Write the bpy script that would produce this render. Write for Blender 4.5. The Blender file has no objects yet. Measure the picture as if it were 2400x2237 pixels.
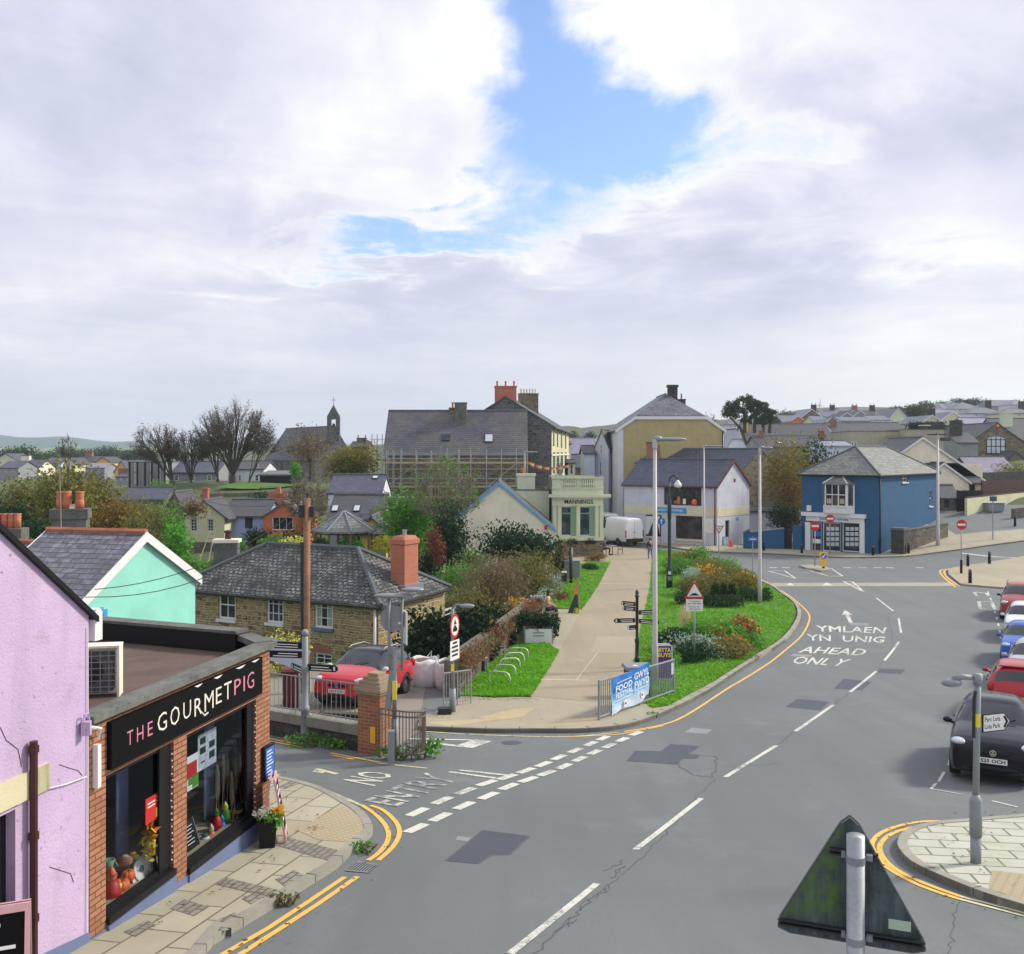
import bpy,bmesh,math,random
from mathutils import Vector,Matrix
R=random.Random(11)
sc=bpy.context.scene
C=sc.collection
V=Vector
# ------------------------------------------------------------------ camera, sky, sun, exposure
CZ,HY,FX=8.7,1060.0,2300.0  # eye height, horizon row and focal length of the 2400x2237 photograph
cd=bpy.data.cameras.new('camera');cam=bpy.data.objects.new('camera',cd);C.objects.link(cam)
cd.sensor_width=36.0;cd.lens=36.0*FX/2400;cd.shift_y=-(1118.5-HY)/2400
cd.clip_start=0.1;cd.clip_end=12000
cam.location=(0,0,CZ);cam.rotation_euler=(math.radians(90),0,0)
sc.camera=cam
sc.view_settings.view_transform='Standard';sc.view_settings.look='None'
sc.view_settings.gamma=1.0;sc.view_settings.exposure=0.38
SUN_AZ,SUN_EL=math.radians(72),math.radians(36)  # azimuth clockwise from +Y (the view direction)
sl=bpy.data.lights.new('sun','SUN');sl.energy=3.3;sl.angle=math.radians(9);sl.color=(1,0.92,0.79)
so=bpy.data.objects.new('sun',sl);C.objects.link(so)
sdir=V((math.sin(SUN_AZ)*math.cos(SUN_EL),math.cos(SUN_AZ)*math.cos(SUN_EL),math.sin(SUN_EL)))
so.rotation_euler=sdir.to_track_quat('Z','Y').to_euler();so.location=(60,30,80)

class NT:
 """small helper round a node tree"""
 def __init__(s,t):s.t=t;s.n=t.nodes;s.l=t.links
 def new(s,typ,**kw):
  n=s.n.new(typ)
  for k,v in kw.items():setattr(n,k,v)
  return n
 def put(s,sock,v):
  if hasattr(v,'is_output'):s.l.new(v,sock)
  elif v is not None:sock.default_value=v
 def math(s,op,a,b=None,c=None,clamp=False):
  n=s.new('ShaderNodeMath',operation=op);n.use_clamp=clamp
  for i,x in enumerate((a,b,c)):
   if x is not None:s.put(n.inputs[i],x)
  return n.outputs[0]
 def mix(s,f,a,b,blend='MIX'):
  n=s.new('ShaderNodeMix',data_type='RGBA',blend_type=blend)
  s.put(n.inputs[0],f);s.put(n.inputs[6],c4(a));s.put(n.inputs[7],c4(b))
  return n.outputs[2]
 def noise(s,vec,scale,detail=3,rough=0.55,dist=0.0):
  n=s.new('ShaderNodeTexNoise');s.put(n.inputs['Vector'],vec)
  n.inputs['Scale'].default_value=scale;n.inputs['Detail'].default_value=detail
  n.inputs['Roughness'].default_value=rough;n.inputs['Distortion'].default_value=dist
  return n.outputs[0]
 def ramp(s,f,stops,interp='LINEAR'):
  n=s.new('ShaderNodeValToRGB');s.put(n.inputs[0],f);cr=n.color_ramp;cr.interpolation=interp
  while len(cr.elements)<len(stops):cr.elements.new(0.5)
  for e,(p,c)in zip(cr.elements,stops):
   e.position=p;e.color=c4(c if isinstance(c,tuple)else(c,c,c))
  return n.outputs[0]
 def maprange(s,v,a,b,c=0.0,d=1.0,smooth=False):
  n=s.new('ShaderNodeMapRange');n.interpolation_type='SMOOTHSTEP' if smooth else 'LINEAR'
  s.put(n.inputs[0],v)
  for i,x in enumerate((a,b,c,d)):n.inputs[i+1].default_value=x
  return n.outputs[0]
def c4(c):
 return tuple(c)+(1.0,)if isinstance(c,(tuple,list))and len(c)==3 else c
def srgb(r,g,b):
 f=lambda x:(x/255/12.92)if x<=10 else((x/255+0.055)/1.055)**2.4
 return(f(r),f(g),f(b))

world=bpy.data.worlds.new('World');sc.world=world;world.use_nodes=True
w=NT(world.node_tree);w.n.clear()
sky=w.new('ShaderNodeTexSky',sky_type='NISHITA');sky.sun_disc=False
sky.sun_elevation=SUN_EL;sky.sun_rotation=SUN_AZ;sky.air_density=1.0;sky.dust_density=0.4;sky.ozone_density=3.0
tc=w.new('ShaderNodeTexCoord');sep=w.new('ShaderNodeSeparateXYZ');w.l.new(tc.outputs['Generated'],sep.inputs[0])
dx,dy,dz=sep.outputs
den=w.math('MAXIMUM',w.math('ABSOLUTE',dy),0.05)
ua=w.math('DIVIDE',dx,den);va=w.math('DIVIDE',dz,den)
# cloud sheet coordinates: the direction pierced through a flat layer overhead
hh=w.math('ADD',w.math('MAXIMUM',dz,0.0),0.10)
cv=w.new('ShaderNodeCombineXYZ');w.l.new(w.math('DIVIDE',dx,hh),cv.inputs[0]);w.l.new(w.math('DIVIDE',dy,hh),cv.inputs[1])
n1=w.noise(cv.outputs[0],0.75,6,0.58,0.4);n2=w.noise(cv.outputs[0],2.3,7,0.62,0.6);n3=w.noise(tc.outputs['Generated'],3.2,6,0.6,0.5)
n4=w.noise(tc.outputs['Generated'],9.0,8,0.64,0.5);n5=w.noise(tc.outputs['Generated'],24.0,8,0.65,0.8)
uu=w.math('ADD',ua,w.math('MULTIPLY',w.math('SUBTRACT',n3,0.5),0.30))
vv=w.math('ADD',va,w.math('MULTIPLY',w.math('SUBTRACT',n2,0.5),0.20))
def blob(px,py,ax,ay,k=1.0,tilt=0.0):
 u0,v0=(px-1200)/FX,(HY-py)/FX
 a=w.math('SUBTRACT',uu,u0);b=w.math('SUBTRACT',vv,v0)
 if tilt:b=w.math('SUBTRACT',b,w.math('MULTIPLY',a,tilt))
 a=w.math('DIVIDE',a,ax/FX);b=w.math('DIVIDE',b,ay/FX)
 e=w.math('ADD',w.math('MULTIPLY',a,a),w.math('MULTIPLY',b,b))
 return w.math('MULTIPLY',w.math('POWER',2.718,w.math('MULTIPLY',e,-1.0)),k)
gap=None
for bl in((1340,60,90,150,.95),(1350,230,190,120,1.1),(1500,320,210,100,1.15,-0.1),(1230,410,170,75,0.9),(1060,530,280,62,0.95,0.12),(800,585,200,40,.5),(1900,330,170,50,.42),(1480,120,70,60,.5),
     (1330,-150,200,200,.9)):
 g=blob(*bl);gap=g if gap is None else w.math('ADD',gap,g)
mask=w.maprange(w.math('ADD',gap,w.math('ADD',w.math('MULTIPLY',w.math('SUBTRACT',n4,0.5),1.5),w.math('MULTIPLY',w.math('SUBTRACT',n5,0.5),.8))),0.22,1.2,0,.95,True)
edge=w.maprange(gap,0.03,0.35,0,1,True)
lit=None
for bl in((700,330,380,200,.55,-.2),(1010,170,200,160,.6),(1250,450,330,70,.75,.05),(1700,70,330,120,.8),(1560,330,120,160,.6),(1930,420,260,70,.7,.15),(560,620,420,60,.4),(1250,20,90,90,.4),(2200,560,300,50,.5),
     (150,160,380,260,-.5),(2200,310,300,110,-.75,.12),(1500,680,700,90,-.5),(2250,60,200,150,.3),(250,540,300,120,-.3),(1120,740,500,70,-.3)):
 g=blob(*bl);lit=g if lit is None else w.math('ADD',lit,g)
# grey undersides and pale tops of the cloud sheet
tone=w.math('ADD',w.math('ADD',w.math('MULTIPLY',n1,0.55),w.math('MULTIPLY',n2,0.30)),w.math('MULTIPLY',n3,0.45))
tone=w.maprange(w.math('ADD',tone,w.math('ADD',w.math('MULTIPLY',lit,.17),w.math('MULTIPLY',w.math('SUBTRACT',n4,.5),.16))),0.45,0.88,0,1)
cl=w.ramp(tone,[(0.0,(.46,.475,.595)),(0.3,(.56,.575,.69)),(0.6,(.70,.705,.77)),(1.0,(.93,.91,.885))])
cl=w.mix(w.math('MULTIPLY',edge,w.maprange(n4,.3,.7,.25,.8)),cl,(.92,.90,.89))
low=w.maprange(dz,0.0,0.16,1,0,True);east=w.maprange(ua,-0.2,0.5,0,1,True)
cl=w.mix(w.math('MULTIPLY',low,0.65),cl,(.74,.755,.81))
cl=w.mix(w.math('MULTIPLY',w.math('MULTIPLY',low,east),0.85),cl,(1.05,.99,.86))
cl10=w.mix(1.0,cl,(10,10,10),'MULTIPLY')
skc=w.mix(1.0,sky.outputs[0],(1.35,1.5,1.72),'MULTIPLY')
fin=w.mix(mask,cl10,skc)
bg=w.new('ShaderNodeBackground');w.l.new(fin,bg.inputs[0]);bg.inputs[1].default_value=0.1
ow=w.new('ShaderNodeOutputWorld');w.l.new(bg.outputs[0],ow.inputs[0])

# ------------------------------------------------------------------ the lie of the land
PRO=[(-30,-3.2),(0,-4.4),(5,-5.2),(12,-6.0),(16,-6.42),(20,-6.76),(26,-7.30),(32,-7.80),(40,-8.27),(55,-8.52),(80,-8.66),(120,-8.8),(400,-9.0)]
def lerp(tab,x):
 if x<=tab[0][0]:return tab[0][1]
 for(a,b),(c,d)in zip(tab,tab[1:]):
  if x<=c:return b+(d-b)*(x-a)/(c-a)
 return tab[-1][1]
def sstep(a,b,x):
 t=min(1,max(0,(x-a)/(b-a)));return t*t*(3-2*t)
def ground(x,y):
 """height of streets, pavements and lawns"""
 z=CZ+(lerp(PRO,y-1.5)+lerp(PRO,y)+lerp(PRO,y+1.5))/3
 return z+0.2*max(0,min(y,99)-81)*sstep(29,37,x)
def U(px,py,Y):
 """world point seen at a photograph pixel at depth Y"""
 return V(((px-1200)/FX*Y,Y,CZ-(py-HY)/FX*Y))
def X(px,Y):return V(((px-1200)/FX*Y,Y))
def G(px,py,dz=0.0):
 """world point where that pixel's sight line meets the ground"""
 s,t=(px-1200)/FX,(py-HY)/FX
 lo,hi,Y=1.0,1.0,1.0
 while Y<160:
  if CZ-t*Y<=ground(s*Y,Y)+dz:break
  lo=Y;Y+=0.5
 hi=Y
 for _ in range(24):
  m=(lo+hi)/2
  if CZ-t*m<=ground(s*m,m)+dz:hi=m
  else:lo=m
 Y=(lo+hi)/2
 return V((s*Y,Y,ground(s*Y,Y)+dz))
def pxw(px,Y):return px/FX*Y
# ------------------------------------------------------------------ materials
MATS={}
def newmat(name):
 m=bpy.data.materials.new(name);m.use_nodes=True
 t=NT(m.node_tree);bs=t.n['Principled BSDF'];MATS[name]=m
 return m,t,bs
def coords(t,kind='Object'):
 return t.new('ShaderNodeTexCoord').outputs[kind]
def bump(t,bs,h,strength=0.3,dist=0.02):
 b=t.new('ShaderNodeBump');b.inputs['Strength'].default_value=strength;b.inputs['Distance'].default_value=dist
 t.put(b.inputs['Height'],h);t.l.new(b.outputs[0],bs.inputs['Normal'])
def plain(name,col,rough=0.6,metal=0.0,var=0.12,scale=3.0,bmp=0.0,fine=40,spec=0.5,coat=0.0):
 m,t,bs=newmat(name);co=coords(t)
 n=t.math('ADD',t.math('MULTIPLY',t.noise(co,scale,4),0.6),t.math('MULTIPLY',t.noise(co,fine,3),0.4))
 d=tuple(max(0,c*(1-var))for c in col);l=tuple(min(1,c*(1+var))for c in col)
 t.l.new(t.ramp(n,[(0.32,d),(0.68,l)]),bs.inputs['Base Color'])
 bs.inputs['Roughness'].default_value=rough;bs.inputs['Metallic'].default_value=metal
 bs.inputs['Specular IOR Level'].default_value=spec
 if coat:bs.inputs['Coat Weight'].default_value=coat;bs.inputs['Coat Roughness'].default_value=0.06
 if bmp:bump(t,bs,t.noise(co,fine,4),bmp,0.01)
 return m
def painted(name,col,dirt=(.2,.18,.15),amount=0.25,rough=0.75,streak=0.5,spots=0.0,bmp=0.25):
 """rendered wall: mottled paint, rain streaks, specks where the coat has gone"""
 m,t,bs=newmat(name);uv=coords(t,'UV')
 mp=t.new('ShaderNodeMapping');mp.inputs['Scale'].default_value=(2.1,0.22,1);t.l.new(uv,mp.inputs[0])
 n1=t.noise(uv,0.9,5,.6);n2=t.noise(mp.outputs[0],1.0,4,.6);n3=t.noise(uv,30,3)
 c=t.mix(t.maprange(n1,.3,.7),tuple(x*.9 for x in col),tuple(min(1,x*1.08)for x in col))
 c=t.mix(t.math('MULTIPLY',t.maprange(n2,.5,.8),amount*streak*2,clamp=True),c,dirt)
 c=t.mix(t.math('MULTIPLY',t.maprange(t.noise(uv,2.2,7,.72),.56,.75),amount,clamp=True),c,dirt)
 if spots:
  c=t.mix(t.math('MULTIPLY',t.maprange(t.noise(uv,9,6,.75),.62,.68),spots,clamp=True),c,(.16,.13,.16))
 t.l.new(c,bs.inputs['Base Color']);bs.inputs['Roughness'].default_value=rough
 if bmp:bump(t,bs,t.math('ADD',n3,t.math('MULTIPLY',t.noise(uv,8,4),.6)),bmp,0.02)
 return m
def brick(name,c1,c2,mortar,bw=.225,bh=.075,ms=.010,var=.5,bmp=.5):
 m,t,bs=newmat(name);uv=coords(t,'UV')
 b=t.new('ShaderNodeTexBrick');t.l.new(uv,b.inputs['Vector'])
 b.inputs['Color1'].default_value=c4(c1);b.inputs['Color2'].default_value=c4(c2);b.inputs['Mortar'].default_value=c4(mortar)
 b.inputs['Scale'].default_value=1.0;b.inputs['Mortar Size'].default_value=ms;b.inputs['Brick Width'].default_value=bw;b.inputs['Row Height'].default_value=bh
 b.inputs['Mortar Smooth'].default_value=.2
 c=t.mix(t.maprange(t.noise(uv,1.1,5,.65),.3,.75,0,var),b.outputs[0],tuple(x*.42 for x in c1))
 c=t.mix(t.maprange(t.noise(uv,60,2),.3,.7,0,.25),c,tuple(x*.6 for x in c2))
 t.l.new(c,bs.inputs['Base Color']);bs.inputs['Roughness'].default_value=.85
 bump(t,bs,t.math('ADD',t.math('MULTIPLY',b.outputs[1],-1.0),t.math('MULTIPLY',t.noise(uv,50,2),.25)),bmp,.012)
 return m
def stone(name,cols,mortar,size=.34,mw=.05,flat=2.1,moss=None):
 """rubble brought to rough courses: blocks of mixed colour and size in pale joints"""
 m,t,bs=newmat(name);uv=coords(t,'UV')
 ns=t.new('ShaderNodeTexNoise');t.l.new(uv,ns.inputs[0]);ns.inputs['Scale'].default_value=2.6;ns.inputs['Detail'].default_value=3
 wv=t.new('ShaderNodeVectorMath',operation='MULTIPLY_ADD');t.l.new(ns.outputs[1],wv.inputs[0]);wv.inputs[1].default_value=(.30,.16,0);t.l.new(uv,wv.inputs[2])
 fac=mor=None
 for k,(bw,bh,of)in enumerate(((size*1.25,size/flat*1.2,.37),(size*.72,size/flat*.6,.43))):
  b=t.new('ShaderNodeTexBrick',offset=of,squash=1.35,squash_frequency=3);t.l.new(wv.outputs[0],b.inputs['Vector']);b.inputs['Color1'].default_value=(0,0,0,1);b.inputs['Color2'].default_value=(1,1,1,1);b.inputs['Mortar'].default_value=(.5,.5,.5,1)
  b.inputs['Scale'].default_value=1;b.inputs['Brick Width'].default_value=bw;b.inputs['Row Height'].default_value=bh;b.inputs['Mortar Size'].default_value=mw*size*.62;b.inputs['Mortar Smooth'].default_value=.6
  if fac is None:fac,mor=b.outputs[0],b.outputs[1]
  else:
   sel=t.maprange(t.noise(uv,1.5,2),.50,.52);fac=t.mix(sel,fac,b.outputs[0]);mor=t.math('ADD',t.math('MULTIPLY',mor,t.math('SUBTRACT',1.0,sel)),t.math('MULTIPLY',b.outputs[1],sel))
 c=t.ramp(fac,[(i/(len(cols)-1),k)for i,k in enumerate(cols)])
 c=t.mix(t.maprange(t.noise(uv,14,4,.7),.3,.75,0,.55),c,tuple(x*.45 for x in cols[0]))
 c=t.mix(t.maprange(t.noise(uv,3.5,3,.6),.4,.7,0,.5),c,cols[-2])
 c=t.mix(t.maprange(mor,.35,.8),c,mortar)
 if moss:c=t.mix(t.maprange(t.noise(uv,.9,6,.7),.5,.72,0,.8),c,moss)
 t.l.new(c,bs.inputs['Base Color']);bs.inputs['Roughness'].default_value=.9
 bump(t,bs,t.math('ADD',t.math('MULTIPLY',mor,-1.0),t.math('MULTIPLY',t.noise(uv,25,3),.5)),.7,.03)
 return m
def slate(name,col,var=.35,lichen=None,amt=.5,bw=.32,bh=.2,gap=.018,rough=.55,lscale=1.0,fine=10.0):
 m,t,bs=newmat(name);uv=coords(t,'UV')
 b=t.new('ShaderNodeTexBrick');t.l.new(uv,b.inputs['Vector'])
 b.inputs['Color1'].default_value=c4(tuple(x*(1-var)for x in col));b.inputs['Color2'].default_value=c4(tuple(min(1,x*(1+var))for x in col))
 b.inputs['Mortar'].default_value=c4(tuple(x*.3 for x in col));b.inputs['Scale'].default_value=1;b.inputs['Mortar Size'].default_value=gap
 b.inputs['Brick Width'].default_value=bw;b.inputs['Row Height'].default_value=bh;b.inputs['Mortar Smooth'].default_value=.3
 c=t.mix(t.maprange(t.noise(uv,.55,5,.65),.35,.7,0,.45),b.outputs[0],tuple(x*.55 for x in col))
 if lichen:
  k=t.math('MULTIPLY',t.maprange(t.noise(uv,lscale,4,.6),.36,.62),t.maprange(t.noise(uv,fine,5,.7),.44,.60))
  k=t.math('MULTIPLY',k,t.maprange(b.outputs[1],.2,.8,1,0))
  c=t.mix(t.math('MULTIPLY',k,amt,clamp=True),c,lichen)
 t.l.new(c,bs.inputs['Base Color']);bs.inputs['Roughness'].default_value=rough
 # each course is tilted a little so that its lower edge stands proud
 sx=t.new('ShaderNodeSeparateXYZ');t.l.new(uv,sx.inputs[0])
 saw=t.math('SUBTRACT',1.0,t.math('FRACT',t.math('DIVIDE',sx.outputs[1],bh)))
 bump(t,bs,t.math('ADD',t.math('ADD',saw,t.math('MULTIPLY',b.outputs[1],-.8)),t.math('MULTIPLY',t.noise(uv,18,3),.35)),.6,.02)
 return m
def leafm(name,cols,trans=.25,rough=.6):
 m,t,bs=newmat(name)
 g=t.new('ShaderNodeNewGeometry');co=coords(t)
 k=t.math('ADD',t.math('MULTIPLY',g.outputs['Random Per Island'],.65),t.math('MULTIPLY',t.maprange(t.noise(co,.9,3),.3,.7),.35))
 cols=[tuple(min(.8,x*(1.0 if 'dark' in name else 1.3))for x in c)for c in cols]
 t.l.new(t.ramp(k,[(i/(len(cols)-1),c)for i,c in enumerate(cols)]),bs.inputs['Base Color'])
 bs.inputs['Roughness'].default_value=rough;bs.inputs['Specular IOR Level'].default_value=.15
 tr=t.new('ShaderNodeBsdfTranslucent');tr.inputs[0].default_value=c4(cols[-1])
 ms=t.new('ShaderNodeMixShader');ms.inputs[0].default_value=trans
 t.l.new(bs.outputs[0],ms.inputs[1]);t.l.new(tr.outputs[0],ms.inputs[2]);t.l.new(ms.outputs[0],t.n['Material Output'].inputs[0])
 return m
def clearglass(name,tint=(.85,.9,.95),refl=.12):
 m,t,bs=newmat(name)
 tr=t.new('ShaderNodeBsdfTransparent');tr.inputs[0].default_value=c4(tint)
 gl=t.new('ShaderNodeBsdfGlossy');gl.inputs[1].default_value=.03;gl.inputs[0].default_value=(.4,.45,.5,1)
 fr=t.new('ShaderNodeFresnel');fr.inputs[0].default_value=1.3
 k=t.math('ADD',t.math('MULTIPLY',fr.outputs[0],1.0),refl*.2,clamp=True)
 ms=t.new('ShaderNodeMixShader');t.l.new(k,ms.inputs[0]);t.l.new(tr.outputs[0],ms.inputs[1]);t.l.new(gl.outputs[0],ms.inputs[2])
 t.l.new(ms.outputs[0],t.n['Material Output'].inputs[0])
 return m
def darkglass(name,col=(.012,.016,.022),rough=.04,var=(.08,.09,.1),spec=.5):
 m,t,bs=newmat(name);co=coords(t)
 t.l.new(t.mix(t.maprange(t.noise(co,1.3,3),.45,.75),col,var),bs.inputs['Base Color'])
 bs.inputs['Roughness'].default_value=rough;bs.inputs['Specular IOR Level'].default_value=spec
 return m
def carpaint(name,col,metal=0.0,rough=.28):
 m,t,bs=newmat(name)
 bs.inputs['Base Color'].default_value=c4(col);bs.inputs['Roughness'].default_value=rough;bs.inputs['Metallic'].default_value=metal;bs.inputs['Specular IOR Level'].default_value=.15
 bs.inputs['Coat Weight'].default_value=.45;bs.inputs['Coat Roughness'].default_value=.04
 return m
def asphalt(name,base,patch=.2,bands=True):
 m,t,bs=newmat(name);co=coords(t)
 big=t.noise(co,.12,5,.6);mid=t.noise(co,.9,5,.6);fin=t.noise(co,55,3,.7);agg=t.noise(co,160,2,.6)
 c=t.mix(t.maprange(big,.35,.68),tuple(x*.82 for x in base),tuple(x*1.12 for x in base))
 c=t.mix(t.maprange(mid,.35,.75,0,patch*2),c,(base[0]*1.0,base[1]*.95,base[2]*1.02))
 c=t.mix(t.maprange(fin,.35,.68,0,.5),c,tuple(x*.62 for x in base))
 c=t.mix(t.maprange(agg,.58,.72,0,.55),c,tuple(min(1,x*1.7)for x in base))
 c=t.mix(t.maprange(t.noise(co,.35,8,.75),.62,.72,0,.35),c,tuple(x*.5 for x in base))
 mp=t.new('ShaderNodeMapping');mp.inputs['Rotation'].default_value=(0,0,math.radians(28));mp.inputs['Scale'].default_value=(1.1,.05,1);t.l.new(co,mp.inputs[0])
 if bands:c=t.mix(t.maprange(t.noise(mp.outputs[0],1.0,4,.6),.42,.70,0,.55),c,tuple(x*.74 for x in base));c=t.mix(t.maprange(t.noise(co,2.4,6,.8,.5),.66,.74,0,.7),c,tuple(x*.45 for x in base));c=t.mix(t.maprange(t.noise(co,.5,6,.7),.56,.72,0,.5),c,tuple(min(1,x*1.22)for x in base))
 t.l.new(c,bs.inputs['Base Color']);bs.inputs['Roughness'].default_value=.82
 bump(t,bs,t.math('ADD',fin,agg),.35,.008)
 return m
def roadpaint(name,col,under,wear=.5,scale=9):
 m,t,bs=newmat(name);co=coords(t)
 k=t.math('ADD',t.math('MULTIPLY',t.noise(co,scale,6,.75),.6),t.math('MULTIPLY',t.noise(co,70,3),.4))
 k=t.math('ADD',k,t.math('MULTIPLY',t.math('SUBTRACT',t.noise(co,.8,3),.5),.35))
 t.l.new(t.mix(t.maprange(k,.68-wear*.3,.80-wear*.3),col,under),bs.inputs['Base Color'])
 bs.inputs['Roughness'].default_value=.75;bump(t,bs,t.noise(co,80,2),.3,.006)
 return m
def paving(name,c1,c2,joint,bw,bh,rot=0.0,ms=.015,offset=.5,moss=None):
 m,t,bs=newmat(name);co=coords(t)
 mp=t.new('ShaderNodeMapping');mp.inputs['Rotation'].default_value=(0,0,rot);t.l.new(co,mp.inputs[0])
 b=t.new('ShaderNodeTexBrick',offset=offset);t.l.new(mp.outputs[0],b.inputs['Vector'])
 b.inputs['Color1'].default_value=c4(c1);b.inputs['Color2'].default_value=c4(c2);b.inputs['Mortar'].default_value=c4(joint)
 b.inputs['Scale'].default_value=1;b.inputs['Mortar Size'].default_value=ms;b.inputs['Brick Width'].default_value=bw;b.inputs['Row Height'].default_value=bh
 c=t.mix(t.maprange(t.noise(co,.7,6,.65),.35,.75,0,.4),b.outputs[0],tuple(x*.6 for x in c1))
 c=t.mix(t.maprange(t.noise(co,45,3),.4,.7,0,.3),c,tuple(x*.7 for x in c2))
 if moss:c=t.mix(t.math('MULTIPLY',t.maprange(t.noise(co,1.6,5,.7),.5,.7),.6),c,moss)
 t.l.new(c,bs.inputs['Base Color']);bs.inputs['Roughness'].default_value=.85
 bump(t,bs,t.math('ADD',t.math('MULTIPLY',b.outputs[1],-1.0),t.math('MULTIPLY',t.noise(co,60,2),.2)),.5,.012)
 return m

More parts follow.
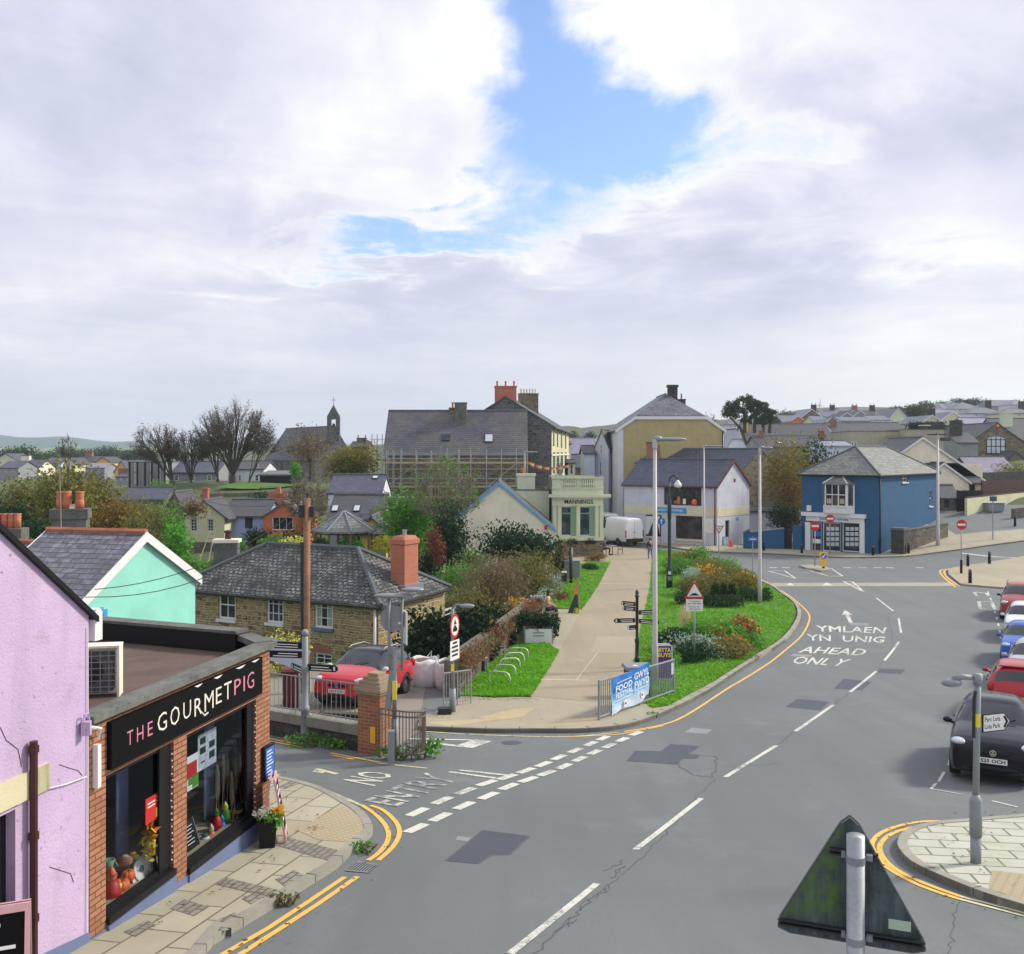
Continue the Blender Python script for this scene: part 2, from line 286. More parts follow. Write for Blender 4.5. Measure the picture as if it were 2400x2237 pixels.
ASPH=(.160,.178,.178)
M=dict(
 road=asphalt('worn asphalt',ASPH),patch=asphalt('dark asphalt patch',(.072,.088,.112),.1),pale=asphalt('pale patch',(.30,.30,.33),.1),
 sidestreet=asphalt('side street asphalt',(.155,.185,.185),.3),tar=plain('bitumen joint',(.095,.10,.10),.8),
 white=roadpaint('white road paint',(.62,.62,.55),ASPH,.6),worn=roadpaint('worn road paint',(.62,.63,.58),ASPH,.82,5),
 yellow=roadpaint('yellow road paint',(.80,.47,.09),ASPH,.35),cream=roadpaint('faded line paint',(.62,.58,.36),ASPH,.6),
 slabs=paving('pavement slabs',(.37,.345,.25),(.46,.43,.32),(.10,.095,.07),.9,.6,math.radians(-76.9),.016),
 setts=paving('dark paving setts',(.23,.21,.175),(.30,.275,.23),(.07,.065,.05),.22,.11,math.radians(-76.9),.012),
 slabs2=paving('mossy pavement slabs',(.46,.47,.40),(.56,.56,.48),(.11,.14,.06),.62,.42,math.radians(9),.02,.5,(.30,.36,.18)),
 tactile=paving('buff tactile paving',(.44,.38,.24),(.47,.40,.26),(.36,.30,.19),.13,.1,.6,.02,0),
 buff=asphalt('buff pavement',(.40,.36,.255),.3),buff2=asphalt('sandy pavement',(.52,.42,.24),.2),path=asphalt('fawn path',(.37,.315,.215),.15),kerb=plain('kerb stone',(.30,.29,.24),.85,0,.25,1.5,.3),
 pathline=plain('pale path joint',(.55,.48,.36),.8),dirt=asphalt('car park dirt',(.27,.25,.205),.4),
 soil=plain('garden soil',(.10,.09,.055),.95,0,.35,2,.5),lawn=plain('lawn ground',(.07,.16,.015),.95,0,.35,1.2,.5),
 field=plain('rough ground',(.075,.10,.035),.95,0,.4,.4,.4),hill=plain('far hill',(.075,.14,.12),.95,0,.3,.01),hill2=plain('pale fields',(.20,.28,.12),.95,0,.35,.012),
 lilac=painted('lilac render',(.53,.40,.59),(.30,.22,.27),.55,.85,.42,1.0,.45),plinth=painted('slate blue plinth',(.13,.17,.30),(.07,.08,.12),.3),
 shopbrick=brick('shop brick',(.36,.145,.07),(.52,.235,.125),(.075,.055,.05)),pierbrick=brick('gate pier brick',(.30,.11,.055),(.42,.18,.09),(.40,.32,.22),.24,.08,.009),
 orangebrick=brick('orange chimney brick',(.52,.17,.10),(.58,.22,.14),(.33,.14,.09),.24,.08,.008,.3),pot=plain('terracotta',(.50,.17,.09),.8,0,.25),
 blackboard=plain('black sign board',(.004,.004,.005),.75,spec=.12),black=plain('black paint',(.010,.010,.012),.5,spec=.25),blackmetal=plain('black metal',(.018,.022,.022),.4),
 pink=plain('pink lettering',(.62,.20,.30),.6),cream_l=plain('cream lettering',(.72,.68,.58),.6),whitep=plain('white paint',(.74,.74,.73),.5,0,.06),
 wpvc=plain('white trim',(.76,.76,.76),.4,0,.06),cement=plain('weathered cement',(.125,.13,.118),.9,0,.5,2.2,.6,18),felt=plain('brown felt roof',(.115,.078,.064),.92,0,.3,1.3,.4),
 mint=painted('mint render',(.27,.66,.55),(.2,.5,.42),.12,.8,.3),mintblue=plain('bright blue trim',(.04,.30,.62),.6),
 cottage=stone('cottage rubble',[(.18,.115,.045),(.38,.28,.12),(.09,.066,.038),(.30,.22,.085),(.46,.36,.18),(.22,.16,.07)],(.46,.40,.24),.42,.12,2.3),
 greystone=stone('grey rubble',[(.10,.105,.11),(.19,.20,.20),(.06,.062,.065),(.25,.25,.23)],(.30,.31,.28),.42,.05,1.8),
 brownstone=stone('brown rubble',[(.17,.135,.08),(.33,.27,.16),(.10,.085,.06),(.40,.34,.23)],(.36,.32,.22),.42,.05,1.8),
 wallstone=stone('garden wall stone',[(.14,.12,.10),(.25,.22,.18),(.09,.085,.07),(.29,.26,.21)],(.12,.11,.09),.36,.05,1.7,(.17,.19,.08)),
 dkstone=stone('dark wall stone',[(.05,.05,.042),(.10,.095,.08),(.03,.03,.026),(.13,.12,.10)],(.02,.02,.018),.3,.05,1.6),
 lowwall=painted('mossy cement wall',(.24,.235,.20),(.08,.08,.06),.7,.9,.6,.3),
 slate_c=slate('lichened cottage slates',(.034,.034,.038),.45,(.42,.44,.385),.9,.28,.21,.032,.7,1.3,8),slate_b=slate('blue grey slates',(.075,.082,.125),.22,(.32,.30,.14),.0,.5,.3,.02),
 slate_m=slate('purple grey slates',(.115,.115,.15),.35,(.30,.31,.33),.75,.5,.25,.02,.5,.7,4),slate_k=slate('dark slates',(.058,.06,.078),.25,(.16,.15,.09),.5,.6,.3,.02),
 slate_y=slate('ochre lichened slates',(.065,.07,.105),.25,(.33,.28,.10),.55,.5,.3,.02,.55,.25),slate_l=slate('pale smooth slates',(.30,.32,.40),.15,(.2,.2,.2),.2,.5,.26,.014,.4),  # slate_l: pale blue grey tone with a smoother face
 slate_h=slate('hazy hill slates',(.19,.20,.25),.2,None,0),slate_p=slate('purple shed slates',(.25,.23,.32),.15,None,0,.5,.3,.012,.5),slate_g=slate('grey green slates',(.17,.18,.17),.4,(.34,.35,.30),.6,.45,.26,.02,.6,.8,5),  # slate_h has the hill's pale haze put into its colour
 ridge=plain('ridge tile grey',(.10,.115,.125),.8,0,.3),ridge_r=plain('ridge tile red',(.42,.15,.075),.8,0,.3),lead=plain('lead flashing',(.26,.28,.31),.5,.3),
 glass=darkglass('window glass'),glass_b=darkglass('blue reflecting glass',(.02,.035,.06),.05,(.12,.17,.24)),curtain=plain('net curtain',(.32,.36,.30),.8,0,.35,6),shopglass=clearglass('shop window glass'),
 cargl=darkglass('car glass',(.010,.014,.018),.03,(.03,.04,.05),.9),tyre=plain('tyre rubber',(.015,.015,.016),.8),alloy=plain('alloy rim',(.33,.34,.36),.35,.8),dkrim=plain('dark rim',(.03,.03,.033),.4,.6),
 chrome=plain('chrome',(.75,.76,.78),.15,1,.03),lens=plain('headlamp lens',(.50,.56,.62),.12,0,.35,14,0,30,.8),redlens=plain('tail lamp lens',(.40,.02,.02),.15),plate=plain('number plate white',(.75,.75,.72),.4),plate_y=plain('number plate yellow',(.75,.48,.05),.4),
 blackplastic=plain('black plastic',(.02,.02,.022),.6),steel=plain('brushed steel',(.66,.66,.60),.4,.2,.1),galv=plain('galvanised steel',(.33,.36,.37),.5,.4,.2,4),postgrey=plain('grey street post',(.24,.27,.29),.5,0,.15,3),postwhite=plain('pale lamp post',(.47,.46,.45),.5,0,.12,3),
 postgreen=plain('dark green post',(.012,.035,.03),.4),wood=plain('pole timber',(.26,.135,.075),.85,0,.35,2,.5,12),wire=plain('black cable',(.02,.02,.022),.7),timber=plain('grey timber',(.16,.13,.10),.85,0,.3),plank=plain('scaffold plank',(.42,.36,.24),.8,0,.25),
 navy=painted('navy render',(.011,.088,.205),(.01,.05,.1),.3,.7,.4,0,.2),ochre=painted('ochre render',(.46,.38,.18),(.22,.20,.14),.55,.85,.3),palewall=painted('pale lavender render',(.58,.60,.68),(.35,.35,.38),.25,.8,.9),creamband=plain('cream band',(.66,.62,.44),.7),
 creamwall=painted('cream render',(.84,.78,.64),(.45,.40,.30),.18,.8,.6),yellowwall=painted('pale yellow render',(.66,.64,.42),(.4,.38,.25),.2),salmon=painted('peach cream render',(.88,.79,.60),(.5,.42,.3),.12),mannings=painted('sage cream paint',(.64,.69,.50),(.3,.36,.25),.15,.6,.6),mgreen=plain('dull green paint',(.20,.33,.21),.6,0,.1),
 orangewall=painted('orange render',(.62,.17,.07),(.4,.12,.06),.15),periwinkle=painted('periwinkle render',(.34,.42,.72),(.2,.25,.4),.15),whitewall=painted('white render',(.66,.69,.74),(.4,.42,.45),.2),greywall=painted('grey render',(.27,.29,.30),(.15,.16,.16),.3),amber=painted('amber render',(.72,.43,.12),(.45,.25,.08),.2),bluewhite=painted('cool white render',(.56,.62,.76),(.35,.4,.5),.2),
 blueverge=plain('sky blue bargeboard',(.13,.38,.66),.6),maroon=plain('maroon trim',(.12,.025,.02),.6),winered=plain('wine red pipe',(.055,.012,.014),.5),binred=plain('wine red plastic',(.13,.012,.02),.5),teal=plain('teal cladding',(.03,.09,.16),.6),
 red=plain('sign red',(.50,.02,.02),.5,0,.05),blue=plain('sign blue',(.03,.14,.50),.5,0,.05),brightblue=plain('shop sign blue',(.02,.30,.68),.5),signwhite=plain('sign white',(.78,.78,.76),.5,0,.05),orange=plain('traffic orange',(.80,.17,.05),.5),amberp=plain('bollard yellow',(.85,.50,.03),.5),purple=plain('sign purple',(.09,.02,.20),.5),lemon=plain('lemon yellow',(.85,.70,.05),.5),pinkframe=plain('pink frame',(.62,.36,.38),.6),
 backgreen=None,bag=plain('white woven sack',(.76,.75,.76),.85,0,.18,6,.8,14),rubble=plain('sack soil',(.16,.12,.08),.95,0,.4,9,.8),
 bark=plain('bark',(.075,.062,.05),.95,0,.35,4,.6,15),twig=plain('twigs',(.12,.095,.07),.95,0,.3),twigpale=plain('pale twigs',(.24,.205,.15),.95,0,.3),grasswood=plain('dry grass',(.70,.58,.34),.9),
 skin=plain('skin',(.50,.30,.22),.6),coat=plain('tan coat',(.55,.33,.16),.8),denim=plain('denim',(.10,.17,.34),.85),darkcloth=plain('dark clothes',(.02,.02,.026),.85),hair=plain('brown hair',(.05,.022,.014),.6),greycloth=plain('grey clothes',(.12,.13,.17),.85),
)
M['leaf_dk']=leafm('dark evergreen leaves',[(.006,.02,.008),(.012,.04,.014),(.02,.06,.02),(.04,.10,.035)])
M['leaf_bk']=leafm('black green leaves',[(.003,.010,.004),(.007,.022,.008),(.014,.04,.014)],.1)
M['leaf_g']=leafm('fresh green leaves',[(.03,.10,.014),(.055,.17,.02),(.09,.24,.03),(.15,.33,.05)])
M['leaf_b']=leafm('bright green leaves',[(.05,.18,.02),(.09,.28,.03),(.15,.38,.05)])
M['leaf_o']=leafm('olive leaves',[(.045,.055,.014),(.09,.10,.025),(.15,.15,.04),(.22,.20,.06)])
M['leaf_a']=leafm('autumn leaves',[(.04,.05,.012),(.09,.075,.016),(.16,.10,.022),(.25,.14,.028)])
M['leaf_m']=leafm('autumn green leaves',[(.03,.07,.012),(.08,.12,.02),(.17,.17,.03),(.30,.20,.04)])
M['leaf_br']=leafm('brown leaves',[(.06,.042,.022),(.11,.08,.04),(.17,.125,.065),(.23,.17,.09)])
M['leaf_r']=leafm('russet leaves',[(.08,.025,.018),(.16,.05,.03),(.24,.10,.05)])
M['leaf_f']=leafm('orange flowers',[(.55,.10,.02),(.75,.28,.03),(.80,.45,.05)])
M['leaf_y']=leafm('yellow leaves',[(.30,.32,.03),(.50,.48,.06),(.70,.62,.12)])
M['leaf_s']=leafm('silver leaves',[(.12,.20,.14),(.22,.33,.24),(.36,.45,.36)])
M['leaf_far']=leafm('far tree leaves',[(.022,.045,.022),(.04,.075,.03),(.065,.10,.04)])
M['leaf_oak']=leafm('tan tree leaves',[(.05,.042,.022),(.09,.072,.036),(.13,.10,.05)])
M['flower_w']=leafm('white and pink flowers',[(.6,.2,.25),(.75,.65,.55),(.8,.75,.6)])
M['grass']=leafm('grass blades',[(.05,.18,.008),(.09,.27,.012),(.13,.36,.016),(.19,.43,.03)],.3)
def _back():
 m,t,bs=newmat('mossy sign back');co=coords(t)
 sx=t.new('ShaderNodeSeparateXYZ');t.l.new(co,sx.inputs[0])
 mp=t.new('ShaderNodeMapping');mp.inputs['Scale'].default_value=(14,1,2.5);t.l.new(co,mp.inputs[0])
 st=t.noise(mp.outputs[0],1,6,.7)
 c=t.mix(t.maprange(st,.35,.7),(.008,.02,.022),(.10,.135,.145))
 c=t.mix(t.maprange(t.noise(co,5,5,.6),.5,.7,0,.8),c,(.012,.025,.02))
 g=t.math('MULTIPLY',t.maprange(sx.outputs[0],-.09,.0,1,0,True),t.maprange(t.noise(co,9,6,.7),.38,.6))
 g=t.math('MULTIPLY',g,t.maprange(sx.outputs[2],.02,.12,0,1))
 t.l.new(t.mix(t.math('MULTIPLY',g,.85),c,(.075,.15,.02)),bs.inputs['Base Color'])
 bs.inputs['Roughness'].default_value=.55
 return m
M['backgreen']=_back()
def _banner():
 m,t,bs=newmat('banner blue');sx=t.new('ShaderNodeSeparateXYZ');t.l.new(coords(t),sx.inputs[0])
 t.l.new(t.ramp(t.maprange(sx.outputs[2],.15,.95),[(0,(.55,.66,.78)),(.35,(.20,.50,.80)),(.6,(.03,.25,.68)),(1,(.02,.17,.55))]),bs.inputs['Base Color'])
 bs.inputs['Roughness'].default_value=.55
 return m
M['banner']=_banner()
for k,c in dict(p_black=(.006,.006,.014),p_red=(.42,.03,.035),p_silver=(.45,.46,.49),p_blue=(.03,.12,.50),p_white=(.72,.73,.75),p_maroon=(.30,.05,.05),p_honda=(.50,.03,.04),p_van=(.86,.87,.89)).items():
 M[k]=carpaint('car paint '+k[2:],c)
# ------------------------------------------------------------------ mesh and scene helpers
ROOTM={}
class MB:
 def __init__(s):s.v=[];s.f=[];s.mi=[]
 def poly(s,pts,mi=0):
  b=len(s.v);s.v+=[tuple(p)for p in pts];s.f.append(tuple(range(b,b+len(pts))));s.mi.append(mi);return s
 def faces(s,pts,fs,mi=0):
  b=len(s.v);s.v+=[tuple(p)for p in pts]
  for f in fs:s.f.append(tuple(b+i for i in f));s.mi.append(mi)
  return s
 def pbox(s,o,a,b,c,mi=0):
  """parallelepiped from corner o along the vectors a, b, c (right-handed)"""
  o,a,b,c=V(o),V(a),V(b),V(c)
  p=[o,o+a,o+a+b,o+b,o+c,o+a+c,o+a+b+c,o+b+c]
  return s.faces(p,[(3,2,1,0),(4,5,6,7),(0,1,5,4),(1,2,6,5),(2,3,7,6),(3,0,4,7)],mi)
 def box(s,c,size,rz=0.0,mi=0,taper=1.0):
  """box standing with the centre of its base at c"""
  x,y,z=size[0]/2,size[1]/2,size[2];cs,sn=math.cos(rz),math.sin(rz);p=[]
  for k,zz in((1,0),(taper,z)):
   for a,b in((-x,-y),(x,-y),(x,y),(-x,y)):
    p.append((c[0]+(a*cs-b*sn)*k,c[1]+(a*sn+b*cs)*k,c[2]+zz))
  return s.faces(p,[(3,2,1,0),(4,5,6,7),(0,1,5,4),(1,2,6,5),(2,3,7,6),(3,0,4,7)],mi)
 def tube(s,pts,rad,n=8,mi=0,cap=True):
  pts=[V(p)for p in pts];k=len(pts)
  if not isinstance(rad,(list,tuple)):rad=[rad]*k
  b=len(s.v);prev=None
  for i,p in enumerate(pts):
   d=(pts[min(i+1,k-1)]-pts[max(i-1,0)])
   d=d.normalized()if d.length>1e-9 else V((0,0,1))
   if prev is None:a=d.orthogonal().normalized()
   else:
    a=prev-d*prev.dot(d);a=a.normalized()if a.length>1e-6 else d.orthogonal().normalized()
   prev=a;e=d.cross(a)
   for j in range(n):
    t=2*math.pi*j/n;s.v.append(tuple(p+(a*math.cos(t)+e*math.sin(t))*rad[i]))
  for i in range(k-1):
   for j in range(n):
    s.f.append((b+i*n+j,b+i*n+(j+1)%n,b+(i+1)*n+(j+1)%n,b+(i+1)*n+j));s.mi.append(mi)
  if cap:
   s.f.append(tuple(b+j for j in range(n))[::-1]);s.mi.append(mi)
   s.f.append(tuple(b+(k-1)*n+j for j in range(n)));s.mi.append(mi)
  return s
 def lathe(s,c,prof,n=16,mi=0):
  b=len(s.v);k=len(prof)
  for r,z in prof:
   for j in range(n):
    t=2*math.pi*j/n;s.v.append((c[0]+r*math.cos(t),c[1]+r*math.sin(t),c[2]+z))
  for i in range(k-1):
   for j in range(n):
    s.f.append((b+i*n+j,b+i*n+(j+1)%n,b+(i+1)*n+(j+1)%n,b+(i+1)*n+j));s.mi.append(mi)
  if prof[0][0]>.001:s.f.append(tuple(b+j for j in range(n))[::-1]);s.mi.append(mi)
  if prof[-1][0]>.001:s.f.append(tuple(b+(k-1)*n+j for j in range(n)));s.mi.append(mi)
  return s
 def sph(s,c,r,nu=12,nv=8,mi=0):
  if not isinstance(r,(tuple,list)):r=(r,r,r)
  b=len(s.v)
  for i in range(nv+1):
   ph=math.pi*i/nv
   for j in range(nu):
    t=2*math.pi*j/nu;s.v.append((c[0]+r[0]*math.sin(ph)*math.cos(t),c[1]+r[1]*math.sin(ph)*math.sin(t),c[2]-r[2]*math.cos(ph)))
  for i in range(nv):
   for j in range(nu):
    s.f.append((b+i*nu+j,b+i*nu+(j+1)%nu,b+(i+1)*nu+(j+1)%nu,b+(i+1)*nu+j));s.mi.append(mi)
  return s
 def prism(s,p2,o,ux,uy,th,mi=0):
  """outline p2 (counter-clockwise in the ux, uy plane) given the thickness vector th"""
  o,ux,uy,th=V(o),V(ux),V(uy),V(th);n=len(p2)
  if sum(p2[i][0]*p2[(i+1)%n][1]-p2[(i+1)%n][0]*p2[i][1]for i in range(n))<0:p2=p2[::-1]
  a=[o+ux*x+uy*y for x,y in p2];b=[p+th for p in a]
  fs=[tuple(range(n,2*n)),tuple(range(n))[::-1]]+[(i,(i+1)%n,n+(i+1)%n,n+i)for i in range(n)]
  return s.faces(a+b,fs,mi)
 def leaves(s,lobes,n,size,flat=.0,fill=.55,droop=0.0):
  """n small leaf faces spread through the volume of the lobes (centre, radii)"""
  vol=[l[1][0]*l[1][1]*l[1][2]for l in lobes]
  for l,vv in zip(lobes,vol):
   c,r=l[0],l[1]
   for _ in range(max(3,int(n*(vv**.8)/sum(x**.8 for x in vol)))):
    while True:
     d=V((R.uniform(-1,1),R.uniform(-1,1),R.uniform(-1,1)))
     if.05<d.length<1:break
    d=d.normalized()*(R.random()**fill)
    k=1+.18*math.sin(5*d.x+7*d.z+l[0][0])*math.cos(6*d.y+4*d.z)
    p=V((c[0]+d.x*r[0]*k,c[1]+d.y*r[1]*k,c[2]+d.z*r[2]*k-droop*abs(d.x)))
    a=V((R.gauss(0,1),R.gauss(0,1),R.gauss(0,1)*(1-flat))).normalized();b=a.orthogonal()
    b.rotate(Matrix.Rotation(R.uniform(0,6.28),3,a))
    q=size*R.uniform(.55,1.35);a=a*q;b=b.normalized()*q*R.uniform(.4,.75)
    s.poly([p-a*.5,p+b*.5-a*.05,p+a*.55,p-b*.5+a*.05])
  return s
 def text(s,txt,bl,right,up,off=0.0,shear=0.0,fit=True,mp=None,bold=0.0,mi=0):
  """lettering filling the frame that starts at bl and spans the vectors right and up"""
  cu=bpy.data.curves.new('t','FONT');cu.body=txt;cu.resolution_u=2;cu.offset=bold
  ob=bpy.data.objects.new('t',cu);C.objects.link(ob);bpy.context.view_layer.update()
  me=bpy.data.meshes.new_from_object(ob.evaluated_get(bpy.context.evaluated_depsgraph_get()))
  vs=[v.co for v in me.vertices]
  if vs:
   x0,x1=min(v.x for v in vs),max(v.x for v in vs);y0,y1=min(v.y for v in vs),max(v.y for v in vs)
   if y1-y0<.3:y0,y1=0,.7
   pts=[]
   nn=None if mp else V(right).cross(V(up)).normalized()
   for v in vs:
    a,b=(v.x-x0)/max(1e-6,x1-x0),(v.y-y0)/max(1e-6,y1-y0);a+=shear*b
    pts.append(mp(a,b)if mp else V(bl)+V(right)*a+V(up)*b+nn*off)
   s.faces(pts,[tuple(p.vertices)for p in me.polygons],mi)
  bpy.data.objects.remove(ob);bpy.data.curves.remove(cu);bpy.data.meshes.remove(me)
  return s
 def build(s,name,mat,parent=None,world=True,smooth=False,uv=True,props=None):
  v=s.v
  if parent is not None and world:
   r=parent
   while r.parent:r=r.parent
   inv=ROOTM[r.name];v=[tuple(inv@V(p))for p in v]
  me=bpy.data.meshes.new(name);me.from_pydata(v,[],s.f);me.validate()
  mats=mat if isinstance(mat,(list,tuple))else[mat]
  for m in mats:me.materials.append(M[m]if isinstance(m,str)else m)
  if len(mats)>1 and len(me.polygons)==len(s.mi):me.polygons.foreach_set('material_index',s.mi)
  if smooth:me.polygons.foreach_set('use_smooth',[True]*len(me.polygons))
  if uv:planar_uv(me)
  o=bpy.data.objects.new(name,me);C.objects.link(o)
  if parent is not None:o.parent=parent
  if props:
   for k,x in props.items():o[k]=x
  return o
def planar_uv(me):
 ul=me.uv_layers.new(name='uv');d=[0.0]*(len(me.loops)*2)
 for p in me.polygons:
  n=p.normal
  t=V((0,0,1)).cross(n)
  if abs(n.z)>.97 or t.length<1e-4:t,b=V((1,0,0)),V((0,1,0))
  else:t.normalize();b=n.cross(t)
  for li in p.loop_indices:
   c=me.vertices[me.loops[li].vertex_index].co
   d[2*li]=c.dot(t);d[2*li+1]=c.dot(b)
 ul.data.foreach_set('uv',d)
def thing(name,label,cat,loc=(0,0,0),rz=0.0,group=None):
 o=bpy.data.objects.new(name,None);C.objects.link(o);o.empty_display_size=.2
 o.location=loc;o.rotation_euler=(0,0,rz)
 ROOTM[o.name]=(Matrix.Translation(V(loc))@Matrix.Rotation(rz,4,'Z')).inverted()
 return tag(o,label,cat,group)
def tag(o,label=None,cat=None,group=None,kind=None):
 if label:o['label']=label
 if cat:o['category']=cat
 if group:o['group']=group
 if kind:o['kind']=kind
 return o
def dup(root,loc,rz=0.0,label=None,group=None,scale=None):
 r=root.copy();C.objects.link(r);r.location=loc;r.rotation_euler=(0,0,rz)
 if scale:r.scale=scale if isinstance(scale,(tuple,list))else(scale,)*3
 if label:r['label']=label
 if group:r['group']=group
 for ch in list(root.children):
  c=ch.copy();C.objects.link(c);c.parent=r
  for g in list(ch.children):
   d=g.copy();C.objects.link(d);d.parent=c
 return r

# ------------------------------------------------------------------ buildings
class House:
 """four-cornered house: q = front left, front right, back right, back left (plan), zb..ze walls"""
 def __init__(s,name,label,cat,q,zb,ze,wm,group=None,thick=.14):
  s.q=[V((p[0],p[1]))for p in q];s.zb,s.ze,s.wm,s.th=zb,ze,wm,thick
  s.root=thing(name,label,cat,(s.q[0].x,s.q[0].y,zb),0,group)
  s.op={0:[],1:[],2:[],3:[]};s.gab={};s.late=[]
 def side(s,i):
  a,b=s.q[i],s.q[(i+1)%4];d=(b-a);L=d.length;d=d/L
  return a,d,L,V((d.y,-d.x))
 def ray(s,i,px,py):
  a,d,L,n=s.side(i);k=(px-1200)/FX
  # point a+u*d with x = k*y
  u=(k*a.y-a.x)/(d.x-k*d.y);Y=a.y+u*d.y
  return u,CZ-(py-HY)/FX*Y
 def win(s,i,box,nx=1,ny=2,frame='wpvc',glass='glass',bar=.035,fw=.07,sill=None,hole=True,depth=.09,name='window',local=False,sillm='whitep',fmat2=None,curtain=0,arch=0):
  if local:u0,u1,z0,z1=box
  else:
   x0,y0,x1,y1=box;ym=(y0+y1)/2
   u0,_=s.ray(i,x0,ym);u1,_=s.ray(i,x1,ym);xm=(x0+x1)/2
   _,z1=s.ray(i,xm,y0);_,z0=s.ray(i,xm,y1)
  u0,u1=min(u0,u1),max(u0,u1)
  if hole:s.op[i].append((u0,u1,z0,z1))
  s.late.append((i,u0,u1,z0,z1,nx,ny,frame,glass,bar,fw,sill,hole,depth,name,sillm,curtain))
  return u0,u1,z0,z1
 def pt(s,i,u,z,out=0.0):
  a,d,L,n=s.side(i);p=a+d*u+n*out
  return V((p.x,p.y,z))
 def vec(s,i):a,d,L,n=s.side(i);return V((d.x,d.y,0)),V((n.x,n.y,0))
 def roof(s,kind,rise,mat,over=.25,verge=.15,hip=None,th=.14,ridge='ridge',barge=None,gutter=None,eave_board=None,bargew=.22,ridge_r=.09):
  q=s.q;z=s.ze;s.gab={}
  ax=int(kind[-1])if kind[-1].isdigit()else 0
  k=kind.rstrip('01')
  qq=q if ax==0 else q[1:]+q[:1]  # ridge runs along qq[0]->qq[1]
  sd=[0,1,2,3]if ax==0 else[1,2,3,0]
  m0,m1=(qq[3]+qq[0])/2,(qq[1]+qq[2])/2;rd=(m1-m0);RL=rd.length;rd=rd/RL
  half=((qq[0]-m0).length+(qq[1]-m1).length)/2;pitch=rise/half
  zt=z+rise
  def lift(p,zz):return V((p.x,p.y,zz))
  drop=over*pitch
  e=[]  # eave corners pushed outwards
  for j,p in enumerate(qq):
   side_dir=(p-(m0 if j in(0,3)else m1)).normalized()
   end_dir=-rd if j in(0,3)else rd
   ext=over if k in('hip',)else verge
   e.append(lift(p+side_dir*over+end_dir*ext,z-drop))
  tops=[]
  ridge_lines=[]
  if k=='gable':
   a,b=lift(m0-rd*verge,zt),lift(m1+rd*verge,zt)
   tops=[[e[0],e[1],b,a],[e[2],e[3],a,b]];ridge_lines=[(a,b)]
   s.gab[sd[1]]=1;s.gab[sd[3]]=1
  elif k=='hip':
   h=hip if hip is not None else half
   a,b=lift(m0+rd*h,zt),lift(m1-rd*h,zt)
   if 2*h>RL-.05:a=b=lift((m0+m1)/2,zt)
   tops=[[e[0],e[1],b,a],[e[1],e[2],b],[e[2],e[3],a,b],[e[3],e[0],a]]
   if a==b:tops=[[e[0],e[1],a],[e[1],e[2],a],[e[2],e[3],a],[e[3],e[0],a]]
   ridge_lines=[(a,b)]*(a!=b)+[(e[0],a),(e[1],b),(e[2],b),(e[3],a)]
  elif k=='half':  # gables with clipped tops
   f=hip or.45;h=half*f*.9
   a,b=lift(m0+rd*h,zt),lift(m1-rd*h,zt);zc=z+rise*(1-f)
   def mid(p,m,dd):return lift(m+(p-m)*f+dd*verge,zc)
   c0,c3=mid(qq[0],m0,-rd),mid(qq[3],m0,-rd);c1,c2=mid(qq[1],m1,rd),mid(qq[2],m1,rd)
   tops=[[e[0],e[1],c1,b,a,c0],[e[2],e[3],c3,a,b,c2],[c1,c2,b],[c3,c0,a]]
   ridge_lines=[(a,b)];s.gab[sd[1]]=('cut',f);s.gab[sd[3]]=('cut',f)
  elif k=='mono':  # highest at the back
   a,b=lift(qq[3]-rd*verge,zt),lift(qq[2]+rd*verge,zt)
   tops=[[e[0],e[1],b,a]];s.gab['mono']=1
  mb=MB()
  if tops:
   key={};verts=[]
   def vid(p):
    kk=(round(p.x,4),round(p.y,4),round(p.z,4))
    if kk not in key:key[kk]=len(verts);verts.append(p)
    return key[kk]
   fs=[tuple(dict.fromkeys(vid(p)for p in t))for t in tops]
   n=len(verts);low=[p-V((0,0,th))for p in verts]
   edges={}
   for f in fs:
    for i in range(len(f)):edges[(f[i],f[(i+1)%len(f)])]=1
   sidef=[(b,a,n+a,n+b)for(a,b)in edges if(b,a)not in edges]
   mb.faces(verts+low,fs+[tuple(n+i for i in f[::-1])for f in fs]+sidef)
   ro=mb.build('roof',mat,s.root);s.roof_ob=ro
   if ridge and ridge_lines:
    rb=MB()
    for a,b in ridge_lines:rb.tube([a+V((0,0,.02)),b+V((0,0,.02))],ridge_r,6)
    rb.build('ridge_tiles',ridge,ro)
   if barge:
    for side_i,gv in list(s.gab.items()):
     if side_i=='mono':continue
     bb=MB();a,d,L,nn=s.side(side_i);n3=V((nn.x,nn.y,0));d3=V((d.x,d.y,0))
     p0=V((a.x,a.y,z))-d3*over+n3*(verge+.003)+V((0,0,-drop));p1=p0+d3*(L+2*over);pm=(p0+p1)/2;pm.z=zt
     if gv!=1:
      f=gv[1];c0=p0.lerp(pm,1-f);c1=p1.lerp(pm,1-f);chain=[p0,c0,c1,p1]
     else:chain=[p0,pm,p1]
     for x,y in zip(chain,chain[1:]):
      bb.pbox(x-V((0,0,bargew))+V((0,0,.02)),y-x,n3*.03,V((0,0,bargew)))
     bb.build('bargeboard',barge,s.root)
   if gutter:
    gb=MB()
    ends=[(e[0],e[1]),(e[2],e[3])]if k!='hip' else[(e[0],e[1]),(e[1],e[2]),(e[2],e[3]),(e[3],e[0])]
    if k=='mono':ends=[(e[0],e[1])]
    for a,b in ends:gb.tube([a+V((0,0,-.1)),b+V((0,0,-.1))],.06,6)
    gb.build('gutter',gutter,s.root)
  s.rise=rise;s.ax=ax;s.zt=zt
  return s
